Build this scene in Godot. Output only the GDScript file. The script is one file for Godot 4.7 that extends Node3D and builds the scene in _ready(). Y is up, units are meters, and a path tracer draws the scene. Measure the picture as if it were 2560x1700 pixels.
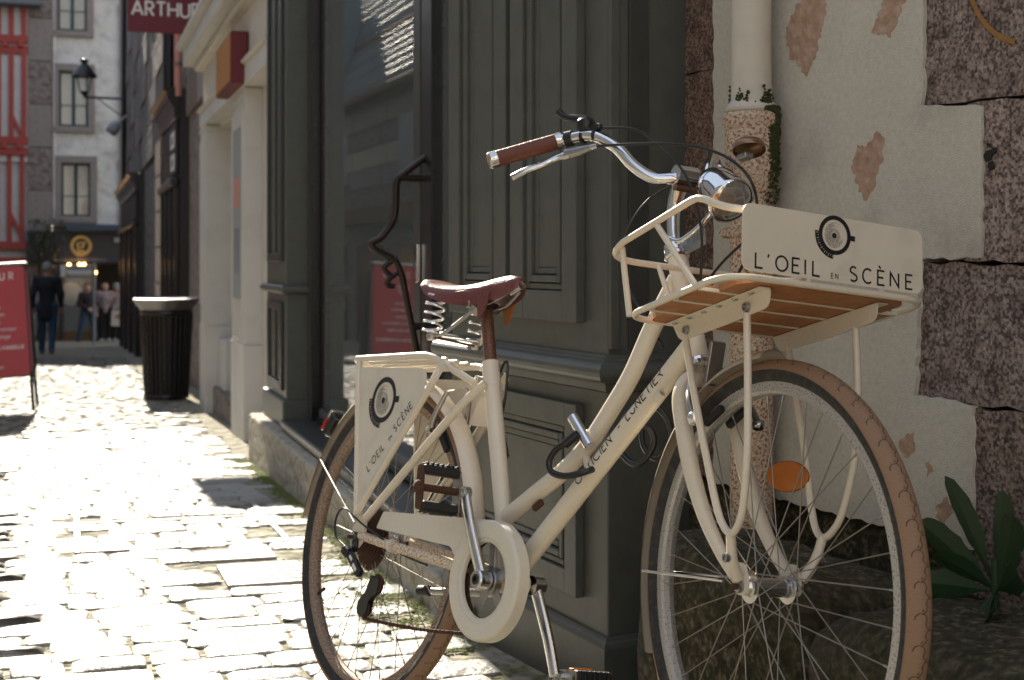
extends Node3D

# ---------------------------------------------------------------- mesh builder
class MB:
	var v := PackedVector3Array()
	var n := PackedVector3Array()
	var uv := PackedVector2Array()
	var ix := PackedInt32Array()
	func vert(p: Vector3, nn: Vector3, t := Vector2.ZERO) -> int:
		v.append(p); n.append(nn); uv.append(t)
		return v.size() - 1
	func face(a: int, b: int, c: int) -> void:
		# a b c run counter-clockwise seen from outside
		ix.append(a); ix.append(c); ix.append(b)
	func tri(a: Vector3, b: Vector3, c: Vector3) -> void:
		var nn := (b - a).cross(c - a).normalized()
		face(vert(a, nn), vert(b, nn), vert(c, nn))
	func quad(a: Vector3, b: Vector3, c: Vector3, d: Vector3) -> void:
		var nn := (c - a).cross(d - b).normalized()
		var i := vert(a, nn, Vector2(0, 0)); vert(b, nn, Vector2(1, 0)); vert(c, nn, Vector2(1, 1)); vert(d, nn, Vector2(0, 1))
		face(i, i + 1, i + 2); face(i, i + 2, i + 3)
	func box(at: Vector3, size: Vector3, ch := 0.0, bs := Basis.IDENTITY) -> MB:
		# chamfered box whose chamfers shade as rounded edges
		var h := size * 0.5
		var c := minf(ch, minf(h.x, minf(h.y, h.z)) * 0.9)
		var id := {}
		for ax in 3:
			for s in [-1, 1]:
				var nn := Vector3.ZERO
				nn[ax] = s
				var b1 := (ax + 1) % 3
				var b2 := (ax + 2) % 3
				for q in [[-1, -1], [1, -1], [1, 1], [-1, 1]]:
					var p := Vector3.ZERO
					p[ax] = h[ax] * s
					p[b1] = (h[b1] - c) * q[0]
					p[b2] = (h[b2] - c) * q[1]
					id[[ax, s, q[0], q[1]]] = vert(at + bs * p, (bs * nn).normalized(), Vector2(q[0] * 0.5 + 0.5, q[1] * 0.5 + 0.5))
				var k := [id[[ax, s, -1, -1]], id[[ax, s, 1, -1]], id[[ax, s, 1, 1]], id[[ax, s, -1, 1]]]
				if s < 0: k.reverse()
				face(k[0], k[1], k[2]); face(k[0], k[2], k[3])
		if c > 0.0:
			for ax in 3:
				var b1 := (ax + 1) % 3
				var b2 := (ax + 2) % 3
				for s1 in [-1, 1]:
					for s2 in [-1, 1]:
						# edge parallel to ax between faces b1(s1) and b2(s2)
						var a0 = id[[b1, s1, s2, -1]]; var a1 = id[[b1, s1, s2, 1]]
						var c0 = id[[b2, s2, -1, s1]]; var c1 = id[[b2, s2, 1, s1]]
						if s1 * s2 > 0:
							face(a0, c0, c1); face(a0, c1, a1)
						else:
							face(a0, c1, c0); face(a0, a1, c1)
			for sx in [-1, 1]:
				for sy in [-1, 1]:
					for sz in [-1, 1]:
						var a = id[[0, sx, sy, sz]]; var b = id[[1, sy, sz, sx]]; var d = id[[2, sz, sx, sy]]
						if sx * sy * sz > 0: face(a, b, d)
						else: face(a, d, b)
		return self
	func tube(pts: Array, rad, seg := 12, caps := true, closed := false, flat := 1.0) -> MB:
		# swept circle; rad is a number or an Array of numbers; flat squeezes the section along its binormal
		var m := pts.size()
		var t0: Vector3 = (pts[1] - pts[0]).normalized()
		var up := Vector3.UP if absf(t0.y) < 0.9 else Vector3.RIGHT
		var nr := (up - t0 * up.dot(t0)).normalized()
		var start := v.size()
		var along := 0.0
		var last := t0
		for i in m:
			var a: Vector3 = pts[maxi(i - 1, 0)] if not closed else pts[(i - 1 + m) % m]
			var b: Vector3 = pts[mini(i + 1, m - 1)] if not closed else pts[(i + 1) % m]
			var t := (b - a).normalized()
			var axis := last.cross(t)
			if axis.length() > 1e-6:
				nr = nr.rotated(axis.normalized(), last.angle_to(t))
			nr = (nr - t * nr.dot(t)).normalized()
			last = t
			var bn := t.cross(nr)
			var r: float = rad[i] if rad is Array else rad
			if i > 0: along += (pts[i] - pts[i - 1]).length()
			for k in seg + 1:
				var an := TAU * k / seg
				var nn := (nr * cos(an) + bn * sin(an))
				vert(pts[i] + nr * (cos(an) * r) + bn * (sin(an) * r * flat), nn, Vector2(along, float(k) / seg))
		var rings := m if closed else m - 1
		for i in rings:
			var o := start + i * (seg + 1)
			var o2 := start + ((i + 1) % m) * (seg + 1)
			for k in seg:
				face(o + k, o2 + k + 1, o2 + k); face(o + k, o + k + 1, o2 + k + 1)
		if caps and not closed:
			for e in 2:
				var i := 0 if e == 0 else m - 1
				var o := start + i * (seg + 1)
				var nn: Vector3 = (pts[0] - pts[1]).normalized() if e == 0 else (pts[m - 1] - pts[m - 2]).normalized()
				var c := vert(pts[i], nn)
				var first := v.size()
				for k in seg + 1: vert(v[o + k], nn)
				for k in seg:
					if e == 0: face(c, first + k + 1, first + k)
					else: face(c, first + k, first + k + 1)
		return self
	func lathe(prof: Array, at: Vector3, axis: Vector3, seg := 24, closed := false) -> MB:
		# prof: Vector2(radius, height along axis), ordered so that outside is to the right when heights grow
		var up := axis.normalized()
		var x := (Vector3.RIGHT if absf(up.x) < 0.9 else Vector3.UP).cross(up).normalized()
		var z := x.cross(up).normalized()
		var start := v.size()
		var m := prof.size()
		for i in m:
			var a: Vector2 = prof[maxi(i - 1, 0)] if not closed else prof[(i - 1 + m) % m]
			var b: Vector2 = prof[mini(i + 1, m - 1)] if not closed else prof[(i + 1) % m]
			var d := (b - a).normalized()
			for k in seg + 1:
				var an := TAU * k / seg
				var dir := x * cos(an) + z * sin(an)
				vert(at + dir * prof[i].x + up * prof[i].y, (dir * d.y - up * d.x).normalized(), Vector2(float(k) / seg, float(i) / maxi(m - 1, 1)))
		for i in (m if closed else m - 1):
			var o := start + i * (seg + 1)
			var o2 := start + ((i + 1) % m) * (seg + 1)
			for k in seg:
				face(o + k, o2 + k, o2 + k + 1); face(o + k, o2 + k + 1, o + k + 1)
		return self
	func lathe_hard(prof: Array, at: Vector3, axis: Vector3, seg := 24) -> MB:
		for i in prof.size() - 1: lathe([prof[i], prof[i + 1]], at, axis, seg)
		return self
	func prism(poly: PackedVector2Array, z0: float, z1: float, xf := Transform3D.IDENTITY, smooth := false) -> MB:
		# extrudes a polygon of the xy plane from z0 to z1
		var p := poly.duplicate()
		if Geometry2D.is_polygon_clockwise(p): p.reverse()
		var tr := Geometry2D.triangulate_polygon(p)
		for e in 2:
			var zz := z1 if e == 0 else z0
			var nn := (xf.basis * Vector3(0, 0, 1 if e == 0 else -1)).normalized()
			var o := v.size()
			for q in p: vert(xf * Vector3(q.x, q.y, zz), nn, q)
			for i in range(0, tr.size(), 3):
				var a := p[tr[i]]; var b := p[tr[i + 1]]; var c := p[tr[i + 2]]
				var ccw := (b - a).cross(c - a) > 0
				if e == 1: ccw = not ccw
				if ccw: face(o + tr[i], o + tr[i + 1], o + tr[i + 2])
				else: face(o + tr[i], o + tr[i + 2], o + tr[i + 1])
		var m := p.size()
		for i in m:
			var a := p[i]; var b := p[(i + 1) % m]
			var na := Vector2(b.y - a.y, a.x - b.x).normalized(); var nb := na
			if smooth:
				var pa := p[(i - 1 + m) % m]; var pc := p[(i + 2) % m]
				na = (na + Vector2(a.y - pa.y, pa.x - a.x).normalized()).normalized()
				nb = (nb + Vector2(pc.y - b.y, b.x - pc.x).normalized()).normalized()
			var n1 := (xf.basis * Vector3(na.x, na.y, 0)).normalized(); var n2 := (xf.basis * Vector3(nb.x, nb.y, 0)).normalized()
			var i0 := vert(xf * Vector3(a.x, a.y, z0), n1); var i1 := vert(xf * Vector3(b.x, b.y, z0), n2)
			var i2 := vert(xf * Vector3(b.x, b.y, z1), n2); var i3 := vert(xf * Vector3(a.x, a.y, z1), n1)
			face(i0, i1, i2); face(i0, i2, i3)
		return self
	func mesh() -> ArrayMesh:
		var a := []
		a.resize(Mesh.ARRAY_MAX)
		a[Mesh.ARRAY_VERTEX] = v; a[Mesh.ARRAY_NORMAL] = n; a[Mesh.ARRAY_TEX_UV] = uv; a[Mesh.ARRAY_INDEX] = ix
		var m := ArrayMesh.new()
		m.add_surface_from_arrays(Mesh.PRIMITIVE_TRIANGLES, a)
		return m

# ---------------------------------------------------------------- scene helpers
const EYE := 1.0                                   # height of the lens over the datum, metres
const CD := Vector3(0.9495, 0, -0.3138)            # across the street, towards the shops on the right
const SD := Vector3(-0.3138, 0, -0.9495)           # along the street, away from the camera
var STREET := Basis(CD, Vector3.UP, -SD)
var PIERB := Basis(Vector3(0.435, 0, 0.9004), Vector3.UP, Vector3(-0.9004, 0, 0.435))
const PIERO := Vector3(0.209, 0, -2.925)
var M := {}
var taken := {}
var rng := RandomNumberGenerator.new()

func numbered(called: String) -> String:
	taken[called] = taken.get(called, -1) + 1
	return called if taken[called] == 0 else "%s_%03d" % [called, taken[called]]
func tag(o: Node, label: String, category: String, group := "", kind := "") -> Node:
	if label: o.set_meta("label", label)
	if category: o.set_meta("category", category)
	if group: o.set_meta("group", group)
	if kind: o.set_meta("kind", kind)
	return o
func thing(called: String, label: String, category: String, xf := Transform3D.IDENTITY, group := "") -> Node3D:
	var o := Node3D.new()
	o.name = numbered(called)
	add_child(o)
	o.transform = xf
	tag(o, label, category, group)
	return o
func obj(called: String, mb, m: Material, parent: Node = null, xf := Transform3D.IDENTITY) -> MeshInstance3D:
	var o := MeshInstance3D.new()
	o.mesh = mb.mesh() if mb is MB else mb
	o.material_override = m
	if parent == null:
		o.name = numbered(called)
		add_child(o)
	else:
		o.name = called
		parent.add_child(o, true)
	o.transform = xf
	return o
func bx(called: String, at: Vector3, size: Vector3, m: Material, parent: Node, ch := 0.004, bs := Basis.IDENTITY) -> MeshInstance3D:
	return obj(called, MB.new().box(Vector3.ZERO, size, ch), m, parent, Transform3D(bs, at))
func tb(called: String, pts: Array, rad, m: Material, parent: Node, seg := 12, closed := false, flat := 1.0) -> MeshInstance3D:
	return obj(called, MB.new().tube(pts, rad, seg, true, closed, flat), m, parent)
func smooth(pts: Array, per := 6, closed := false) -> Array:
	# Catmull-Rom through the points
	var out := []
	var m := pts.size()
	for i in (m if closed else m - 1):
		var a = pts[(i - 1 + m) % m] if closed or i > 0 else pts[0] * 2.0 - pts[1]
		var b = pts[i]
		var c = pts[(i + 1) % m]
		var d = pts[(i + 2) % m] if closed or i < m - 2 else pts[m - 1] * 2.0 - pts[m - 2]
		for k in per:
			var t := float(k) / per
			out.append(0.5 * (2.0 * b + (c - a) * t + (2.0 * a - 5.0 * b + 4.0 * c - d) * t * t + (3.0 * b - a - 3.0 * c + d) * t * t * t))
	if not closed: out.append(pts[m - 1])
	return out
func fillet(pts: Array, r: float, per := 5) -> Array:
	# polyline with its inner corners rounded
	var out := [pts[0]]
	for i in range(1, pts.size() - 1):
		var p = pts[i]
		var d1 = pts[i - 1] - p
		var d2 = pts[i + 1] - p
		var k := minf(r, minf(d1.length(), d2.length()) * 0.48)
		var a = p + d1.normalized() * k
		var b = p + d2.normalized() * k
		for j in per + 1:
			var t := float(j) / per
			out.append(a.lerp(p, t).lerp(p.lerp(b, t), t))
	out.append(pts[pts.size() - 1])
	return out
func round_poly(pts: Array, r, per := 5) -> PackedVector2Array:
	var out := PackedVector2Array()
	var m := pts.size()
	for i in m:
		var p: Vector2 = pts[i]
		var d1: Vector2 = pts[(i - 1 + m) % m] - p
		var d2: Vector2 = pts[(i + 1) % m] - p
		var rr: float = r[i] if r is Array else r
		var k := minf(rr, minf(d1.length(), d2.length()) * 0.49)
		if k < 1e-5:
			out.append(p)
			continue
		for j in per + 1:
			var t := float(j) / per
			var a := p + d1.normalized() * k
			var b := p + d2.normalized() * k
			out.append(a.lerp(p, t).lerp(p.lerp(b, t), t))
	return out
func rect(x0: float, y0: float, x1: float, y1: float) -> Array:
	return [Vector2(x0, y0), Vector2(x1, y0), Vector2(x1, y1), Vector2(x0, y1)]
func S(c: float, t: float, y: float) -> Vector3:      # street coordinates, height over the lens
	return CD * c + SD * t + Vector3(0, y + EYE, 0)
func ground_y(c: float, t: float) -> float:           # world height of the street
	return 0.1576 - 0.04 * (0.3138 * c + 0.9495 * t)

# ---------------------------------------------------------------- lettering built from strokes
const GLYPH := {
	"L": [[0, 1, 0, 0, 0.48, 0], 0.48], "I": [[0, 1, 0, 0], 0.0], "-": [[0, 0.42, 0.34, 0.42], 0.34],
	"E": [[0.5, 1, 0, 1, 0, 0, 0.5, 0], [0, 0.52, 0.42, 0.52], 0.5], "N": [[0, 0, 0, 1, 0.66, 0, 0.66, 1], 0.66],
	"T": [[0, 1, 0.62, 1], [0.31, 1, 0.31, 0], 0.62], "H": [[0, 1, 0, 0], [0.66, 1, 0.66, 0], [0, 0.5, 0.66, 0.5], 0.66],
	"A": [[0, 0, 0.38, 1, 0.76, 0], [0.13, 0.32, 0.63, 0.32], 0.76], "'": [[0.06, 1.0, 0.0, 0.78], 0.1],
	"`": [[0.0, 1.34, 0.16, 1.14], 0.0], "M": [[0, 0, 0.1, 1, 0.42, 0.3, 0.74, 1, 0.84, 0], 0.84], "F": [[0.5, 1, 0, 1, 0, 0], [0, 0.52, 0.42, 0.52], 0.5], "V": [[0, 1, 0.36, 0, 0.72, 1], 0.72], "K": [[0, 1, 0, 0], [0.52, 1, 0.02, 0.42], [0.18, 0.58, 0.56, 0], 0.56],
}
func glyph(ch: String) -> Array:
	# [polylines, width]
	var out := []
	if GLYPH.has(ch):
		var g: Array = GLYPH[ch]
		for i in g.size() - 1:
			var pl := []
			for k in range(0, g[i].size(), 2): pl.append(Vector2(g[i][k], g[i][k + 1]))
			out.append(pl)
		return [out, g[g.size() - 1]]
	var arc := func(cx, cy, rx, ry, a0, a1, n):
		var pl := []
		for i in n + 1:
			var a: float = deg_to_rad(lerpf(a0, a1, float(i) / n))
			pl.append(Vector2(cx + cos(a) * rx, cy + sin(a) * ry))
		return pl
	match ch:
		"O": return [[arc.call(0.48, 0.5, 0.48, 0.5, 90, 451, 28)], 0.96]
		"C": return [[arc.call(0.48, 0.5, 0.48, 0.5, 48, 312, 20)], 0.84]
		"S": return [[arc.call(0.27, 0.75, 0.23, 0.25, 40, 210, 10) + arc.call(0.27, 0.25, 0.25, 0.25, 50, -145, 12)], 0.52]
		"U": return [[[Vector2(0, 1)] + arc.call(0.31, 0.31, 0.31, 0.31, 180, 360, 12) + [Vector2(0.62, 1)]], 0.62]
		"D": return [[[Vector2(0, 0), Vector2(0, 1)] + arc.call(0.18, 0.5, 0.46, 0.5, 90, -90, 12) + [Vector2(0, 0)]], 0.64]
		"P": return [[[Vector2(0, 0), Vector2(0, 1)] + arc.call(0.24, 0.74, 0.27, 0.26, 90, -90, 10) + [Vector2(0, 0.48)]], 0.5]
		"R": return [[[Vector2(0, 0), Vector2(0, 1)] + arc.call(0.24, 0.74, 0.27, 0.26, 90, -90, 10) + [Vector2(0, 0.48)], [Vector2(0.22, 0.48), Vector2(0.54, 0)]], 0.54]
	return [[], 0.35]
func stroke(mb: MB, pl: Array, w: float, on: Callable) -> void:
	# a ribbon of width w along a 2-D polyline, laid by on(Vector2) -> [position, normal]
	if pl.size() < 6:
		var fine := [pl[0]]
		for i in pl.size() - 1:
			var parts := maxi(1, int(pl[i].distance_to(pl[i + 1]) / (w * 1.2)))
			for j in parts: fine.append(pl[i].lerp(pl[i + 1], (j + 1.0) / parts))
		pl = fine
	var m := pl.size()
	var closed: bool = m > 3 and pl[0].distance_to(pl[m - 1]) < w * 0.4
	var ids := []
	for i in m:
		var d1: Vector2 = (pl[i] - pl[i - 1]).normalized() if i > 0 else ((pl[0] - pl[m - 2]).normalized() if closed else (pl[1] - pl[0]).normalized())
		var d2: Vector2 = (pl[i + 1] - pl[i]).normalized() if i < m - 1 else ((pl[1] - pl[0]).normalized() if closed else d1)
		var nn := Vector2(-d1.y, d1.x) + Vector2(-d2.y, d2.x)
		nn = nn.normalized() if nn.length() > 0.2 else Vector2(-d1.y, d1.x)
		var k := minf(1.0 / maxf(nn.dot(Vector2(-d1.y, d1.x)), 0.3), 2.2) * w * 0.5
		var a: Array = on.call(pl[i] + nn * k)
		var b: Array = on.call(pl[i] - nn * k)
		ids.append([mb.vert(a[0], a[1]), mb.vert(b[0], b[1])])
	for i in m - 1:
		mb.face(ids[i][1], ids[i + 1][1], ids[i + 1][0]); mb.face(ids[i][1], ids[i + 1][0], ids[i][0])
func write(text: String, h: float, w: float, gap: float, at: Vector2, dir: Vector2, on: Callable) -> Array:
	# one mesh builder per letter; h cap height, w stroke, gap between letters
	var out := []
	var x := 0.0
	var up := Vector2(-dir.y, dir.x)
	for ch in text:
		if ch == " ":
			x += h * 0.5
			continue
		var g := glyph(ch)
		if ch == "`":        # accent over the next letter
			var mb0 := MB.new()
			for pl in g[0]: stroke(mb0, pl.map(func(q): return at + dir * (x + 0.1 * h + q.x * h) + up * (q.y * h)), w, on)
			out.append(mb0)
			continue
		var mb := MB.new()
		for pl in g[0]: stroke(mb, pl.map(func(q): return at + dir * (x + q.x * h) + up * (q.y * h)), w, on)
		out.append(mb)
		x += g[1] * h + gap
	return out

# ---------------------------------------------------------------- materials
func ramp(stops: Array) -> Gradient:
	var g := Gradient.new()
	g.offsets = PackedFloat32Array(stops.map(func(s): return s[0]))
	g.colors = PackedColorArray(stops.map(func(s): return s[1].linear_to_srgb()))
	return g
func noise_tex(kind: int, freq: float, oct: int, stops: Array, px := 256, sd := 1, normal := false, strength := 4.0) -> NoiseTexture2D:
	var f := FastNoiseLite.new()
	f.noise_type = kind
	f.frequency = freq
	f.seed = sd
	f.fractal_octaves = oct
	f.fractal_type = FastNoiseLite.FRACTAL_FBM
	var t := NoiseTexture2D.new()
	t.width = px; t.height = px
	t.seamless = true
	t.noise = f
	if normal:
		t.as_normal_map = true
		t.bump_strength = strength
	elif stops:
		t.color_ramp = ramp(stops)
	return t
func lin(r: float, g: float, b: float) -> Color:
	return Color(r, g, b)
func mat(called: String, c: Color, rough := 0.6, metal := 0.0, tex: Texture2D = null, scale := 1.0, nrm: Texture2D = null, nscale := 1.0, world := false, hgt: Texture2D = null, hs := 0.0) -> StandardMaterial3D:
	# c is a linear base colour; textures are laid by position
	var m := StandardMaterial3D.new()
	m.resource_name = called
	m.albedo_color = c.linear_to_srgb()
	m.roughness = rough
	m.metallic = metal
	if tex: m.albedo_texture = tex
	if tex or nrm or hgt:
		m.uv1_triplanar = true
		m.uv1_world_triplanar = world
		m.uv1_scale = Vector3.ONE * scale
	if nrm:
		m.normal_enabled = true
		m.normal_texture = nrm
		m.normal_scale = nscale
	if hgt:
		m.heightmap_enabled = true
		m.heightmap_texture = hgt
		m.heightmap_scale = hs
	M[called] = m
	return m

func _ready() -> void:
	rng.seed = 20240611
	# ------------------------------------------------------------ camera, sky, sun, exposure
	var cam := Camera3D.new()
	cam.name = "camera"
	var att := CameraAttributesPhysical.new()
	att.frustum_focal_length = 50.0
	att.frustum_focus_distance = 2.25
	att.frustum_near = 0.05
	att.frustum_far = 400.0
	att.exposure_aperture = 7.5
	cam.attributes = att
	add_child(cam)
	cam.projection = Camera3D.PROJECTION_FRUSTUM
	cam.keep_aspect = Camera3D.KEEP_HEIGHT
	cam.near = 0.05
	cam.far = 400.0
	cam.size = 0.05 * 1700.0 / 3353.5
	cam.frustum_offset = Vector2(0, -0.05 * (850.0 - 644.8) / 3353.5)
	cam.position = Vector3(0, EYE, 0)
	cam.current = true
	var env := Environment.new()
	env.background_mode = Environment.BG_SKY
	var sm := ProceduralSkyMaterial.new()
	sm.sky_top_color = Color(0.54, 0.58, 0.64)
	sm.sky_horizon_color = Color(0.86, 0.81, 0.74)
	sm.sky_curve = 0.12
	sm.ground_bottom_color = Color(0.35, 0.33, 0.30)
	sm.ground_horizon_color = Color(0.55, 0.55, 0.54)
	sm.sun_angle_max = 2.0
	var sky := Sky.new()
	sky.sky_material = sm
	env.sky = sky
	env.background_energy_multiplier = 0.85
	env.tonemap_mode = Environment.TONE_MAPPER_LINEAR
	env.tonemap_exposure = 3.3
	env.sdfgi_enabled = true
	env.ssao_enabled = true
	env.ssil_enabled = true
	var we := WorldEnvironment.new()
	we.name = "world_environment"
	we.environment = env
	add_child(we)
	var sun := DirectionalLight3D.new()
	sun.name = "sun"
	sun.light_energy = 1.25
	sun.light_color = Color(1.0, 0.955, 0.87)
	sun.light_angular_distance = 0.53
	sun.shadow_enabled = true
	add_child(sun)
	var up := deg_to_rad(28.0)
	var to_sun := (SD.rotated(Vector3.UP, deg_to_rad(0.5)) * cos(up) + Vector3.UP * sin(up)).normalized()
	sun.look_at_from_position(to_sun * 20.0, Vector3.ZERO, Vector3.UP)
	make_materials()
	make_street()
	make_grey_shop()
	make_stone_wall()
	make_white_shop()
	make_dark_shops()
	make_far_end()
	make_opposite_side()
	make_bicycle()
	make_props()
	make_people()

func make_materials() -> void:
	var SX := FastNoiseLite.TYPE_SIMPLEX_SMOOTH
	var PE := FastNoiseLite.TYPE_PERLIN
	var CE := FastNoiseLite.TYPE_CELLULAR
	var VA := FastNoiseLite.TYPE_VALUE
	var g := func(x): return Color(x, x, x)
	# shared pictures
	var mottle := noise_tex(SX, 0.02, 5, [[0.0, g.call(0.72)], [0.45, g.call(0.95)], [1.0, g.call(1.0)]], 256, 3)
	var faint := noise_tex(SX, 0.015, 5, [[0.0, g.call(0.86)], [0.5, g.call(0.97)], [1.0, g.call(1.0)]], 256, 5)
	var n_fine := noise_tex(SX, 0.08, 4, [], 256, 7, true, 5.0)
	var n_rough := noise_tex(SX, 0.03, 5, [], 256, 9, true, 10.0)
	var n_grain := noise_tex(VA, 0.22, 3, [], 512, 11, true, 3.0)
	var stain := noise_tex(SX, 0.014, 6, [[0.0, Color(0.42, 0.38, 0.36)], [0.32, Color(0.74, 0.70, 0.68)], [0.55, Color(1, 0.98, 0.96)], [1.0, Color(1.0, 1.0, 1.0)]], 512, 13)
	# bicycle paint: cream enamel with specks of rust and grime
	var paint := noise_tex(SX, 0.05, 4, [[0.0, Color(0.86, 0.80, 0.72)], [0.22, Color(0.97, 0.95, 0.92)], [0.84, Color(1, 1, 1)], [0.90, Color(0.94, 0.89, 0.82)], [0.94, Color(0.6, 0.44, 0.3)], [1.0, Color(0.28, 0.14, 0.07)]], 512, 21)
	var cream := mat("cream_enamel", Color(0.71, 0.64, 0.53), 0.34, 0.0, paint, 4.0)
	cream.clearcoat_enabled = true
	cream.clearcoat = 0.35
	cream.clearcoat_roughness = 0.18
	var worn := noise_tex(SX, 0.045, 5, [[0.0, Color(0.62, 0.55, 0.44)], [0.48, Color(0.74, 0.66, 0.53)], [0.55, Color(0.6, 0.44, 0.3)], [0.62, Color(0.36, 0.17, 0.08)], [1.0, Color(0.22, 0.1, 0.05)]], 512, 22)
	mat("rusty_enamel", Color(1, 1, 1), 0.5, 0.0, worn, 6.0)
	var sheet := mat("painted_sheet", Color(0.70, 0.635, 0.525), 0.45, 0.0, faint, 3.0)
	sheet.clearcoat_enabled = true
	sheet.clearcoat = 0.15
	var lit := mat("thin_painted_sheet", Color(0.70, 0.62, 0.50), 0.5, 0.0, faint, 3.0)
	mat("chain_guard_plastic", Color(0.70, 0.645, 0.545), 0.42, 0.0, noise_tex(SX, 0.05, 4, [[0.0, Color(0.95, 0.93, 0.9)], [0.62, Color(1, 1, 1)], [0.85, Color(0.97, 0.94, 0.9)], [0.93, Color(0.7, 0.58, 0.45)], [1.0, Color(0.8, 0.72, 0.62)]], 512, 23), 3.5)
	mat("chrome", Color(0.72, 0.72, 0.73), 0.07, 1.0)
	mat("brushed_alloy", Color(0.62, 0.62, 0.62), 0.24, 1.0, faint, 6.0)
	mat("dull_steel", Color(0.42, 0.41, 0.40), 0.38, 1.0, mottle, 8.0)
	mat("galvanised", Color(0.45, 0.46, 0.46), 0.4, 1.0, mottle, 10.0)
	mat("spoke_steel", Color(0.33, 0.31, 0.29), 0.34, 1.0)
	mat("dirty_rim", Color(1, 1, 1), 0.42, 0.55, noise_tex(SX, 0.03, 5, [[0.0, Color(0.56, 0.55, 0.53)], [0.62, Color(0.50, 0.48, 0.46)], [0.72, Color(0.30, 0.24, 0.2)], [0.82, Color(0.2, 0.13, 0.1)], [1.0, Color(0.13, 0.08, 0.05)]], 512, 24), 14.0)
	mat("rusty_rim", Color(1, 1, 1), 0.55, 0.3, noise_tex(SX, 0.035, 5, [[0.0, Color(0.46, 0.42, 0.38)], [0.40, Color(0.36, 0.29, 0.24)], [0.55, Color(0.24, 0.145, 0.09)], [1.0, Color(0.13, 0.07, 0.045)]], 512, 25), 11.0)
	mat("rust", Color(1, 1, 1), 0.85, 0.0, noise_tex(SX, 0.06, 4, [[0.0, Color(0.035, 0.016, 0.009)], [0.5, Color(0.075, 0.032, 0.016)], [1.0, Color(0.16, 0.065, 0.028)]], 256, 26), 12.0, n_fine, 0.8)
	mat("rusted_post", Color(1, 1, 1), 0.33, 0.15, noise_tex(SX, 0.07, 4, [[0.0, Color(0.07, 0.028, 0.016)], [0.55, Color(0.14, 0.055, 0.03)], [0.8, Color(0.2, 0.1, 0.06)], [1.0, Color(0.3, 0.2, 0.14)]], 256, 27), 9.0, n_fine, 0.6)
	mat("black_plastic", Color(0.012, 0.012, 0.013), 0.38)
	mat("black_rubber", Color(0.02, 0.02, 0.021), 0.62, 0.0, mottle, 6.0)
	mat("cable_black", Color(0.012, 0.012, 0.014), 0.3)
	mat("brown_leather", Color(1, 1, 1), 0.36, 0.0, noise_tex(SX, 0.06, 4, [[0.0, Color(0.10, 0.028, 0.022)], [0.5, Color(0.155, 0.042, 0.034)], [1.0, Color(0.2, 0.055, 0.042)]], 256, 28), 9.0, n_fine, 0.35)
	mat("raw_leather", Color(0.36, 0.135, 0.04), 0.6, 0.0, mottle, 9.0)
	mat("grip_leather", Color(0.15, 0.042, 0.024), 0.5, 0.0, mottle, 12.0, n_fine, 0.4)
	mat("teak", Color(1, 1, 1), 0.5, 0.0, noise_tex(SX, 0.02, 5, [[0.0, Color(0.30, 0.115, 0.035)], [0.5, Color(0.38, 0.155, 0.052)], [1.0, Color(0.44, 0.19, 0.07)]], 256, 29), 5.0)
	mat("print_black", Color(0.011, 0.011, 0.014), 0.45)
	mat("orange_lens", Color(0.55, 0.15, 0.012), 0.22, 0.0, noise_tex(CE, 0.2, 1, [[0.0, Color(0.6, 0.6, 0.6)], [1.0, Color(1, 1, 1)]], 128, 30), 40.0)
	mat("red_lens", Color(0.42, 0.01, 0.015), 0.15)
	mat("clear_lens", Color(0.6, 0.62, 0.62), 0.10, 0.75, noise_tex(CE, 0.12, 1, [[0.0, g.call(0.6)], [1.0, g.call(1.0)]], 128, 31), 60.0)
	mat("brass", Color(0.30, 0.185, 0.115), 0.36, 0.9, mottle, 14.0)
	# tyres
	M["tyre"] = tyre_material()
	mat("tyre_wall", Color(1, 1, 1), 0.75, 0.0, noise_tex(SX, 0.04, 4, [[0.0, Color(0.016, 0.015, 0.015)], [0.6, Color(0.03, 0.028, 0.027)], [1.0, Color(0.085, 0.07, 0.055)]], 256, 32), 6.0)
	# walls
	var grey := noise_tex(SX, 0.03, 5, [[0.0, g.call(0.78)], [0.5, g.call(0.96)], [0.8, g.call(1.0)], [1.0, Color(1.2, 1.16, 1.1)]], 256, 41)
	mat("grey_paint", Color(0.088, 0.092, 0.081), 0.42, 0.0, grey, 1.3, n_fine, 0.03)
	mat("dark_grey_paint", Color(0.045, 0.047, 0.045), 0.36, 0.0, grey, 2.3)
	mat("white_paint", Color(0.62, 0.565, 0.50), 0.5, 0.0, faint, 0.9)
	mat("white_paint_cool", Color(0.60, 0.58, 0.55), 0.5, 0.0, faint, 0.9)
	mat("black_paint", Color(0.013, 0.014, 0.017), 0.42, 0.0, mottle, 1.2)
	mat("black_gloss", Color(0.015, 0.015, 0.016), 0.25, 0.0, mottle, 1.2)
	var plast := noise_tex(SX, 0.05, 6, [[0.0, Color(0.42, 0.395, 0.335)], [0.2, Color(0.52, 0.49, 0.425)], [0.6, Color(0.56, 0.53, 0.465)], [1.0, Color(0.60, 0.575, 0.515)]], 512, 42)
	var plast_n := noise_tex(SX, 0.22, 4, [], 512, 43, true, 6.0)
	over(mat("plaster", Color(1, 1, 1), 0.92, 0.0, plast, 2.6, plast_n, 0.4), noise_tex(SX, 0.01, 6, [[0.0, g.call(0.72)], [0.35, g.call(0.93)], [1.0, g.call(1.0)]], 512, 14), 0.8)
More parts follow.
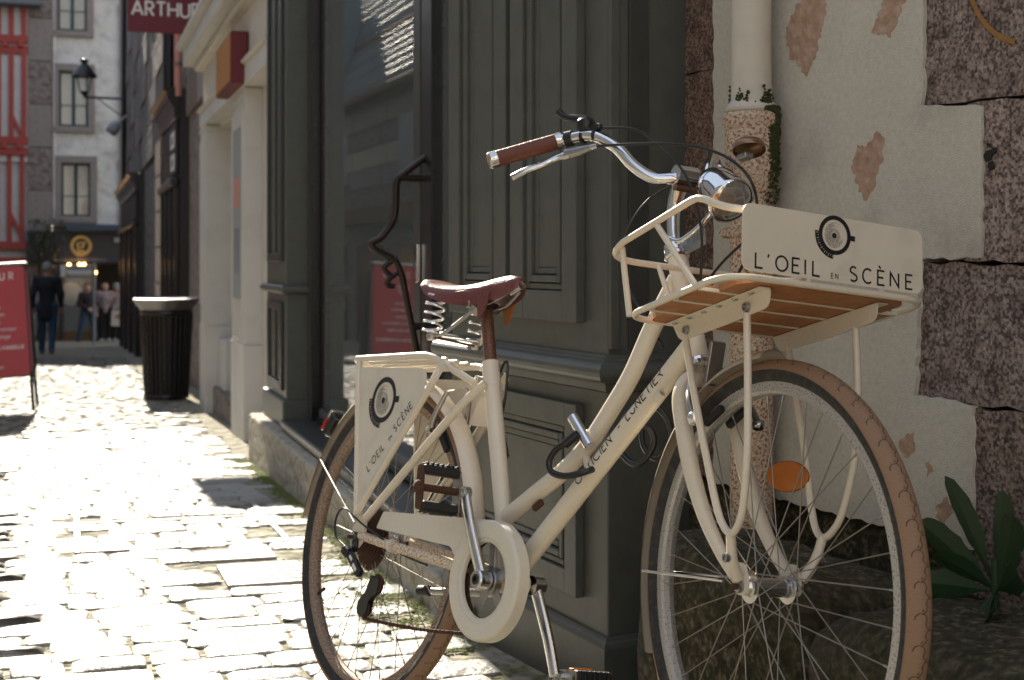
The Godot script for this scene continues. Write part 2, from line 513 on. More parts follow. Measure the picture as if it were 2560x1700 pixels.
	mat("bare_render", Color(1, 1, 1), 0.95, 0.0, noise_tex(SX, 0.03, 5, [[0.0, Color(0.31, 0.20, 0.14)], [0.5, Color(0.39, 0.26, 0.19)], [1.0, Color(0.47, 0.345, 0.265)]], 256, 44), 4.0, n_rough, 0.4)
	for k in 3:
		var q: Array = [[0.75, 0.68, 0.66], [0.86, 0.78, 0.75], [0.66, 0.57, 0.52]][k]
		var gran := noise_tex(VA, 0.23, 3, [[0.0, Color(0.03, 0.027, 0.027)], [0.30, Color(0.11, 0.092, 0.086)], [0.48, Color(0.26, 0.22, 0.205)], [0.66, Color(0.38, 0.335, 0.315)], [1.0, Color(0.60, 0.56, 0.54)]], 512, 45 + k)
		over(mat("granite_%d" % k, Color(q[0], q[1], q[2]), 0.9, 0.0, gran, 1.9, n_grain, 0.5), stain, 1.7)
	over(mat("granite_brown", Color(0.62, 0.47, 0.385), 0.9, 0.0, M["granite_0"].albedo_texture, 2.2, n_grain, 0.5), stain, 2.3)
	mat("pale_stone", Color(0.50, 0.46, 0.40), 0.9, 0.0, noise_tex(SX, 0.02, 6, [[0.0, Color(0.45, 0.42, 0.36)], [0.4, Color(0.85, 0.82, 0.75)], [1.0, Color(1, 1, 1)]], 512, 48), 1.4, n_rough, 0.7)
	mat("old_stone", Color(0.235, 0.205, 0.19), 0.95, 0.0, noise_tex(SX, 0.02, 6, [[0.0, Color(0.4, 0.38, 0.38)], [0.45, Color(0.85, 0.82, 0.8)], [1.0, Color(1.25, 1.2, 1.15)]], 512, 49), 0.5, n_rough, 0.8)
	over(mat("mossy_stone", Color(1, 1, 1), 0.97, 0.0, noise_tex(VA, 0.12, 5, [[0.0, Color(0.012, 0.013, 0.005)], [0.42, Color(0.035, 0.034, 0.013)], [0.58, Color(0.066, 0.056, 0.03)], [0.75, Color(0.12, 0.10, 0.075)], [1.0, Color(0.2, 0.18, 0.15)]], 512, 50), 1.9, n_grain, 0.7), stain, 2.6)
	mat("sett_0", Color(0.33, 0.32, 0.295), 0.5, 0.0, noise_tex(SX, 0.03, 5, [[0.0, g.call(0.55)], [0.5, g.call(0.92)], [1.0, g.call(1.08)]], 512, 51), 2.6, n_rough, 0.45, true)
	for k in [1, 2]:
		var q: Array = [[0.38, 0.37, 0.345], [0.30, 0.28, 0.25]][k - 1]
		mat("sett_%d" % k, Color(q[0], q[1], q[2]), 0.48 + 0.06 * k, 0.0, M["sett_0"].albedo_texture, 2.6, n_rough, 0.45, true)
	mat("joint_sand", Color(1, 1, 1), 0.95, 0.0, noise_tex(SX, 0.02, 6, [[0.0, Color(0.08, 0.1, 0.03)], [0.36, Color(0.16, 0.15, 0.09)], [0.5, Color(0.26, 0.235, 0.19)], [1.0, Color(0.36, 0.33, 0.28)]], 512, 52), 0.9, n_rough, 1.0, true)
	mat("cast_iron_plate", Color(0.34, 0.335, 0.32), 0.42, 0.6, mottle, 3.0)
	# the downpipe
	mat("pipe_cream", Color(0.56, 0.52, 0.45), 0.55, 0.0, faint, 3.0)
	mat("pipe_rust", Color(1, 1, 1), 0.7, 0.0, noise_tex(SX, 0.035, 4, [[0.0, Color(0.55, 0.49, 0.40)], [0.52, Color(0.52, 0.44, 0.35)], [0.60, Color(0.46, 0.29, 0.17)], [0.67, Color(0.27, 0.09, 0.03)], [1.0, Color(0.11, 0.033, 0.014)]], 512, 53), 7.0, n_rough, 0.5)
	mat("moss", Color(1, 1, 1), 1.0, 0.0, noise_tex(SX, 0.05, 4, [[0.0, Color(0.012, 0.016, 0.004)], [0.5, Color(0.03, 0.042, 0.008)], [1.0, Color(0.1, 0.12, 0.02)]], 256, 54), 14.0, n_rough, 1.0)
	mat("moss_bright", Color(1, 1, 1), 1.0, 0.0, noise_tex(SX, 0.05, 4, [[0.0, Color(0.05, 0.062, 0.012)], [0.5, Color(0.10, 0.125, 0.02)], [1.0, Color(0.2, 0.22, 0.05)]], 256, 55), 9.0)
	mat("dark_lichen", Color(0.02, 0.018, 0.016), 1.0, 0.0, mottle, 20.0)
	mat("ochre_paint", Color(0.30, 0.15, 0.045), 0.9, 0.0, mottle, 14.0)
	# leaves
	var leaf := mat("leaf_green", Color(0.016, 0.045, 0.014), 0.45, 0.0, mottle, 9.0)
	leaf.backlight_enabled = true
	leaf.backlight = Color(0.12, 0.25, 0.05)
	# glass
	var gl := mat("shop_glass", Color(0.9, 0.95, 0.95, 0.06), 0.02)
	gl.transparency = BaseMaterial3D.TRANSPARENCY_ALPHA
	gl.albedo_color = Color(0.9, 0.95, 0.95, 0.05)
	var gl2 := mat("window_glass", Color(0.5, 0.6, 0.6), 0.05)
	gl2.transparency = BaseMaterial3D.TRANSPARENCY_ALPHA
	gl2.albedo_color = Color(0.75, 0.82, 0.84, 0.10)
	mat("room_dark", Color(0.03, 0.028, 0.026), 0.9)
	mat("room_mid", Color(0.12, 0.11, 0.10), 0.9)
	mat("curtain", Color(0.62, 0.55, 0.42), 0.9, 0.0, mottle, 2.0)
	mat("bronze", Color(0.042, 0.026, 0.022), 0.36, 0.5, mottle, 8.0)
	# far end and signs
	mat("far_render", Color(0.64, 0.625, 0.60), 0.95, 0.0, noise_tex(SX, 0.012, 6, [[0.0, g.call(0.6)], [0.4, g.call(0.92)], [1.0, g.call(1.05)]], 512, 61), 0.22, n_rough, 0.3)
	mat("far_granite", Color(0.26, 0.225, 0.21), 0.95, 0.0, mottle, 0.8)
	mat("timber_red", Color(0.36, 0.062, 0.05), 0.75, 0.0, mottle, 1.0)
	mat("timber_infill", Color(0.58, 0.56, 0.55), 0.9, 0.0, faint, 0.6)
	mat("teal_paint", Color(0.008, 0.045, 0.05), 0.4)
	mat("slate", Color(0.115, 0.13, 0.15), 0.45, 0.0, mottle, 1.0)
	mat("slate_blue", Color(0.16, 0.195, 0.225), 0.5, 0.0, mottle, 1.0)
	mat("fascia_dark", Color(0.042, 0.034, 0.036), 0.5, 0.0, mottle, 0.6)
	mat("fascia_blue", Color(0.035, 0.055, 0.085), 0.4)
	mat("gold", Color(0.62, 0.40, 0.13), 0.32, 0.6)
	mat("sign_red", Color(0.44, 0.022, 0.03), 0.32, 0.0, faint, 1.5)
	mat("sign_maroon", Color(0.135, 0.008, 0.018), 0.5)
	mat("sign_white", Color(0.75, 0.73, 0.72), 0.6)
	mat("sign_orange", Color(0.42, 0.17, 0.035), 0.6, 0.0, mottle, 3.0)
	mat("sign_pink", Color(0.55, 0.25, 0.2), 0.6)
	mat("sign_grey", Color(0.3, 0.31, 0.32), 0.6)
	mat("skin", Color(0.42, 0.235, 0.165), 0.6)
	for q in [["cloth_navy", 0.012, 0.016, 0.024], ["cloth_denim", 0.022, 0.055, 0.10], ["cloth_black", 0.012, 0.011, 0.012], ["cloth_plum", 0.03, 0.016, 0.02], ["cloth_cream", 0.55, 0.47, 0.4], ["cloth_grey", 0.22, 0.22, 0.235], ["cloth_tan", 0.28, 0.135, 0.055], ["hair_brown", 0.045, 0.025, 0.015], ["hair_grey", 0.25, 0.25, 0.25], ["fur_tan", 0.34, 0.17, 0.065], ["shoe_white", 0.6, 0.6, 0.62], ["cloth_dusk", 0.15, 0.085, 0.06]]:
		mat(q[0], Color(q[1], q[2], q[3]), 0.9, 0.0, mottle, 5.0)
	mat("cloth_check", Color(1, 1, 1), 0.9, 0.0, noise_tex(CE, 0.06, 1, [[0.0, Color(0.5, 0.4, 0.38)], [0.45, Color(0.42, 0.32, 0.3)], [0.5, Color(0.06, 0.035, 0.04)], [1.0, Color(0.05, 0.03, 0.03)]], 128, 63), 7.0)
	var lampm := mat("lamp_glow", Color(1, 0.8, 0.5), 0.4)
	lampm.emission_enabled = true
	lampm.emission = Color(1.0, 0.74, 0.42)
	lampm.emission_energy_multiplier = 6.0
	mat("lantern_black", Color(0.02, 0.02, 0.02), 0.35, 0.3)
	mat("gravel_grey", Color(0.3, 0.28, 0.26), 0.9, 0.0, mottle, 2.0)
	mat("brick_brown", Color(0.14, 0.085, 0.05), 0.9, 0.0, mottle, 2.0)

func over(m: StandardMaterial3D, t: Texture2D, scale: float) -> StandardMaterial3D:
	# a second, coarser picture multiplied over the first
	m.detail_enabled = true
	m.detail_albedo = t
	m.detail_blend_mode = BaseMaterial3D.BLEND_MODE_MUL
	m.detail_uv_layer = BaseMaterial3D.DETAIL_UV_2
	m.uv2_triplanar = true
	m.uv2_scale = Vector3.ONE * scale
	return m

func tyre_material() -> StandardMaterial3D:
	# tan tyre with its moulded scallop tread, drawn once and repeated round the wheel; u runs round, v across
	var W := 256
	var H := 256
	var im := Image.create(W, H, true, Image.FORMAT_RGB8)
	var hm := Image.create(W, H, true, Image.FORMAT_RGB8)
	var fn := FastNoiseLite.new()
	fn.seed = 4
	fn.frequency = 0.03
	fn.fractal_octaves = 4
	var lines := []
	var arc := func(cx, cy, r, a0, a1):
		var pl := []
		for i in 13:
			var a: float = deg_to_rad(lerpf(a0, a1, i / 12.0))
			pl.append(Vector2(cx + cos(a) * r, cy + sin(a) * r * 0.72))
		return pl
	for s in [-1, 1]:
		var o := 0.0 if s < 0 else 128.0
		var cv: float = 128.0 + s * 34.0
		lines.append(arc.call(96.0 + o, cv, 52.0, 90.0 * s, 275.0 * s))
		lines.append([Vector2(96.0 + o, cv - s * 36.0), Vector2(128.0 + o, cv - s * 27.0), Vector2(150.0 + o, cv - s * 38.0), Vector2(178.0 + o, cv - s * 58.0)])
		lines.append([Vector2(140.0 + o, cv - s * 56.0), Vector2(156.0 + o, cv - s * 60.0)])
	var df := PackedFloat32Array()
	df.resize(W * H)
	df.fill(9.0)
	for pl in lines:
		for i in pl.size() - 1:
			var cnt := int(pl[i].distance_to(pl[i + 1])) + 1
			for k in cnt + 1:
				var q: Vector2 = pl[i].lerp(pl[i + 1], float(k) / cnt)
				for dy in range(-5, 6):
					for dx in range(-5, 6):
						var xx := posmod(int(q.x) + dx, W)
						var yy := clampi(int(q.y) + dy, 0, H - 1)
						df[yy * W + xx] = minf(df[yy * W + xx], Vector2(int(q.x) + dx, int(q.y) + dy).distance_to(q))
	for y in H:
		for x in W:
			var d := df[y * W + x]
			var k := clampf((d - 2.0) / 2.0, 0.0, 1.0)
			var an := TAU * x / W
			var nz := fn.get_noise_3d(cos(an) * 60.0, sin(an) * 60.0, y) * 0.5 + 0.5
			var c := Color(0.235, 0.135, 0.078).lerp(Color(0.30, 0.185, 0.115), nz)
			c = Color(0.045, 0.026, 0.017).lerp(c, k).linear_to_srgb()
			im.set_pixel(x, y, c)
			hm.set_pixel(x, y, Color(k, k, k))
	var m := StandardMaterial3D.new()
	m.resource_name = "tan_tyre"
	m.roughness = 0.72
	m.albedo_texture = ImageTexture.create_from_image(im)
	m.heightmap_enabled = true
	m.heightmap_texture = ImageTexture.create_from_image(hm)
	m.heightmap_scale = 0.08
	m.uv1_scale = Vector3(54, 1, 1)
	return m

# ---------------------------------------------------------------- the street
func sett_mesh(sd: int) -> ArrayMesh:
	# one rounded, uneven stone in a unit square, top at y = 0
	var r := RandomNumberGenerator.new()
	r.seed = sd
	var st := SurfaceTool.new()
	st.begin(Mesh.PRIMITIVE_TRIANGLES)
	st.set_smooth_group(0)
	var N := 5
	var xs := [-0.5, -0.40, 0.0, 0.40, 0.5]
	var P := []
	for j in N:
		var row := []
		for i in N:
			var e: bool = i == 0 or i == N - 1 or j == 0 or j == N - 1
			var corner: bool = (i == 0 or i == N - 1) and (j == 0 or j == N - 1)
			var k := 0.90 if corner else 1.0
			row.append(Vector3(xs[i] * k + r.randf_range(-0.03, 0.03), (-0.40 if e else 0.0) + r.randf_range(-0.16, 0.16) * (0.5 if e else 1.0), xs[j] * k + r.randf_range(-0.05, 0.05)))
		P.append(row)
	var skirt := func(a: Vector3): return Vector3(a.x * 1.01, -1.6, a.z * 1.01)
	for j in N - 1:
		for i in N - 1:
			for q in [P[j][i], P[j][i + 1], P[j + 1][i + 1], P[j][i], P[j + 1][i + 1], P[j + 1][i]]: st.add_vertex(q)
	for k in N - 1:
		for e in [[P[0][k + 1], P[0][k]], [P[N - 1][k], P[N - 1][k + 1]], [P[k][0], P[k + 1][0]], [P[k + 1][N - 1], P[k][N - 1]]]:
			for q in [e[0], e[1], skirt.call(e[1]), e[0], skirt.call(e[1]), skirt.call(e[0])]: st.add_vertex(q)
	st.index()
	st.generate_normals()
	return st.commit()

func make_street() -> void:
	# bed of sand and earth under the stones, one sheet to beyond the last houses
	var mb := MB.new()
	for i in 40:
		for j in 60:
			var c0 := -30.0 + 62.0 * i / 40.0; var c1 := -30.0 + 62.0 * (i + 1) / 40.0
			var t0 := -12.0 + 80.0 * j / 60.0; var t1 := -12.0 + 80.0 * (j + 1) / 60.0
			var q := []
			for e in [[c0, t0], [c1, t0], [c1, t1], [c0, t1]]:
				q.append(S(e[0], e[1], ground_y(e[0], e[1]) - EYE - 0.009))
			mb.quad(q[0], q[1], q[2], q[3])
	var street := obj("street", mb, M.joint_sand)
	tag(street, "", "", "", "structure")
	var slope := Vector3(-0.04 * 0.3138, 0, 0.04 * 0.9495)     # fall of the street in its own axes
	var bs := (STREET * Basis(Vector3(0, 0, 1), atan(slope.x)) * Basis(Vector3(1, 0, 0), -atan(slope.z)))
	var kinds := []
	for k in 7: kinds.append(sett_mesh(100 + k))
	# stones in rows across the street
	var all := []
	var t := 2.55
	while t < 26.0:
		var depth := rng.randf_range(0.095, 0.135)
		var c := -4.6 + rng.randf_range(0.0, 0.2)
		while c < 0.96:
			var w := rng.randf_range(0.11, 0.27)
			var cc := c + w * 0.5
			var tt := t + depth * 0.5 + 0.03 * sin(cc * 2.1) + 0.03 * cc
			var cover: bool = (cc > 0.0 and cc < 0.80 and tt > 4.90 and tt < 6.24) or (cc > 0.40 and cc < 0.80 and tt > 4.12 and tt < 4.86)
			var in_cover: bool = cc > 0.07 and cc < 0.73 and tt > 4.96 and tt < 6.18
			if (not cover or in_cover) and cc + w * 0.5 < 0.99 and not (tt > 5.55 and tt < 5.67 and in_cover):
				var p := S(cc, tt, ground_y(cc, tt) - EYE)
				var zz := -p.z
				if zz > 1.0:
					var u := 1280.0 + 3353.0 * p.x / zz
					var vv := 645.0 + 3353.0 * (EYE - p.y) / zz
					if u > -260 and u < 1750 and vv < 1950: all.append({"c": cc, "t": tt, "w": w, "d": depth, "a": w * depth / (zz * zz * zz) * (1.0 if u > -20 and vv < 1720 and not (u > 1200) else 0.02)})
			c += w + rng.randf_range(0.006, 0.02)
		t += depth + rng.randf_range(0.004, 0.013)
	all.sort_custom(func(a, b): return a.a > b.a)
	var rest := {}
	for i in all.size():
		var s: Dictionary = all[i]
		var k := rng.randi() % 7
		var mm := rng.randi() % 3
		var turn := Basis(Vector3.UP, rng.randf_range(-0.05, 0.05) + (PI if rng.randf() < 0.5 else 0.0))
		var tip := Basis(Vector3(1, 0, 0), rng.randf_range(-0.02, 0.02)) * Basis(Vector3(0, 0, 1), rng.randf_range(-0.02, 0.02))
		var xf := Transform3D(bs * tip * turn * Basis.from_scale(Vector3(s.w, 0.013, s.d)), S(s.c, s.t, ground_y(s.c, s.t) - EYE + rng.randf_range(-0.003, 0.003)))
		if i < 290:
			obj("sett", kinds[k], M["sett_%d" % mm], street, xf)
		else:
			if not rest.has(mm):
				rest[mm] = SurfaceTool.new()
				rest[mm].begin(Mesh.PRIMITIVE_TRIANGLES)
			rest[mm].append_from(kinds[k], 0, xf)
	var am := ArrayMesh.new()
	for mm in rest:
		rest[mm].set_material(M["sett_%d" % mm])
		rest[mm].commit(am)
	var o := MeshInstance3D.new()
	o.name = "distant_setts"
	o.mesh = am
	o.set_meta("kind", "stuff")
	street.add_child(o, true)
	# covers let into the paving
	var cov := thing("access_cover", "large rectangular access cover with paving stones set in its metal frame", "cover", Transform3D(bs, S(0.40, 5.57, ground_y(0.40, 5.57) - EYE)))
	var L := 0.70; var D := 1.24
	bx("frame_bar", Vector3(0, -0.0085, D * 0.5), Vector3(L, 0.02, 0.022), M.cast_iron_plate, cov, 0.003)
	bx("frame_bar", Vector3(0, -0.0085, -D * 0.5), Vector3(L, 0.02, 0.022), M.cast_iron_plate, cov, 0.003)
	bx("frame_bar", Vector3(-L * 0.5 - 0.02, -0.0085, 0), Vector3(0.022, 0.02, D + 0.022), M.cast_iron_plate, cov, 0.003)
	bx("frame_bar", Vector3(L * 0.5 + 0.02, -0.0085, 0), Vector3(0.022, 0.02, D + 0.022), M.cast_iron_plate, cov, 0.003)
	bx("middle_bar", Vector3(0, -0.0085, -0.04), Vector3(L, 0.02, 0.014), M.cast_iron_plate, cov, 0.003)
	for q in [["small_cover", "narrow ribbed metal cover beside the large framed access cover", 0.55, 4.715, 0.26, 0.17, 8], ["square_cover", "square ribbed metal cover nearest the bicycle's rear wheel", 0.60, 4.36, 0.27, 0.34, 5]]:
		var pl := thing(q[0], q[1], "cover", Transform3D(bs, S(q[2], q[3], ground_y(q[2], q[3]) - EYE)))
		bx("plate", Vector3(0, -0.008, 0), Vector3(q[4], 0.02, q[5]), M.cast_iron_plate, pl, 0.004)
		for i in q[6]:
			for j in 3:
				bx("rib", Vector3((j - 1) * q[4] * 0.3, 0.003, (i - (q[6] - 1) * 0.5) * q[5] * 0.85 / q[6]), Vector3(q[4] * 0.24, 0.006, q[5] * 0.4 / q[6]), M.cast_iron_plate, pl, 0.002)
	# moss along the foot of the stone step and round the rear wheel
	var moss := MB.new()
	for i in 2600:
		var tt := rng.randf_range(3.2, 7.9)
		var cc := 0.972 - absf(rng.randfn(0.0, 0.10 if tt < 4.6 else 0.035))
		var rr := rng.randf_range(0.003, 0.010)
		var p := S(cc, tt, ground_y(cc, tt) - EYE - 0.004 + rng.randf_range(0.0, 0.002))
		moss.lathe([Vector2(rr, 0), Vector2(rr * 0.8, rr * 0.25), Vector2(0.0001, rr * 0.4)], p, Vector3.UP, 5)
	var mo := obj("moss", moss, M.moss_bright if M.has("moss_bright") else M.moss)
	tag(mo, "low green moss growing between paving and the stone step", "moss", "", "stuff")

# ---------------------------------------------------------------- grey shopfront: pier, window, pilaster
func panel(parent: Node3D, x0: float, x1: float, y0: float, y1: float, z: float, proud: float, stile: float, m: Material) -> void:
	# a raised panel: four boards round a stepped moulding and a sunk field, all in the parent's axes
	var w := x1 - x0
	var h := y1 - y0
	var dz := proud * 0.5
	bx("stile", Vector3(x0 + stile * 0.5, (y0 + y1) * 0.5, z + dz), Vector3(stile, h, proud), m, parent, 0.002)
	bx("stile", Vector3(x1 - stile * 0.5, (y0 + y1) * 0.5, z + dz), Vector3(stile, h, proud), m, parent, 0.002)
	bx("rail", Vector3((x0 + x1) * 0.5, y0 + stile * 0.5, z + dz - 0.0004), Vector3(w - 2 * stile, stile, proud - 0.0008), m, parent, 0.002)
	bx("rail", Vector3((x0 + x1) * 0.5, y1 - stile * 0.5, z + dz - 0.0004), Vector3(w - 2 * stile, stile, proud - 0.0008), m, parent, 0.002)
	for k in 3:
		var e := stile + 0.018 * k
		var hh: float = proud * [0.62, 0.80, 0.36][k]
		var a := 0.018
		bx("moulding", Vector3(x0 + e + a * 0.5, (y0 + y1) * 0.5, z + hh * 0.5), Vector3(a - 0.001, h - 2 * e, hh), m, parent, 0.004)
		bx("moulding", Vector3(x1 - e - a * 0.5, (y0 + y1) * 0.5, z + hh * 0.5), Vector3(a - 0.001, h - 2 * e, hh), m, parent, 0.004)
		bx("moulding", Vector3((x0 + x1) * 0.5, y0 + e + a * 0.5, z + hh * 0.5), Vector3(w - 2 * e - 2 * a, a - 0.001, hh), m, parent, 0.004)
		bx("moulding", Vector3((x0 + x1) * 0.5, y1 - e - a * 0.5, z + hh * 0.5), Vector3(w - 2 * e - 2 * a, a - 0.001, hh), m, parent, 0.004)
	bx("field", Vector3((x0 + x1) * 0.5, (y0 + y1) * 0.5, z + proud * 0.12), Vector3(w - 2 * stile - 0.108, h - 2 * stile - 0.108, proud * 0.24), m, parent, 0.002)

func nosing(called: String, x0: float, x1: float, prof: Array, m: Material, parent: Node3D, ret := -1.0) -> void:
	# a moulding swept along x with profile points (z, y); its right end turns the corner when ret > 0
	var mb := MB.new()
	for i in prof.size() - 1:
		var a: Vector2 = prof[i]; var b: Vector2 = prof[i + 1]
		mb.quad(Vector3(x0, a.y, a.x), Vector3(x1 + (a.x if ret > 0 else 0.0), a.y, a.x), Vector3(x1 + (b.x if ret > 0 else 0.0), b.y, b.x), Vector3(x0, b.y, b.x))
		if ret > 0: mb.quad(Vector3(x1 + a.x, a.y, a.x), Vector3(x1 + a.x, a.y, -ret), Vector3(x1 + b.x, b.y, -ret), Vector3(x1 + b.x, b.y, b.x))
	var pl := PackedVector2Array()
	for q in prof: pl.append(Vector2(-q.x, q.y))
	mb.prism(pl, x0 - 0.0005, x0, Transform3D(Basis(Vector3(0, 0, -1), Vector3(0, 1, 0), Vector3(1, 0, 0)), Vector3.ZERO))
	obj(called, mb, m, parent)

func make_grey_shop() -> void:
	var E := EYE
	# pier at the corner: x runs along its face, 0 at the near corner
	var pier := thing("shop_pier", "grey painted panelled corner pier behind the bicycle", "pier", Transform3D(PIERB, PIERO))
	var core := bx("pier_core", Vector3(-0.43, 2.0, -0.15), Vector3(0.86, 4.4, 0.30), M.grey_paint, pier, 0.004)
	panel(pier, -0.445, -0.102, E - 0.146, 3.6, 0.0, 0.024, 0.07, M.grey_paint)
	panel(pier, -0.830, -0.471, E - 0.146, 3.6, 0.0, 0.024, 0.07, M.grey_paint)
	panel(pier, -0.80, -0.107, E - 0.765, E - 0.330, 0.0, 0.022, 0.055, M.grey_paint)
	var prof := [Vector2(0.0, E - 0.212), Vector2(0.008, E - 0.212), Vector2(0.010, E - 0.218), Vector2(0.016, E - 0.219), Vector2(0.018, E - 0.224)]
	for i in 9:
		var a := deg_to_rad(90.0 - 22.0 * i)
		prof.append(Vector2(0.026 + 0.022 * cos(a), E - 0.248 + 0.022 * sin(a)))
	prof += [Vector2(0.020, E - 0.270), Vector2(0.014, E - 0.276), Vector2(0.012, E - 0.290), Vector2(0.0, E - 0.296)]
	prof.reverse()
	nosing("dado_moulding", -0.90, 0.0, prof, M.grey_paint, pier, 0.30)
	var pp := [Vector2(0.0, E - 0.826), Vector2(0.007, E - 0.828), Vector2(0.010, E - 0.834), Vector2(0.016, E - 0.838), Vector2(0.020, E - 0.848), Vector2(0.022, -0.4)]
	pp.reverse()
	nosing("plinth", -0.872, 0.0, pp, M.grey_paint, pier, 0.30)
	bx("corner_batten", Vector3(0.004, 2.25, -0.075), Vector3(0.008, 2.9, 0.05), M.dark_grey_paint, pier, 0.002)
	bx("corner_edge", Vector3(0.006, 2.25, -0.012), Vector3(0.012, 2.9, 0.022), M.grey_paint, pier, 0.002)
	# the shop behind: local axes (across, up, -along)
	var sh := thing("grey_shopfront", "dark grey shopfront with tall reflecting window between white shop and pier", "shop", Transform3D(STREET, Vector3.ZERO))
	# pilaster with sunk panels
	bx("pilaster", Vector3(1.20, 2.0, -7.36), Vector3(0.245, 4.6, 0.72), M.grey_paint, sh, 0.004)
	for q in [[E - 0.02, 3.6], [E - 0.70, E - 0.235]]:
		var y0: float = q[0]
		var y1: float = q[1]
		for zz in [-7.12, -7.60]:
			bx("panel_stile", Vector3(1.069, (y0 + y1) * 0.5, zz), Vector3(0.016, y1 - y0, 0.045), M.dark_grey_paint, sh, 0.003)
		bx("panel_bead", Vector3(1.070, (y0 + y1) * 0.5, -7.36), Vector3(0.012, y1 - y0 - 0.1, 0.03), M.grey_paint, sh, 0.004)
		bx("panel_rail", Vector3(1.069, y0 + 0.022, -7.36), Vector3(0.016, 0.045, 0.43), M.dark_grey_paint, sh, 0.003)
		bx("panel_rail", Vector3(1.069, y1 - 0.022, -7.36), Vector3(0.016, 0.045, 0.43), M.dark_grey_paint, sh, 0.003)
	bx("pilaster_cap", Vector3(1.185, E - 0.165, -7.36), Vector3(0.29, 0.045, 0.80), M.grey_paint, sh, 0.016)
	bx("pilaster_base", Vector3(1.19, E - 0.815, -7.36), Vector3(0.275, 0.15, 0.77), M.grey_paint, sh, 0.012)
	# frame of the window
	bx("jamb", Vector3(1.235, 2.0, -6.935), Vector3(0.10, 4.6, 0.12), M.dark_grey_paint, sh, 0.006)
	bx("jamb_bead", Vector3(1.205, 2.0, -6.865), Vector3(0.05, 4.6, 0.02), M.black_gloss, sh, 0.004)
	bx("window_frame", Vector3(1.255, 2.0, -6.80), Vector3(0.05, 4.6, 0.10), M.black_gloss, sh, 0.006)
	bx("sill", Vector3(1.16, E - 0.862, -5.28), Vector3(0.25, 0.05, 3.35), M.dark_grey_paint, sh, 0.01)
	bx("sill_rail", Vector3(1.235, E - 0.80, -5.15), Vector3(0.07, 0.085, 3.2), M.dark_grey_paint, sh, 0.01)
	bx("sill_bead", Vector3(1.205, E - 0.815, -5.15), Vector3(0.03, 0.03, 3.2), M.black_gloss, sh, 0.008)
	bx("door_stile", Vector3(1.236, 2.05, -4.77), Vector3(0.055, 4.5, 0.10), M.dark_grey_paint, sh, 0.004)
	bx("door_stile", Vector3(1.236, 2.05, -4.63), Vector3(0.055, 4.5, 0.14), M.black_gloss, sh, 0.004)
	bx("lock_plate", Vector3(1.200, E - 0.02, -4.72), Vector3(0.016, 0.14, 0.035), M.chrome, sh, 0.004)
	var g1 := bx("window_pane", Vector3(1.252, 1.9, -5.785), Vector3(0.005, 4.1, 1.93), M.shop_glass, sh, 0.0, Basis(Vector3.UP, deg_to_rad(1.0)))
	var g2 := bx("door_pane", Vector3(1.252, 1.9, -4.06), Vector3(0.005, 4.1, 1.0), M.shop_glass, sh, 0.0)
	# thin white frame line and lettering printed on the door pane
	for q in [[E + 0.35, 2.6]]:
		bx("printed_line", Vector3(1.2475, 2.0, -4.36), Vector3(0.0012, 1.35, 0.005), M.sign_grey, sh, 0.0)
		bx("printed_line", Vector3(1.2475, E + 0.325, -4.26), Vector3(0.0012, 0.005, 0.2), M.sign_grey, sh, 0.0)
	var on := func(q: Vector2): return [Vector3(1.2472, q.y, -4.34 + q.x), Vector3(-1, 0, 0)]
	for mb in write("L'OEIL", 0.04, 0.006, 0.012, Vector2(0.02, E + 0.75), Vector2(1, 0), on): obj("letter", mb, M.sign_grey, sh)
	# the shop behind the glass
	bx("back_wall", Vector3(3.9, 2.0, -5.3), Vector3(0.1, 5.0, 5.0), M.room_mid, sh, 0.0)
	bx("side_wall", Vector3(2.6, 2.0, -7.75), Vector3(2.6, 5.0, 0.1), M.room_dark, sh, 0.0)
	bx("side_wall", Vector3(2.6, 2.0, -3.3), Vector3(2.4, 5.0, 0.1), M.room_dark, sh, 0.0)
	bx("shop_floor", Vector3(2.6, E - 0.9, -5.3), Vector3(2.6, 0.08, 5.0), M.room_dark, sh, 0.0)
	bx("shop_ceiling", Vector3(2.6, 4.35, -5.3), Vector3(2.7, 0.1, 5.0), M.room_dark, sh, 0.0)
	bx("display_shelf", Vector3(3.6, E + 0.1, -5.6), Vector3(0.4, 0.04, 2.0), M.room_mid, sh, 0.004)
	bx("display_shelf", Vector3(3.6, E - 0.4, -5.6), Vector3(0.4, 0.04, 2.0), M.room_mid, sh, 0.004)
	bx("counter", Vector3(2.2, E - 0.35, -4.15), Vector3(0.6, 0.9, 0.5), M.room_mid, sh, 0.01)
	bx("storey_above", Vector3(2.45, 6.0, -5.2), Vector3(2.75, 3.2, 5.1), M.old_stone, sh, 0.0)
	bx("fascia", Vector3(1.17, 4.3, -5.4), Vector3(0.2, 0.6, 4.6), M.grey_paint, sh, 0.01)
	# bronze door pull in the outline of a face, fixed to the stile
	var H := thing("door_pull", "dark bronze door pull bent into the profile of a face", "door handle", Transform3D(STREET, Vector3(0, 0, 0) + SD * 4.66))
	var pts := []
	for q in [[1.232, 1.374], [1.135, 1.30], [1.108, 1.27], [1.105, 1.20], [1.098, 1.14], [1.055, 1.075], [1.018, 1.053], [1.03, 1.03], [1.07, 1.01], [1.105, 0.985], [1.128, 0.93], [1.150, 0.82], [1.175, 0.70], [1.198, 0.57]]:
		pts.append(Vector3(q[0], q[1], 0))
	tb("face_bar", smooth(pts, 5), 0.0125, M.bronze, H, 10)
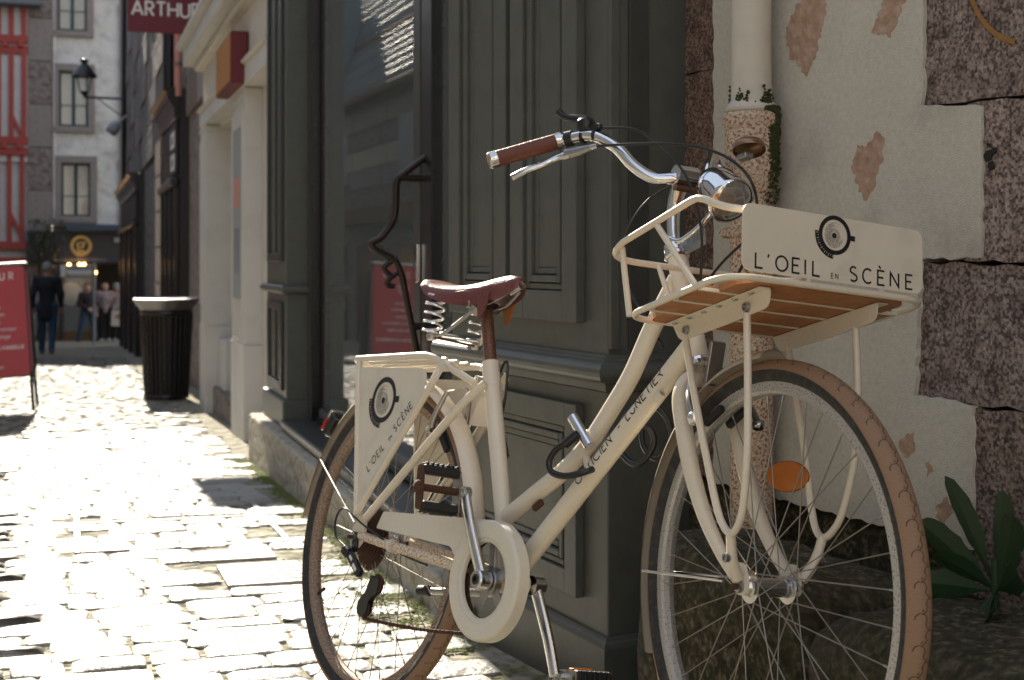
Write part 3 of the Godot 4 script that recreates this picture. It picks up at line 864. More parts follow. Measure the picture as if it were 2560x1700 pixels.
	tb("lip", smooth([Vector3(1.112, 1.0, 0), Vector3(1.085, 0.985, 0), Vector3(1.062, 0.965, 0), Vector3(1.075, 0.945, 0), Vector3(1.10, 0.93, 0)], 4), [0.008] + [0.011, 0.011, 0.011, 0.011, 0.011, 0.011, 0.011, 0.011, 0.011, 0.011, 0.011, 0.011, 0.011, 0.011] + [0.009, 0.008], M.bronze, H, 8)
	tb("lip", smooth([Vector3(1.11, 0.945, 0), Vector3(1.085, 0.93, 0), Vector3(1.072, 0.905, 0), Vector3(1.10, 0.90, 0)], 4), 0.010, M.bronze, H, 8)
	tb("standoff", [Vector3(1.11, 1.285, 0), Vector3(1.21, 1.285, 0)], 0.014, M.bronze, H, 8)
	tb("standoff", [Vector3(1.165, 0.755, 0), Vector3(1.21, 0.755, 0)], 0.014, M.bronze, H, 8)
	# worn stone step along the front, in three blocks
	var step := thing("stone_step", "worn pale stone step under the grey shop window", "step", Transform3D(STREET, Vector3.ZERO))
	var cuts := [3.62, 4.75, 5.95, 7.02, 7.78]
	for i in cuts.size() - 1:
		var m := MB.new()
		var L: float = cuts[i + 1] - cuts[i] - 0.004
		m.box(Vector3.ZERO, Vector3(0.30, 0.62, L), 0.014)
		obj("block", m, M.pale_stone, step, Transform3D(Basis(Vector3(0, 1, 0), 0.002 * (i - 1)), Vector3(1.13, E - 0.89 - 0.31 + 0.002 * (i % 2), -(cuts[i] + cuts[i + 1]) * 0.5)))

# ---------------------------------------------------------------- plaster and granite wall on the right
func ragged(pts: Array, amp: float, step: float, sd: int) -> PackedVector2Array:
	# a polygon with its sides broken into small uneven steps
	var r := RandomNumberGenerator.new()
	r.seed = sd
	var out := PackedVector2Array()
	for i in pts.size():
		var a: Vector2 = pts[i]; var b: Vector2 = pts[(i + 1) % pts.size()]
		var k := maxi(1, int(a.distance_to(b) / step))
		var nn := (b - a).orthogonal().normalized()
		for j in k:
			out.append(a.lerp(b, float(j) / k) + nn * r.randf_range(-amp, amp))
	return out

func stone(called: String, parent: Node3D, x0: float, x1: float, y0: float, y1: float, z: float, depth: float, m: Material, sd: int, jag := 0.004) -> void:
	var mb := MB.new()
	mb.prism(ragged([Vector2(x0, y0), Vector2(x1, y0), Vector2(x1, y1), Vector2(x0, y1)], jag, 0.03, sd), z - depth, z)
	obj(called, mb, m, parent)

func make_stone_wall() -> void:
	var E := EYE
	var w := thing("plastered_wall", "old cream plastered wall with granite corner stones behind the basket", "wall", Transform3D(PIERB, PIERO + PIERB.z * -0.2))
	var P := func(x, y): return Vector2(x, y)
	# stones are one plane; plaster lies 8 mm proud of them with broken edges
	var hi := 4.2
	stone("granite_block", w, 0.0, 0.14, E + 0.412, E + 1.1, 0.0, 0.25, M.granite_brown, 1)
	stone("granite_block", w, 0.0, 0.14, E - 0.48, E + 0.406, 0.002, 0.25, M.granite_brown, 2)
	stone("granite_block", w, 0.0, 0.14, E + 1.106, hi, 0.0, 0.25, M.granite_brown, 3)
	stone("corner_stone", w, 0.70, 1.60, E + 0.262, E + 0.82, 0.0, 0.25, M.granite_0, 4)
	stone("corner_stone", w, 0.85, 1.60, E - 0.004, E + 0.256, 0.002, 0.25, M.granite_1, 5)
	stone("corner_stone", w, 0.70, 1.60, E - 0.243, E - 0.010, -0.002, 0.25, M.granite_0, 6)
	stone("corner_stone", w, 0.84, 1.60, E - 0.56, E - 0.249, 0.001, 0.25, M.granite_2, 7)
	stone("corner_stone", w, 0.80, 1.60, E + 0.826, E + 1.5, 0.001, 0.25, M.granite_1, 8)
	stone("corner_stone", w, 0.72, 1.60, E + 1.506, hi, 0.0, 0.25, M.granite_0, 9)
	var out := [P.call(0.122, E - 0.484), P.call(0.60, E - 0.484), P.call(0.875, E - 0.484), P.call(0.876, E - 0.245), P.call(0.738, E - 0.24), P.call(0.752, E - 0.002), P.call(0.893, E + 0.0), P.call(0.894, E + 0.253), P.call(0.757, E + 0.266), P.call(0.764, E + 0.80), P.call(0.82, E + 0.83), P.call(0.80, hi), P.call(0.122, hi)]
	var mb := MB.new()
	mb.prism(ragged(out, 0.0035, 0.016, 31), -0.2, 0.008)
	obj("plaster", mb, M.plaster, w)
	# paint flaked off the render: thin shallow scars with torn outlines
	var scars := [
		[[0.392, 0.395], [0.372, 0.44], [0.392, 0.478], [0.43, 0.512], [0.47, 0.53], [0.497, 0.515], [0.50, 0.47], [0.485, 0.43], [0.468, 0.39], [0.455, 0.368], [0.437, 0.352], [0.425, 0.372]],
		[[0.625, 0.412], [0.655, 0.45], [0.665, 0.50], [0.715, 0.52], [0.735, 0.49], [0.705, 0.44], [0.68, 0.395], [0.66, 0.405]],
		[[0.575, 0.168], [0.590, 0.205], [0.615, 0.205], [0.640, 0.228], [0.660, 0.215], [0.658, 0.178], [0.635, 0.13], [0.615, 0.105], [0.598, 0.118]],
		[[0.70, -0.335], [0.715, -0.31], [0.735, -0.305], [0.742, -0.33], [0.72, -0.352]], [[0.765, -0.36], [0.775, -0.345], [0.782, -0.365], [0.772, -0.378]], [[0.79, -0.43], [0.815, -0.405], [0.83, -0.425], [0.80, -0.46]]]
	for i in scars.size():
		var pl := []
		for q in scars[i]: pl.append(Vector2(q[0], q[1] + E))
		var sm := MB.new()
		sm.prism(ragged(pl, 0.005, 0.006, 60 + i), 0.006, 0.0088)
		obj("flaked_patch", sm, M.bare_render, w)
	# ochre lines sprayed over the stones, and a dark lichen
	var on := func(q: Vector2): return [Vector3(q.x, q.y + E, 0.0032), Vector3(0, 0, 1)]
	for q in [[[0.775, 0.52], [0.79, 0.475], [0.82, 0.455], [0.86, 0.44], [0.885, 0.40], [0.92, 0.365], [0.96, 0.345]], [[0.82, 0.455], [0.87, 0.462], [0.90, 0.48]]]:
		var pl := []
		for e in q: pl.append(Vector2(e[0], e[1]))
		var gm := MB.new()
		stroke(gm, smooth(pl, 6), 0.009, on)
		obj("sprayed_line", gm, M.ochre_paint, w)
	for q in [[0.905, 0.165, 0.010], [0.912, 0.15, 0.007], [0.918, 0.175, 0.006], [0.906, 0.185, 0.004]]:
		var lm := MB.new()
		var pl := []
		for k in 10: pl.append(Vector2(q[0] + cos(TAU * k / 10) * q[2] * rng.randf_range(0.6, 1.2), E + q[1] + sin(TAU * k / 10) * q[2] * rng.randf_range(0.6, 1.3)))
		lm.prism(PackedVector2Array(pl), 0.001, 0.005)
		obj("lichen_spot", lm, M.dark_lichen, w)
	bx("wall_footing", Vector3(0.85, E - 0.80, -0.12), Vector3(1.9, 0.62, 0.22), M.mossy_stone, w, 0.02)
	bx("upper_wall", Vector3(1.2, 5.2, -0.4), Vector3(2.5, 2.0, 0.7), M.old_stone, w, 0.0)
	# downpipe
	var px := 0.335
	var pz := 0.062
	var D := thing("drainpipe", "cream drainpipe rusting and mossy below its joint", "drainpipe", Transform3D(PIERB, PIERO + PIERB * Vector3(px, 0, -0.2 + pz)))
	obj("upper_pipe", MB.new().lathe([Vector2(0.040, E + 0.30), Vector2(0.040, 4.2)], Vector3.ZERO, Vector3.UP, 28), M.pipe_cream, D)
	obj("spigot", MB.new().lathe([Vector2(0.0415, E + 0.288), Vector2(0.050, E + 0.292), Vector2(0.052, E + 0.30), Vector2(0.046, E + 0.308), Vector2(0.041, E + 0.315), Vector2(0.041, E + 0.345)], Vector3.ZERO, Vector3.UP, 28), M.pipe_cream, D)
	obj("socket", MB.new().lathe([Vector2(0.046, E + 0.13), Vector2(0.050, E + 0.16), Vector2(0.053, E + 0.175), Vector2(0.053, E + 0.262), Vector2(0.057, E + 0.266), Vector2(0.057, E + 0.284), Vector2(0.053, E + 0.290), Vector2(0.0415, E + 0.291)], Vector3.ZERO, Vector3.UP, 28), M.pipe_rust, D)
	obj("lower_pipe", MB.new().lathe([Vector2(0.043, -0.2), Vector2(0.043, E + 0.135)], Vector3.ZERO, Vector3.UP, 28), M.pipe_rust, D)
	bx("collar", Vector3(0, E + 0.05, 0), Vector3(0.10, 0.022, 0.10), M.pipe_rust, D, 0.04)
	var ms := MB.new()
	for i in 1500:
		var a := rng.randf_range(-2.2, 2.2)
		var y := E + 0.292 + absf(rng.randfn(0.0, 0.016)) * (1.0 if sin(a * 5.0 + 1.0) > 0.0 else 0.35)
		var rr := 0.046
		if i % 2 == 0:
			a = rng.randfn(0.15, 0.2)
			y = E + 0.30 - absf(rng.randfn(0.0, 0.07))
			rr = 0.052
		var p := Vector3(cos(a) * rr, y, -sin(a) * rr * 0.9 - (0.012 if i % 2 == 0 else 0.0))
		var s := rng.randf_range(0.0015, 0.0042)
		ms.lathe([Vector2(s, -s), Vector2(s, 0), Vector2(s * 0.6, s * 0.6), Vector2(0.0001, s * 0.8)], p, Vector3(cos(a), 0.3, -sin(a)), 5)
	var mo := obj("moss", ms, M.moss, D)
	mo.set_meta("kind", "stuff")
	# mossy boulders at the foot of the wall
	for q in [["boundary_stone", "rounded mossy stone block behind the front wheel", 0.23, 0.15, 0.0, 0.57, 0.52, 0.28, 5], ["boundary_stone", "larger mossy stone under the leafy plant at lower right", 0.83, 0.17, 0.0, 0.70, 0.58, 0.36, 6]]:
		var ob := obj(q[0], boulder(Vector3(q[5], q[6], q[7]), q[8]), M.mossy_stone, null, Transform3D(PIERB, PIERO + PIERB * Vector3(q[2] + q[5] * 0.5, E - 0.54 - q[6] * 0.5, -0.2 + q[3])))
		tag(ob, q[1], "stone", "mossy stones along the wall foot")

func boulder(size: Vector3, sd: int) -> MB:
	# rounded cuboid with an uneven surface
	var fn := FastNoiseLite.new()
	fn.seed = sd
	fn.frequency = 2.6
	fn.fractal_octaves = 4
	var mb := MB.new()
	var N := 20
	for ax in 3:
		for s in [-1.0, 1.0]:
			var b1 := (ax + 1) % 3
			var b2 := (ax + 2) % 3
			var o := mb.v.size()
			for j in N + 1:
				for i in N + 1:
					var p := Vector3.ZERO
					p[ax] = s; p[b1] = -1.0 + 2.0 * i / N; p[b2] = -1.0 + 2.0 * j / N
					var l := pow(pow(absf(p.x), 7.0) + pow(absf(p.y), 7.0) + pow(absf(p.z), 7.0), 1.0 / 7.0)
					p /= l
					var w := p * size * 0.5
					w *= 1.0 + 0.05 * fn.get_noise_3dv(w * 1.2) + 0.03 * fn.get_noise_3dv(w * 5.0 + Vector3(9, 3, 1))
					mb.vert(w, Vector3(pow(absf(p.x), 6.0) * signf(p.x), pow(absf(p.y), 6.0) * signf(p.y), pow(absf(p.z), 6.0) * signf(p.z)).normalized())
			for j in N:
				for i in N:
					var a := o + j * (N + 1) + i
					if s > 0:
						mb.face(a, a + 1, a + N + 2); mb.face(a, a + N + 2, a + N + 1)
					else:
						mb.face(a, a + N + 2, a + 1); mb.face(a, a + N + 1, a + N + 2)
	return mb

# ---------------------------------------------------------------- the shops further down, local axes (across, up, -along)
func make_white_shop() -> void:
	var E := EYE
	var W := thing("white_shopfront", "white painted shopfront with pilasters and moulded cornice", "shop", Transform3D(STREET, Vector3.ZERO))
	var m: Material = M.white_paint
	var mc: Material = M.white_paint_cool
	# two pilasters on plinths, a door recess between them, wall strip at the near end
	for q in [[8.89, 9.57, 1.21], [11.50, 11.95, 1.31]]:
		var mid: float = -(q[0] + q[1]) * 0.5
		var L: float = q[1] - q[0]
		var dp: float = q[2] - 1.09 + 0.12
		bx("pilaster", Vector3(1.09 + dp * 0.5, E + 0.25, mid), Vector3(dp, 2.0, L), mc, W, 0.006)
		bx("pilaster_base", Vector3(1.083 + dp * 0.5, E - 1.0, mid), Vector3(dp, 0.86, L + 0.03), mc, W, 0.01)
		bx("base_cap", Vector3(1.086 + dp * 0.5, E - 0.56, mid), Vector3(dp, 0.03, L + 0.014), mc, W, 0.012)
		bx("pilaster_cap", Vector3(1.083 + dp * 0.5, E + 1.09, mid), Vector3(dp, 0.06, L + 0.03), mc, W, 0.012)
		for e in [-1, 1]:
			bx("panel_bead", Vector3(1.087, E + 0.3, mid + e * L * 0.40), Vector3(0.014, 1.4, 0.03), mc, W, 0.005)
	bx("wall_strip", Vector3(1.29, E + 0.2, -8.36), Vector3(0.16, 3.0, 1.05), m, W, 0.004)
	bx("corner_strip", Vector3(1.165, E + 0.2, -7.81), Vector3(0.10, 3.2, 0.05), m, W, 0.006)
	bx("recess_back", Vector3(1.75, E + 0.2, -10.5), Vector3(0.1, 3.0, 2.0), m, W, 0.004)
	bx("recess_block", Vector3(1.31, E - 0.98, -11.2), Vector3(0.24, 0.62, 0.56), mc, W, 0.01)
	bx("doorstep", Vector3(1.42, E - 1.22, -10.5), Vector3(0.55, 0.3, 1.86), M.old_stone, W, 0.01)
	bx("recess_soffit", Vector3(1.48, E + 1.11, -10.5), Vector3(0.55, 0.04, 1.9), m, W, 0.004)
	# entablature
	bx("architrave", Vector3(1.20, E + 1.19, -9.85), Vector3(0.24, 0.13, 4.16), mc, W, 0.006)
	bx("moulding", Vector3(1.19, E + 1.27, -9.85), Vector3(0.27, 0.035, 4.2), m, W, 0.014)
	bx("frieze", Vector3(1.215, E + 1.46, -9.85), Vector3(0.21, 0.36, 4.14), m, W, 0.004)
	bx("bed_moulding", Vector3(1.185, E + 1.66, -9.9), Vector3(0.29, 0.06, 4.3), m, W, 0.02)
	bx("cornice", Vector3(1.145, E + 1.76, -9.95), Vector3(0.37, 0.14, 4.5), mc, W, 0.012)
	bx("cornice_cap", Vector3(1.12, E + 1.865, -9.95), Vector3(0.43, 0.07, 4.6), mc, W, 0.02)
	bx("storey_above", Vector3(2.2, E + 4.4, -9.9), Vector3(2.0, 5.0, 4.3), M.far_render, W, 0.0)
	bx("shop_side", Vector3(2.2, E + 0.3, -11.9), Vector3(1.7, 3.2, 0.1), M.room_dark, W, 0.0)
	# posters behind clear sheets on the pilasters
	bx("poster", Vector3(1.086, E + 0.30, -9.23), Vector3(0.006, 1.15, 0.44), M.sign_grey, W, 0.001)
	bx("poster_print", Vector3(1.0820, E + 0.44, -9.23), Vector3(0.002, 0.2, 0.3), M.sign_pink, W, 0.0)
	bx("poster_print", Vector3(1.0820, E + 0.05, -9.23), Vector3(0.002, 0.3, 0.3), M.cloth_grey, W, 0.0)
	var B := thing("box_sign", "small orange and dark red box sign fixed on the white frieze", "sign", Transform3D(STREET, S(1.05, 9.25, 1.30)))
	bx("case", Vector3(0.0, 0, 0), Vector3(0.11, 0.34, 0.92), M.sign_maroon, B, 0.008)
	bx("face", Vector3(-0.057, 0, 0), Vector3(0.006, 0.30, 0.86), M.sign_orange, B, 0.002)
	# projecting sign
	var A := thing("projecting_sign", "dark red projecting shop sign with white capital letters, high over street", "sign", Transform3D(STREET, S(0.52, 13.0, 2.113)))
	bx("panel", Vector3(0.42, 0.30, 0), Vector3(0.84, 0.60, 0.05), M.sign_maroon, A, 0.004)
	var on := func(q: Vector2): return [Vector3(q.x, q.y, 0.0265), Vector3(0, 0, 1)]
	for mb in write("ARTHUR", 0.128, 0.021, 0.028, Vector2(0.04, 0.155), Vector2(1, 0), on): obj("letter", mb, M.sign_white, A)
	tb("bracket", [Vector3(0.1, 0.62, 0), Vector3(0.95, 0.62, 0)], 0.015, M.lantern_black, A, 8)

func dark_shop(t0: float, t1: float, top: float, sign_y: float, low: float, label: String) -> Node3D:
	var W := thing("black_shopfront", label, "shop", Transform3D(STREET, Vector3.ZERO))
	var E := EYE
	var F := 1.2
	var L := t1 - t0
	var mid := -(t0 + t1) * 0.5
	bx("carcass", Vector3(F + 0.19, E + (top + low) * 0.5, mid), Vector3(0.30, top - low, L), M.black_paint, W, 0.01)
	var prof := [Vector2(-0.04, E + top - 0.36), Vector2(0.02, E + top - 0.35), Vector2(0.03, E + top - 0.24), Vector2(0.08, E + top - 0.15), Vector2(0.10, E + top - 0.13), Vector2(0.11, E + top - 0.06), Vector2(0.15, E + top - 0.04), Vector2(0.15, E + top), Vector2(-0.04, E + top + 0.01)]
	var mb := MB.new()
	var pl := PackedVector2Array()
	for q in prof: pl.append(Vector2(q.x, q.y))
	mb.prism(pl, t0 - 0.03, t1, Transform3D(Basis(Vector3(-1, 0, 0), Vector3(0, 1, 0), Vector3(0, 0, -1)), Vector3(F, 0, 0)))
	obj("cornice", mb, M.black_gloss, W)
	bx("sign_board", Vector3(F + 0.015, E + (top - 0.36 + sign_y) * 0.5 + 0.02, mid), Vector3(0.03, top - 0.42 - sign_y, L - 0.3), M.fascia_dark, W, 0.004)
	bx("ledge", Vector3(F - 0.01, E + sign_y - 0.05, mid), Vector3(0.10, 0.12, L), M.black_gloss, W, 0.03)
	for k in 4:
		bx("mullion", Vector3(F + 0.01, E + (sign_y + low) * 0.5, -(t0 + 0.12 + (L - 0.24) * k / 3.0)), Vector3(0.06, sign_y - low - 0.2, 0.12), M.black_gloss, W, 0.01)
	return W

func make_dark_shops() -> void:
	var E := EYE
	var a := dark_shop(16.2, 18.85, 2.0, 0.95, -1.8, "tall black shopfront with carved cornice and white lettered sign boards")
	for k in 2:
		var yy := E + 1.42 - 0.27 * k
		bx("white_plaque", Vector3(1.196, yy, -16.75), Vector3(0.006, 0.20, 0.62), M.sign_white, a, 0.001)
		bx("plaque_mark", Vector3(1.1915, yy, -16.75), Vector3(0.003, 0.09, 0.20), M.fascia_dark, a, 0.001)
	dark_shop(26.1, 34.3, 1.60, 0.70, -2.3, "lower black shopfront further down the street beside the square")
	var P := thing("stone_pier", "slim pale stone pier between the two black shopfronts", "pier", Transform3D(STREET, Vector3.ZERO))
	for k in 7: bx("stone", Vector3(1.30, E - 1.85 + 0.50 * k + 0.25, -19.5), Vector3(0.22, 0.492, 1.15), M.granite_brown, P, 0.01)
	# old stone house over them
	var H := thing("old_stone_house", "tall weathered grey stone house above the black shopfronts", "house", Transform3D(STREET, Vector3.ZERO))
	bx("wall", Vector3(2.35, E + 3.0, -23.6), Vector3(2.0, 12.0, 21.8), M.old_stone, H, 0.02)
	for k in 19:
		for j in 8:
			if k < 2 and j > 6: continue
			var y := E + 1.95 + j * 0.60
			var hh: float = [0.0, 0.55, -0.2, 0.3][(j * 3) % 4]
			bx("stone", Vector3(1.345 - 0.008 * ((k * 7 + j * 3) % 4), y, -(12.9 + k * 1.15 + hh)), Vector3(0.05, 0.585, 1.13), [M.old_stone, M.old_stone, M.far_granite, M.old_stone, M.granite_2][(k * 2 + j) % 5], H, 0.014)
	tb("dark_downpipe", [Vector3(1.22, E + 1.9, -17.6), Vector3(1.22, E + 7.0, -17.6)], 0.08, M.black_paint, H, 12)
	tb("pale_downpipe", [Vector3(1.22, E + 1.9, -16.2), Vector3(1.22, E + 7.0, -16.2)], 0.045, M.sign_pink, H, 12)
	for y in [2.25, 2.65, 3.2]: obj("pipe_joint", MB.new().lathe([Vector2(0.052, 0), Vector2(0.052, 0.05)], Vector3(1.22, E + y, -16.2), Vector3.UP, 12), M.old_stone, H)
	tb("dark_downpipe", [Vector3(1.26, E + 1.5, -33.6), Vector3(1.26, E + 8.0, -33.6)], 0.06, M.black_paint, H, 10)
	# street lantern on its bracket
	var L := thing("street_lantern", "black four sided street lantern on a wall bracket", "street lamp", Transform3D(STREET, S(0.35, 33.0, 3.82)))
	tb("bracket_arm", [Vector3(0.0, -0.05, 0), Vector3(0.95, -0.06, 0)], 0.03, M.lantern_black, L, 8)
	tb("bracket_stay", [Vector3(0.28, -0.06, 0), Vector3(0.76, -0.42, 0), Vector3(0.95, -0.46, 0)], 0.013, M.lantern_black, L, 6)
	obj("cup", MB.new().lathe([Vector2(0.02, -0.06), Vector2(0.04, 0.0), Vector2(0.07, 0.04), Vector2(0.11, 0.06), Vector2(0.11, 0.085), Vector2(0.0, 0.085)], Vector3.ZERO, Vector3.UP, 12), M.lantern_black, L)
	for k in 4:
		var a0 := TAU * (k + 0.5) / 4
		var a1 := TAU * (k + 1.5) / 4
		tb("glazing_bar", [Vector3(cos(a0) * 0.14, 0.085, sin(a0) * 0.14), Vector3(cos(a0) * 0.24, 0.43, sin(a0) * 0.24)], 0.012, M.lantern_black, L, 6)
		var pm := MB.new()
		pm.quad(Vector3(cos(a0) * 0.135, 0.085, sin(a0) * 0.135), Vector3(cos(a1) * 0.135, 0.085, sin(a1) * 0.135), Vector3(cos(a1) * 0.235, 0.43, sin(a1) * 0.235), Vector3(cos(a0) * 0.235, 0.43, sin(a0) * 0.235))
		obj("pane", pm, M.window_glass, L)
	obj("roof", MB.new().lathe([Vector2(0.29, 0.42), Vector2(0.285, 0.46), Vector2(0.20, 0.60), Vector2(0.12, 0.70), Vector2(0.07, 0.73), Vector2(0.07, 0.77), Vector2(0.115, 0.79), Vector2(0.07, 0.84), Vector2(0.0, 0.86)], Vector3.ZERO, Vector3.UP, 16), M.lantern_black, L)
	var fl := thing("wall_floodlight", "small pale floodlight below the street lantern", "floodlight", Transform3D(STREET, S(1.02, 33.0, 3.08)))
	obj("housing", MB.new().lathe([Vector2(0.0, -0.18), Vector2(0.13, -0.17), Vector2(0.15, -0.02), Vector2(0.12, 0.1), Vector2(0.05, 0.15), Vector2(0.0, 0.16)], Vector3.ZERO, Vector3(0.7, 1, 0), 14), M.sign_grey, fl)
	tb("arm", [Vector3(0.08, 0.10, 0), Vector3(0.30, 0.30, 0)], 0.03, M.sign_grey, fl, 8)

func window_at(parent: Node3D, c: float, y: float, w: float, h: float, z: float, frame: Material, surround: Material, bars := 1) -> void:
	# granite surround, green frame, two casements, curtained dark behind
	var E := EYE
	bx("surround", Vector3(c, E + y + h * 0.5 + 0.11, z + 0.03), Vector3(w + 0.38, 0.20, 0.14), surround, parent, 0.01)
	bx("surround", Vector3(c, E + y - h * 0.5 - 0.10, z + 0.04), Vector3(w + 0.38, 0.17, 0.18), surround, parent, 0.01)
	for s in [-1, 1]: bx("surround", Vector3(c + s * (w * 0.5 + 0.095), E + y, z + 0.03), Vector3(0.19, h + 0.02, 0.14), surround, parent, 0.01)
	bx("curtain", Vector3(c, E + y, z - 0.22), Vector3(w, h, 0.02), M.curtain, parent, 0.0)
	for s in [-1, 1]:
		bx("window_frame", Vector3(c + s * (w * 0.5 - 0.03), E + y, z - 0.08), Vector3(0.06, h, 0.06), frame, parent, 0.006)
		bx("window_pane", Vector3(c + s * w * 0.25, E + y, z - 0.085), Vector3(w * 0.5 - 0.1, h - 0.1, 0.006), M.window_glass, parent, 0.0)
		bx("window_frame", Vector3(c, E + y + s * (h * 0.5 - 0.03), z - 0.08), Vector3(w - 0.12, 0.06, 0.06), frame, parent, 0.006)
		for k in bars: bx("glazing_bar", Vector3(c + s * w * 0.25, E + y - h * 0.5 + h * (k + 1.0) / (bars + 1.6), z - 0.078), Vector3(w * 0.5 - 0.1, 0.03, 0.03), frame, parent, 0.003)
	bx("window_frame", Vector3(c, E + y, z - 0.075), Vector3(0.10, h - 0.12, 0.07), frame, parent, 0.006)

func wall_with_holes(called: String, parent: Node3D, c0: float, c1: float, y0: float, y1: float, z: float, thick: float, holes: Array, m: Material) -> void:
	# wall from boxes round its openings: holes = [c, y, w, h] stacked in one column, from the top down
	var E := EYE
	if holes.is_empty():
		bx(called, Vector3((c0 + c1) * 0.5, E + (y0 + y1) * 0.5, z - thick * 0.5), Vector3(c1 - c0, y1 - y0, thick), m, parent, 0.0)
		return
	var hc: float = holes[0][0]
	var hw: float = holes[0][2]
	bx(called, Vector3((c0 + hc - hw * 0.5) * 0.5, E + (y0 + y1) * 0.5, z - thick * 0.5), Vector3(hc - hw * 0.5 - c0, y1 - y0, thick), m, parent, 0.0)
	bx(called, Vector3((c1 + hc + hw * 0.5) * 0.5, E + (y0 + y1) * 0.5, z - thick * 0.5), Vector3(c1 - hc - hw * 0.5, y1 - y0, thick), m, parent, 0.0)
	var top := y1
	for h in holes:
		var ht: float = h[1] + h[3] * 0.5
		bx(called, Vector3(hc, E + (top + ht) * 0.5, z - thick * 0.5), Vector3(hw, top - ht, thick), m, parent, 0.0)
		top = h[1] - h[3] * 0.5
	bx(called, Vector3(hc, E + (top + y0) * 0.5, z - thick * 0.5), Vector3(hw, top - y0, thick), m, parent, 0.0)

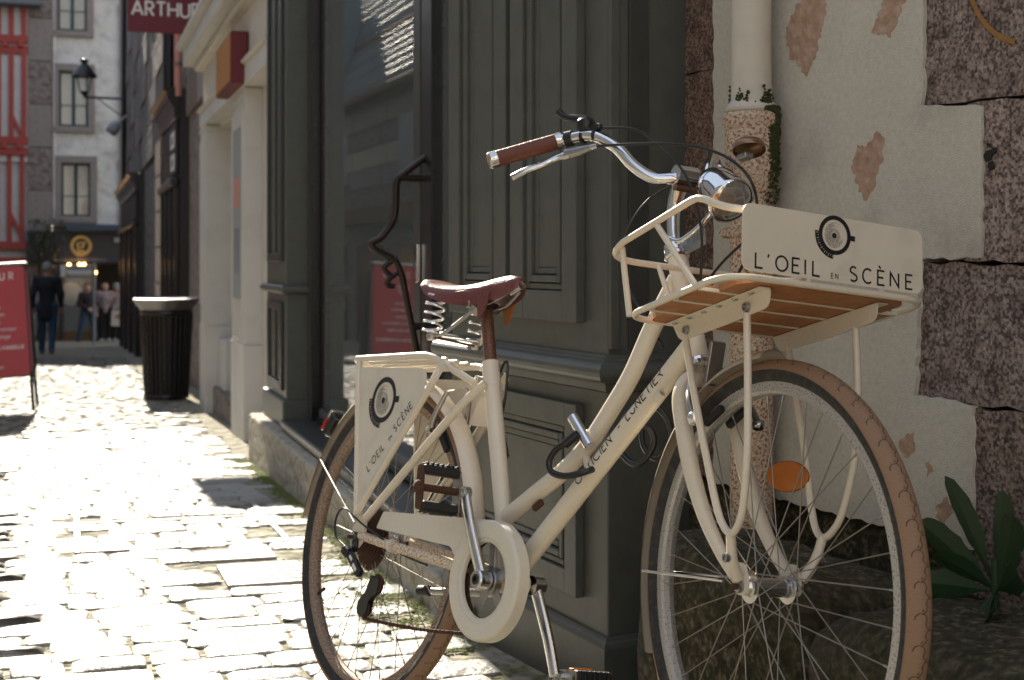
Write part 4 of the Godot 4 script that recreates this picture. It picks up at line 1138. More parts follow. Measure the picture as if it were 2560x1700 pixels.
func make_far_end() -> void:
	var E := EYE
	var Z := -41.0
	var gy := -2.55
	# white rendered house with green windows
	var W := thing("white_house", "white rendered house with green casement windows at the street end", "house", Transform3D(STREET, Vector3.ZERO))
	var hs := [[0.10, 7.35, 0.80, 1.5], [0.135, 4.62, 0.80, 1.6], [0.20, 1.975, 0.80, 1.55]]
	wall_with_holes("wall", W, -0.47, 7.0, 0.95, 8.0, Z, 0.5, [[0.14, 7.35, 0.90, 1.5], [0.14, 4.62, 0.90, 1.6], [0.14, 1.975, 0.90, 1.55]], M.far_render)
	for h in hs: window_at(W, h[0], h[1], h[2], h[3], Z, M.teal_paint, M.far_granite)
	bx("room", Vector3(0.5, E + 4.0, Z - 1.0), Vector3(1.9, 8.2, 0.2), M.room_dark, W, 0.0)
	bx("roof", Vector3(3.2, E + 8.2, Z - 0.6), Vector3(7.6, 0.4, 1.6), M.slate, W, 0.05)
	tb("downpipe", [Vector3(-0.40, E + 1.0, Z + 0.06), Vector3(-0.40, E + 8.0, Z + 0.06)], 0.045, M.far_render, W, 8)
	bx("stone_corner", Vector3(1.47, E + 4.4, Z + 0.05), Vector3(0.12, 7.0, 0.10), M.far_granite, W, 0.01)
	# chocolate coloured shop under it
	var G := thing("corner_shop", "dark shop with round gold emblem and lettered fascia at the street end", "shop", Transform3D(STREET, Vector3.ZERO))
	bx("awning_box", Vector3(2.2, E + 0.87, Z + 0.28), Vector3(4.6, 0.20, 0.5), M.fascia_blue, G, 0.03)
	bx("fascia", Vector3(1.6, E + 0.32, Z + 0.12), Vector3(5.5, 0.93, 0.22), M.fascia_dark, G, 0.02)
	bx("fascia_edge", Vector3(1.6, E - 0.16, Z + 0.13), Vector3(5.5, 0.05, 0.26), M.black_gloss, G, 0.01)
	obj("emblem_ring", MB.new().lathe([Vector2(0.205, 0.0), Vector2(0.205, 0.02), Vector2(0.30, 0.02), Vector2(0.30, 0.0)], Vector3(0.34, E + 0.345, Z + 0.232), Vector3(0, 0, 1), 36), M.gold, G)
	var f := SystemFont.new()
	f.font_names = PackedStringArray(["Droid Serif"])
	f.font_weight = 700
	var tm := TextMesh.new()
	tm.text = "g"
	tm.font = f
	tm.font_size = 64
	tm.pixel_size = 0.0085
	tm.depth = 0.02
	obj("emblem_letter", tm, M.gold, G, Transform3D(Basis.IDENTITY, Vector3(0.34, E + 0.355, Z + 0.245)))
	var t2 := TextMesh.new()
	t2.text = "Maison GEORGES LARNICOL"
	var f2 := SystemFont.new()
	f2.font_names = PackedStringArray(["Droid Sans"])
	t2.font = f2
	t2.font_size = 48
	t2.pixel_size = 0.0024
	t2.depth = 0.008
	obj("fascia_lettering", t2, M.sign_grey, G, Transform3D(Basis.IDENTITY, Vector3(0.33, E - 0.055, Z + 0.236)))
	bx("alarm_box", Vector3(1.36, E + 0.52, Z + 0.26), Vector3(0.22, 0.15, 0.08), M.sign_grey, G, 0.02)
	for c in [-1.1, -0.2, 0.72, 1.55, 2.6, 4.2]: bx("shop_post", Vector3(c, E - 1.35, Z + 0.06), Vector3(0.10, 2.4, 0.12), M.fascia_dark, G, 0.01)
	for q in [[-0.65, 0.78], [0.26, 0.8], [2.07, 0.9], [3.4, 1.4]]:
		bx("shop_pane", Vector3(q[0], E - 1.15, Z - 0.02), Vector3(q[1], 1.95, 0.008), M.window_glass, G, 0.0)
		bx("stall_riser", Vector3(q[0], E - 2.42, Z + 0.02), Vector3(q[1], 0.62, 0.10), M.brick_brown, G, 0.01)
	bx("back_wall", Vector3(1.6, E - 1.2, Z - 3.0), Vector3(7.0, 3.2, 0.1), M.room_dark, G, 0.0)
	bx("shop_floor", Vector3(1.6, E - 2.72, Z - 1.6), Vector3(7.0, 0.1, 3.2), M.room_dark, G, 0.0)
	bx("shop_ceiling", Vector3(1.6, E - 0.1, Z - 1.6), Vector3(7.0, 0.1, 3.0), M.room_dark, G, 0.0)
	obj("display_roundel", MB.new().lathe([Vector2(0.0, 0.0), Vector2(0.34, 0.0), Vector2(0.34, 0.04), Vector2(0.0, 0.04)], Vector3(0.05, E - 1.05, Z - 0.35), Vector3(0, 0, 1), 24), M.sign_grey, G)
	var lamps := [[0.01, -0.20], [0.30, -0.19], [0.42, -0.19], [0.73, -0.42]]
	for i in 4:
		var lp := thing("shop_lamp", ["leftmost small lit lamp in the dark shop under the gold emblem", "left lamp of the bright pair glowing under the gold emblem", "right lamp of the bright pair glowing under the gold emblem", "lowest lit lamp in the dark shop, over the doorway"][i], "lamp", Transform3D(STREET, S(lamps[i][0], 40.72, lamps[i][1])), "lit lamps in the far shop")
		obj("bulb", MB.new().lathe([Vector2(0.0, -0.05), Vector2(0.035, -0.036), Vector2(0.05, 0.0), Vector2(0.035, 0.036), Vector2(0.0, 0.05)], Vector3.ZERO, Vector3.UP, 10), M.lamp_glow, lp)
		tb("cord", [Vector3(0, 0.05, 0), Vector3(0, 0.16, 0)], 0.006, M.black_plastic, lp, 6)
		var om := OmniLight3D.new()
		om.name = "lamp_light"
		om.light_color = Color(1.0, 0.74, 0.42)
		om.light_energy = 0.012
		om.light_size = 0.05
		om.omni_range = 12.0
		om.omni_attenuation = 2.0
		om.shadow_enabled = true
		lp.add_child(om)
		om.position = Vector3(0, 0, 0)
	# timber framed house with a granite flank
	var T := thing("timber_house", "red timber framed house with white infill and slate eaves", "house", Transform3D(STREET, Vector3.ZERO))
	bx("infill", Vector3(-3.2, E + 2.6, Z - 0.1), Vector3(4.2, 9.2, 0.3), M.timber_infill, T, 0.0)
	bx("upper_infill", Vector3(-3.17, E + 5.0, Z - 0.02), Vector3(4.2, 4.5, 0.3), M.timber_infill, T, 0.0)
	for k in 9: bx("flank_stone", Vector3(-0.79, E - 2.4 + 1.24 * k, Z - 0.05), Vector3(0.66, 1.225, 0.4), M.far_granite if k % 2 else M.old_stone, T, 0.015)
	for y in [6.25, 5.95, 3.35, 3.05, 0.35, -0.1]:
		bx("beam", Vector3(-3.1, E + y, Z + 0.14), Vector3(3.96, 0.24, 0.14), M.timber_red, T, 0.02)
	for c in [-1.22, -1.56, -1.90, -2.3, -2.8]:
		bx("post", Vector3(c, E + 4.65, Z + 0.15), Vector3(0.14, 2.4, 0.12), M.timber_red, T, 0.015)
		bx("post", Vector3(c - 0.05, E + 1.7, Z + 0.09), Vector3(0.13, 2.5, 0.12), M.timber_red, T, 0.015)
		bx("post", Vector3(c, E + 6.75, Z + 0.15), Vector3(0.14, 0.8, 0.12), M.timber_red, T, 0.015)
	bx("brace", Vector3(-1.40, E + 3.75, Z + 0.15), Vector3(0.11, 0.72, 0.10), M.timber_red, T, 0.01, Basis(Vector3(0, 0, 1), 0.42))
	bx("brace", Vector3(-1.44, E + 0.95, Z + 0.09), Vector3(0.11, 0.8, 0.10), M.timber_red, T, 0.01, Basis(Vector3(0, 0, 1), 0.42))
	for k in 5:
		bx("joist_end", Vector3(-1.3 - 0.42 * k, E + 6.1, Z + 0.2), Vector3(0.15, 0.16, 0.2), M.timber_red, T, 0.02)
		bx("joist_end", Vector3(-1.34 - 0.42 * k, E + 3.2, Z + 0.17), Vector3(0.15, 0.16, 0.2), M.timber_red, T, 0.02)
	bx("eaves", Vector3(-3.0, E + 7.28, Z + 0.2), Vector3(4.5, 0.22, 0.9), M.slate, T, 0.03)
	bx("roof", Vector3(-3.0, E + 7.75, Z - 0.25), Vector3(4.4, 0.9, 0.8), M.slate, T, 0.05, Basis(Vector3(1, 0, 0), -0.5))
	bx("ground_floor_front", Vector3(-3.1, E - 1.3, Z + 0.02), Vector3(3.95, 2.3, 0.2), M.timber_red, T, 0.01)
	bx("white_valance", Vector3(-2.2, E - 0.42, Z + 0.3), Vector3(2.1, 0.28, 0.3), M.timber_infill, T, 0.03)
	# climbing shrub between the two houses
	var V := thing("climbing_shrub", "thin leafy climber growing over the dark shop's fascia", "shrub", Transform3D(STREET, S(-0.75, 40.55, -2.5)))
	tb("stem", smooth([Vector3(-0.1, 0, 0), Vector3(0.0, 1.4, 0.05), Vector3(-0.05, 2.6, 0.0), Vector3(0.2, 3.4, 0.0)], 4), [0.05, 0.05, 0.048, 0.046, 0.044, 0.042, 0.04, 0.035, 0.03, 0.026, 0.022, 0.018, 0.014], M.hair_brown, V, 6)
	var lv := MB.new()
	for i in 520:
		var p := Vector3(rng.randfn(0.1, 0.24), rng.randf_range(1.9, 3.6), rng.randfn(0.12, 0.12))
		var d := Vector3(rng.randfn(), rng.randfn(), rng.randfn()).normalized()
		var e := d.cross(Vector3(rng.randfn(), rng.randfn(), rng.randfn())).normalized()
		var s := rng.randf_range(0.03, 0.06)
		lv.quad(p - d * s, p + e * s * 0.6, p + d * s, p - e * s * 0.6)
	obj("crown", lv, M.leaf_green, V)
	# signboards on a post before the shop
	var D := thing("direction_signs", "post with grey and white direction sign boards before the dark shop", "sign", Transform3D(STREET, S(0.62, 36.0, 0)))
	tb("post", [Vector3(0, ground_y(0.62, 36.0) - 1.0, 0), Vector3(0, -0.12, 0)], 0.035, M.sign_grey, D, 8)
	for q in [[-0.46, -0.24, 0.62, 0.10, "sign_grey"], [-0.46, -0.36, 0.62, 0.10, "sign_white"], [-0.46, -0.48, 0.62, 0.10, "sign_grey"], [-0.86, -0.33, 0.12, 0.30, "sign_white"], [-0.74, -0.44, 0.09, 0.09, "sign_pink"]]:
		bx("board", Vector3(q[0] + 0.1, q[1], 0.05), Vector3(q[2], q[3], 0.02), M[q[4]], D, 0.004)
	tb("board_rail", [Vector3(-0.82, -0.3, 0.02), Vector3(0.02, -0.3, 0.02)], 0.012, M.sign_grey, D, 6)

# ---------------------------------------------------------------- houses across the street, seen only in the shop glass
func make_opposite_side() -> void:
	var E := EYE
	var O := thing("opposite_stone_house", "stone house with slate mansard and dormer, mirrored in the shop window", "house", Transform3D(STREET, Vector3.ZERO))
	var c := -4.8
	bx("wall", Vector3(c - 0.4, E + 0.6, -36.0), Vector3(0.8, 7.0, 31.8), M.old_stone, O, 0.02)
	bx("gutter", Vector3(c + 0.12, E + 3.62, -36.0), Vector3(0.24, 0.16, 32.0), M.brick_brown, O, 0.03)
	for k in 7:
		bx("slate_course", Vector3(c - 0.02 - 0.08 * k, E + 3.82 + 0.19 * k, -36.0), Vector3(0.30, 0.20, 32.0), M.slate_blue if k % 2 else M.slate, O, 0.02)
	bx("upper_gutter", Vector3(c - 0.55, E + 5.16, -36.0), Vector3(0.24, 0.16, 32.0), M.brick_brown, O, 0.03)
	for k in 11:
		bx("slate_course", Vector3(c - 0.65 - 0.09 * k, E + 5.36 + 0.24 * k, -36.0), Vector3(0.36, 0.25, 32.0), M.slate_blue if k % 3 else M.slate, O, 0.02)
	for t in [33.9, 24.0]:
		bx("dormer", Vector3(c - 0.2, E + 5.0, -t), Vector3(0.9, 3.4, 1.9), M.slate_blue, O, 0.03)
		bx("dormer_glass", Vector3(c + 0.26, E + 5.2, -t), Vector3(0.02, 2.8, 1.5), M.window_glass, O, 0.0)
		for k in 6:
			bx("dormer_bar", Vector3(c + 0.28, E + 3.9 + 0.52 * k, -t), Vector3(0.05, 0.07, 1.6), M.sign_white, O, 0.004)
			if k < 4: bx("dormer_bar", Vector3(c + 0.275, E + 5.2, -t - 0.75 + 0.5 * k), Vector3(0.05, 2.8, 0.09), M.sign_white, O, 0.004)
	for t in [22.3, 26.4, 32.2, 37.0]:
		bx("window_frame", Vector3(c + 0.03, E + 2.35, -t), Vector3(0.08, 1.2, 1.1), M.sign_grey, O, 0.01)
		bx("window_pane", Vector3(c + 0.075, E + 2.35, -t), Vector3(0.01, 1.05, 0.9), M.window_glass, O, 0.0)
		bx("window_sill", Vector3(c + 0.08, E + 1.72, -t), Vector3(0.16, 0.08, 1.3), M.old_stone, O, 0.01)
	bx("shop_band", Vector3(c + 0.06, E + 0.95, -36.0), Vector3(0.14, 0.4, 31.8), M.brick_brown, O, 0.02)
	for t in [22.5, 26.0, 29.5, 33.0, 36.5]:
		bx("shop_opening", Vector3(c + 0.02, E - 0.9, -t), Vector3(0.05, 2.4, 2.4), M.black_gloss, O, 0.01)
	for k in 22:
		for j in 5:
			bx("stone", Vector3(c + 0.004 + 0.010 * ((k * 5 + j * 3) % 3), E + 1.35 + 0.45 * j, -(21.2 + 1.05 * k + (0.5 if j % 2 else 0.0))), Vector3(0.05, 0.435, 1.02), [M.old_stone, M.far_granite, M.pale_stone][(k * 3 + j) % 3], O, 0.012)
	var N := thing("opposite_rendered_house", "plain rendered house across the street, out of frame", "house", Transform3D(STREET, Vector3.ZERO))
	bx("wall", Vector3(-5.2, E + 2.2, -8.0), Vector3(0.8, 8.4, 24.0), M.far_render, N, 0.02)
	bx("roof", Vector3(-6.0, E + 7.0, -8.0), Vector3(2.6, 1.4, 24.4), M.slate, N, 0.1)
	for k in 5:
		for y in [1.6, 4.4]:
			bx("window_frame", Vector3(-4.78, E + y, 1.0 - 4.4 * k), Vector3(0.08, 1.5, 0.95), M.sign_white, N, 0.01)
			bx("window_pane", Vector3(-4.735, E + y, 1.0 - 4.4 * k), Vector3(0.012, 1.35, 0.8), M.window_glass, N, 0.0)
	# the house at the camera's back, which keeps the sky off the lower wall
	var K := thing("rear_rendered_house", "rendered house behind the camera, seen only as a shape in the chrome", "house", Transform3D(STREET, Vector3.ZERO))
	bx("wall", Vector3(2.6, E + 2.6, 3.6), Vector3(5.4, 8.4, 0.6), M.far_granite, K, 0.02)
	bx("side_wall", Vector3(3.6, E + 2.6, 0.4), Vector3(0.6, 8.4, 6.0), M.far_granite, K, 0.02)
	for q in [[0.9, 0.3], [2.6, 0.3], [0.9, 3.2], [2.6, 3.2]]:
		bx("window_frame", Vector3(q[0], E + q[1], 3.28), Vector3(0.9, 1.5, 0.06), M.sign_white, K, 0.01)
		bx("window_pane", Vector3(q[0], E + q[1], 3.24), Vector3(0.75, 1.35, 0.01), M.window_glass, K, 0.0)

# ---------------------------------------------------------------- the bicycle: x forward, y up, z to its right
func arc_sweep(prof: Array, a0: float, a1: float, n: int, thick := 0.0) -> MB:
	# sweeps an open profile of Vector2(radius, z) round the z axis from angle a0 to a1 (degrees), with a second skin inside
	var mb := MB.new()
	var m := prof.size()
	for side in (2 if thick > 0 else 1):
		var o := mb.v.size()
		for i in n + 1:
			var a := deg_to_rad(lerpf(a0, a1, float(i) / n))
			var dir := Vector3(cos(a), sin(a), 0)
			for k in m:
				var d: Vector2 = (prof[mini(k + 1, m - 1)] - prof[maxi(k - 1, 0)]).normalized()
				var nn := dir * d.y - Vector3(0, 0, 1) * d.x
				if side == 1: nn = -nn
				var p: Vector3 = dir * prof[k].x + Vector3(0, 0, prof[k].y)
				mb.vert(p - (Vector3.ZERO if side == 0 else -nn * thick), nn, Vector2(float(i) / n, float(k) / (m - 1)))
		for i in n:
			for k in m - 1:
				var q := o + i * m + k
				if side == 0:
					mb.face(q, q + m, q + m + 1); mb.face(q, q + m + 1, q + 1)
				else:
					mb.face(q, q + m + 1, q + m); mb.face(q, q + 1, q + m + 1)
	return mb

func wheel(parent: Node3D, called: String, xf: Transform3D, rim_m: Material, rear: bool) -> Node3D:
	var w := Node3D.new()
	w.name = called
	parent.add_child(w)
	w.transform = xf
	var Z := Vector3(0, 0, 1)
	var tread := []
	for i in 15:
		var a := deg_to_rad(-84.0 + 168.0 * i / 14.0)
		tread.append(Vector2(0.3262 + 0.0198 * cos(a), 0.0195 * sin(a)))
	obj("tyre_tread", MB.new().lathe(tread, Vector3.ZERO, Z, 120), M.tyre, w)
	for s in [-1, 1]:
		var wall := [Vector2(0.3105, s * 0.0115), Vector2(0.314, s * 0.015), Vector2(0.3195, s * 0.0182), Vector2(0.3262, s * 0.0195), Vector2(0.329, s * 0.0194)]
		if s > 0: wall.reverse()
		obj("tyre_sidewall", MB.new().lathe(wall, Vector3.ZERO, Z, 96), M.tyre_wall, w)
	obj("rim", MB.new().lathe_hard([Vector2(0.3125, 0.012), Vector2(0.297, 0.0128), Vector2(0.2925, 0.009), Vector2(0.2905, 0.0), Vector2(0.2925, -0.009), Vector2(0.297, -0.0128), Vector2(0.3125, -0.012)], Vector3.ZERO, Z, 96), rim_m, w)
	var fl := 0.034
	obj("hub", MB.new().lathe_hard([Vector2(0.010, -0.044), Vector2(0.0125, -0.038), Vector2(0.0155, -0.036), Vector2(0.0245, -0.0355), Vector2(0.0245, -0.0325), Vector2(0.0155, -0.032), Vector2(0.0142, -0.026), Vector2(0.0142, 0.026), Vector2(0.0155, 0.032), Vector2(0.0245, 0.0325), Vector2(0.0245, 0.0355), Vector2(0.0155, 0.036), Vector2(0.0125, 0.038), Vector2(0.010, 0.044)], Vector3.ZERO, Z, 28), M.brushed_alloy, w)
	var ax := 0.066 if not rear else 0.088
	obj("axle", MB.new().lathe_hard([Vector2(0.0001, -ax), Vector2(0.0048, -ax), Vector2(0.0048, ax), Vector2(0.0001, ax)], Vector3.ZERO, Z, 12), M.rust, w)
	for s in [-1, 1]:
		var z0: float = s * (0.0535 if not rear else 0.0735)
		var pr := [Vector2(0.0001, z0 - 0.0045), Vector2(0.0095, z0 - 0.0045), Vector2(0.0095, z0 + 0.0045), Vector2(0.0001, z0 + 0.0045)]
		obj("axle_nut", MB.new().lathe_hard(pr, Vector3.ZERO, Z, 6), M.galvanised, w)
	var unit := MB.new().tube([Vector3.ZERO, Vector3(0, 1, 0)], 0.00105, 6, false).mesh()
	var nip := MB.new().lathe_hard([Vector2(0.0017, 0.0), Vector2(0.0019, 0.006), Vector2(0.0019, 0.013)], Vector3.ZERO, Vector3.UP, 6).mesh()
	for i in 36:
		var s := 1.0 if i % 2 == 0 else -1.0
		var a := TAU * (i + 0.35) / 36.0
		var h := a + (1.0 if (i / 2) % 2 == 0 else -1.0) * deg_to_rad(62.0)
		var p0 := Vector3(cos(h) * 0.0222, sin(h) * 0.0222, s * fl)
		var p1 := Vector3(cos(a) * 0.2915, sin(a) * 0.2915, s * 0.003)
		var d := p1 - p0
		var yv := d.normalized()
		var xv := yv.cross(Z).normalized()
		obj("spoke", unit, M.spoke_steel, w, Transform3D(Basis(xv, d, xv.cross(yv)), p0))
		obj("nipple", nip, M.galvanised, w, Transform3D(Basis(xv, yv, xv.cross(yv)), p1 - yv * 0.012))
	var va := 3.63 if rear else 4.9
	tb("valve", [Vector3(cos(va) * 0.292, sin(va) * 0.292, 0), Vector3(cos(va) * 0.262, sin(va) * 0.262, 0)], 0.004, M.black_rubber, w, 8)
	return w

func part(parent: Node3D, called: String, xf := Transform3D.IDENTITY) -> Node3D:
	var n := Node3D.new()
	n.name = called
	parent.add_child(n, true)
	n.transform = xf
	return n

func eye_emblem(parent: Node3D, at: Vector2, r: float, turn: float, on: Callable, sy := 1.0) -> void:
	# trial-lens ring with its graduated arc, a screw tab, and an eye drawn in fine arcs
	var pt := func(rad: float, a: float):
		var q := Vector2(cos(a), sin(a) * sy) * rad * r
		return at + q.rotated(turn)
	var ring := MB.new()
	var pl := []
	for i in 49: pl.append(pt.call(0.885, TAU * i / 48.0))
	stroke(ring, pl, r * 0.225, on)
	obj("emblem_ring", ring, M.print_black, parent)
	var arc := MB.new()
	pl = []
	for i in 17: pl.append(pt.call(1.105, deg_to_rad(176.0 + 92.0 * i / 16.0)))
	stroke(arc, pl, r * 0.235, on)
	obj("emblem_scale", arc, M.print_black, parent)
	var lift := func(q: Vector2):
		var e: Array = on.call(q)
		return [e[0] + e[1] * 0.0004, e[1]]
	var tk := MB.new()
	for i in 13:
		var a := deg_to_rad(181.0 + 84.0 * i / 12.0)
		stroke(tk, [pt.call(1.02, a), pt.call(1.16 if i % 2 == 0 else 1.09, a)], r * 0.022, lift)
	var tko := obj("emblem_ticks", tk, M.painted_sheet, parent)
	tko.set_meta("kind", "stuff")
	var tab := MB.new()
	stroke(tab, [pt.call(0.95, 0.0), pt.call(1.27, 0.0)], r * 0.27, on)
	obj("emblem_tab", tab, M.print_black, parent)
	var pupil := MB.new()
	pl = []
	for i in 25: pl.append(at + Vector2(-0.03 * r, -0.03 * r).rotated(turn) + Vector2(cos(TAU * i / 24.0), sin(TAU * i / 24.0) * sy).rotated(turn) * r * 0.075)
	stroke(pupil, pl, r * 0.145, on)
	obj("emblem_pupil", pupil, M.print_black, parent)
	var fine := MB.new()
	var rr := RandomNumberGenerator.new()
	rr.seed = 12
	for k in 13:
		var rad := 0.20 + 0.036 * k
		var a := rr.randf_range(60.0, 120.0)
		var end := a + (352.0 if k < 5 else 250.0)
		while a < end - 8.0:
			var b := minf(a + rr.randf_range(50.0, 150.0) * (2.0 if k < 5 else 0.6), end)
			pl = []
			for i in 13:
				var e := deg_to_rad(lerpf(a, b, i / 12.0))
				pl.append(at + Vector2(-0.03 * r, -0.01 * r).rotated(turn) + Vector2(cos(e) * (0.92 if k > 3 else 1.0), sin(e) * sy).rotated(turn) * rad * r)
			stroke(fine, pl, r * 0.011, on)
			a = b + rr.randf_range(3.0, 10.0)
	var fo := obj("emblem_eye_lines", fine, M.print_black, parent)
	fo.set_meta("kind", "stuff")

func make_bicycle() -> void:
	var RB := Basis(Vector3(0.5867, 0.1082, 0.8025), Vector3(0.1191, 0.9687, -0.2177), Vector3(-0.801, 0.2233, 0.5555)).orthonormalized()
	var bike := thing("city_bicycle", "cream step through city bicycle with lettered front basket and brown saddle", "bicycle", Transform3D(RB, Vector3(-0.2824, -0.6193 + EYE, -2.9391)))
	var V := func(x, y, z = 0.0): return Vector3(x, y, z)
	var C: Material = M.cream_enamel
	# ---- frame
	var ha := Vector3(-0.384, 0.923, 0.0)
	tb("head_tube", [Vector3(0.9445, 0.356, 0), Vector3(0.868, 0.540, 0)], 0.0185, C, bike, 24)
	obj("lower_headset", MB.new().lathe_hard([Vector2(0.015, -0.012), Vector2(0.0205, -0.008), Vector2(0.022, -0.002), Vector2(0.0205, 0.004)], Vector3(0.9462, 0.352, 0), ha, 24), M.chrome, bike)
	obj("upper_headset", MB.new().lathe_hard([Vector2(0.0195, 0.0), Vector2(0.023, 0.004), Vector2(0.023, 0.010), Vector2(0.020, 0.014), Vector2(0.021, 0.020), Vector2(0.021, 0.027), Vector2(0.014, 0.033)], Vector3(0.868, 0.539, 0), ha, 24), M.chrome, bike)
	var sw := smooth([V.call(0.872, 0.505), V.call(0.8186, 0.4184), V.call(0.7777, 0.3405), V.call(0.735, 0.283), V.call(0.675, 0.213), V.call(0.61, 0.163), V.call(0.535, 0.12), V.call(0.452, 0.072)], 6)
	tb("top_tube", sw, 0.0163, C, bike, 20)
	tb("down_tube", [V.call(0.930, 0.385), V.call(0.488, -0.042)], 0.0188, C, bike, 40)
	tb("tube_strut", [V.call(0.672, 0.192), V.call(0.692, 0.150)], 0.0075, C, bike, 12)
	tb("seat_tube", [V.call(0.4826, -0.0502), V.call(0.3287, 0.3792)], 0.0172, C, bike, 24)
	obj("seat_lug", MB.new().lathe_hard([Vector2(0.0172, -0.055), Vector2(0.0186, -0.05), Vector2(0.0186, 0.0), Vector2(0.0140, 0.001)], Vector3(0.3287, 0.3800, 0), Vector3(-0.337, 0.941, 0), 24), C, bike)
	tb("seat_post", [V.call(0.345, 0.335), V.call(0.291, 0.490)], 0.0132, M.rusted_post, bike, 20)
	tb("bottom_bracket", [V.call(0.4826, -0.0502, -0.036), V.call(0.4826, -0.0502, 0.036)], 0.0205, C, bike, 24)
	for s in [-1, 1]:
		tb("seat_stay", smooth([V.call(0.012, 0.03, s * 0.066), V.call(0.15, 0.148, s * 0.058), V.call(0.30, 0.285, s * 0.040), V.call(0.352, 0.333, s * 0.022)], 5), 0.0088, C, bike, 14)
		tb("chain_stay", smooth([V.call(0.015, 0.005, s * 0.066), V.call(0.16, -0.012, s * 0.056), V.call(0.32, -0.028, s * 0.042), V.call(0.47, -0.045, s * 0.026)], 5), [0.0095, 0.0098, 0.010, 0.0102, 0.0105, 0.0108, 0.011, 0.011, 0.011, 0.011, 0.011, 0.011, 0.011, 0.011, 0.011, 0.011], M.rusty_enamel, bike, 14)
		obj("dropout", MB.new().prism(round_poly([Vector2(-0.020, -0.020), Vector2(0.012, -0.022), Vector2(0.034, 0.0), Vector2(0.030, 0.045), Vector2(0.008, 0.052), Vector2(-0.018, 0.022)], 0.008), s * 0.0665 - 0.003, s * 0.0665 + 0.003), C, bike)
	obj("frame_bridge", MB.new().prism(round_poly([Vector2(0.245, 0.255), Vector2(0.335, 0.250), Vector2(0.34, 0.33), Vector2(0.27, 0.31)], 0.01), -0.026, -0.022), C, bike)
	obj("cable_guide", MB.new().lathe_hard([Vector2(0.005, 0.0), Vector2(0.0078, 0.0), Vector2(0.0078, 0.018), Vector2(0.005, 0.018)], Vector3(0.862, 0.287, 0.012), Vector3(0.72, 0.69, 0), 14), C, bike)
	obj("underside_clip", MB.new().box(V.call(0.545, 0.098, 0.0), Vector3(0.03, 0.014, 0.012), 0.004, Basis(Vector3(0, 0, 1), 0.55)), M.rust, bike)
	# words along the down tube
	var td := (Vector3(0.930, 0.385, 0) - Vector3(0.488, -0.042, 0)).normalized()
	var tup := Vector3(-td.y, td.x, 0)
	var rad := 0.0188 + 0.0004
	var on := func(q: Vector2):
		var an: float = q.y / rad
		var nn: Vector3 = tup * sin(an) + Vector3(0, 0, 1) * cos(an)
		return [Vector3(0.488, -0.042, 0) + td * q.x + nn * rad, nn]
	var lt := MB.new()
	for q in [["OPTICIEN", 0.262, 0.0150], ["-", 0.402, 0.0], ["LUNETIER", 0.428, 0.0150]]:
		for mb in write(q[0], 0.0185, 0.0024, 0.0056, Vector2(q[1], -0.0050), Vector2(1, 0), on):
			var o: int = lt.v.size()
			lt.v.append_array(mb.v); lt.n.append_array(mb.n); lt.uv.append_array(mb.uv)
			for i in mb.ix: lt.ix.append(i + o)
	var lo := obj("tube_lettering", lt, M.print_black, bike)
	lo.set_meta("kind", "stuff")
	# ---- wheels
	wheel(bike, "rear_wheel", Transform3D.IDENTITY, M.rusty_rim, true)
	var SB := Basis(Vector3(-cos(deg_to_rad(69.0)), sin(deg_to_rad(69.0)), 0), -0.2165)
	var SX := Transform3D(SB, Vector3(1.1365, -0.0011, -0.0058))
	wheel(bike, "front_wheel", SX, M.dirty_rim, false)
	# maker's letters on the rear tyre
	var on_tyre := func(q: Vector2):
		var a: float = deg_to_rad(184.0) + q.x / 0.331
		return [Vector3(cos(a), sin(a), 0) * (0.331 + q.y * 0.6) + Vector3(0, 0, 0.0192 - q.y * 0.35), Vector3(cos(a) * 0.4, sin(a) * 0.4, 0.9)]
	for mb in write("KENDA", 0.0075, 0.0013, 0.0055, Vector2(0.0, -0.012), Vector2(1, 0), on_tyre): obj("tyre_letter", mb, M.sign_grey, bike)
	# ---- mudguards
	var prof := []
	for i in 9:
		var a := deg_to_rad(-74.0 + 148.0 * i / 8.0)
		prof.append(Vector2(0.3405 + 0.0215 * cos(a), 0.0265 * sin(a)))
	var rg := obj("rear_mudguard", arc_sweep(prof, -4.0, 174.5, 64, 0.0012), C, bike)
	var fg := obj("front_mudguard", arc_sweep(prof, 90.0, 202.0, 44, 0.0012), C, bike, SX)
	for s in [-1, 1]:
		tb("mudguard_stay", [V.call(-0.294, 0.169, s * 0.027), V.call(-0.01, 0.03, s * 0.072)], 0.0022, M.galvanised, bike, 8)
		var st := tb("mudguard_stay", [V.call(-0.335, 0.002, s * 0.027), V.call(-0.03, 0.006, s * 0.062)], 0.0026, M.chrome, bike, 8)
		st.transform = SX
	var rl := part(bike, "rear_light", Transform3D(Basis(Vector3(0, 0, 1), deg_to_rad(140.0)), Vector3(-0.289, 0.248, 0)))
	obj("light_body", MB.new().box(V.call(0.010, 0, 0), Vector3(0.030, 0.066, 0.046), 0.012), M.black_plastic, rl)
	obj("red_lens", MB.new().box(V.call(0.030, 0.014, 0), Vector3(0.012, 0.036, 0.042), 0.005), M.red_lens, rl)
	obj("clear_lens", MB.new().box(V.call(0.029, -0.020, 0), Vector3(0.010, 0.026, 0.042), 0.005), M.clear_lens, rl)
	# ---- rear rack with its sign boards
	var rk := part(bike, "rear_rack")
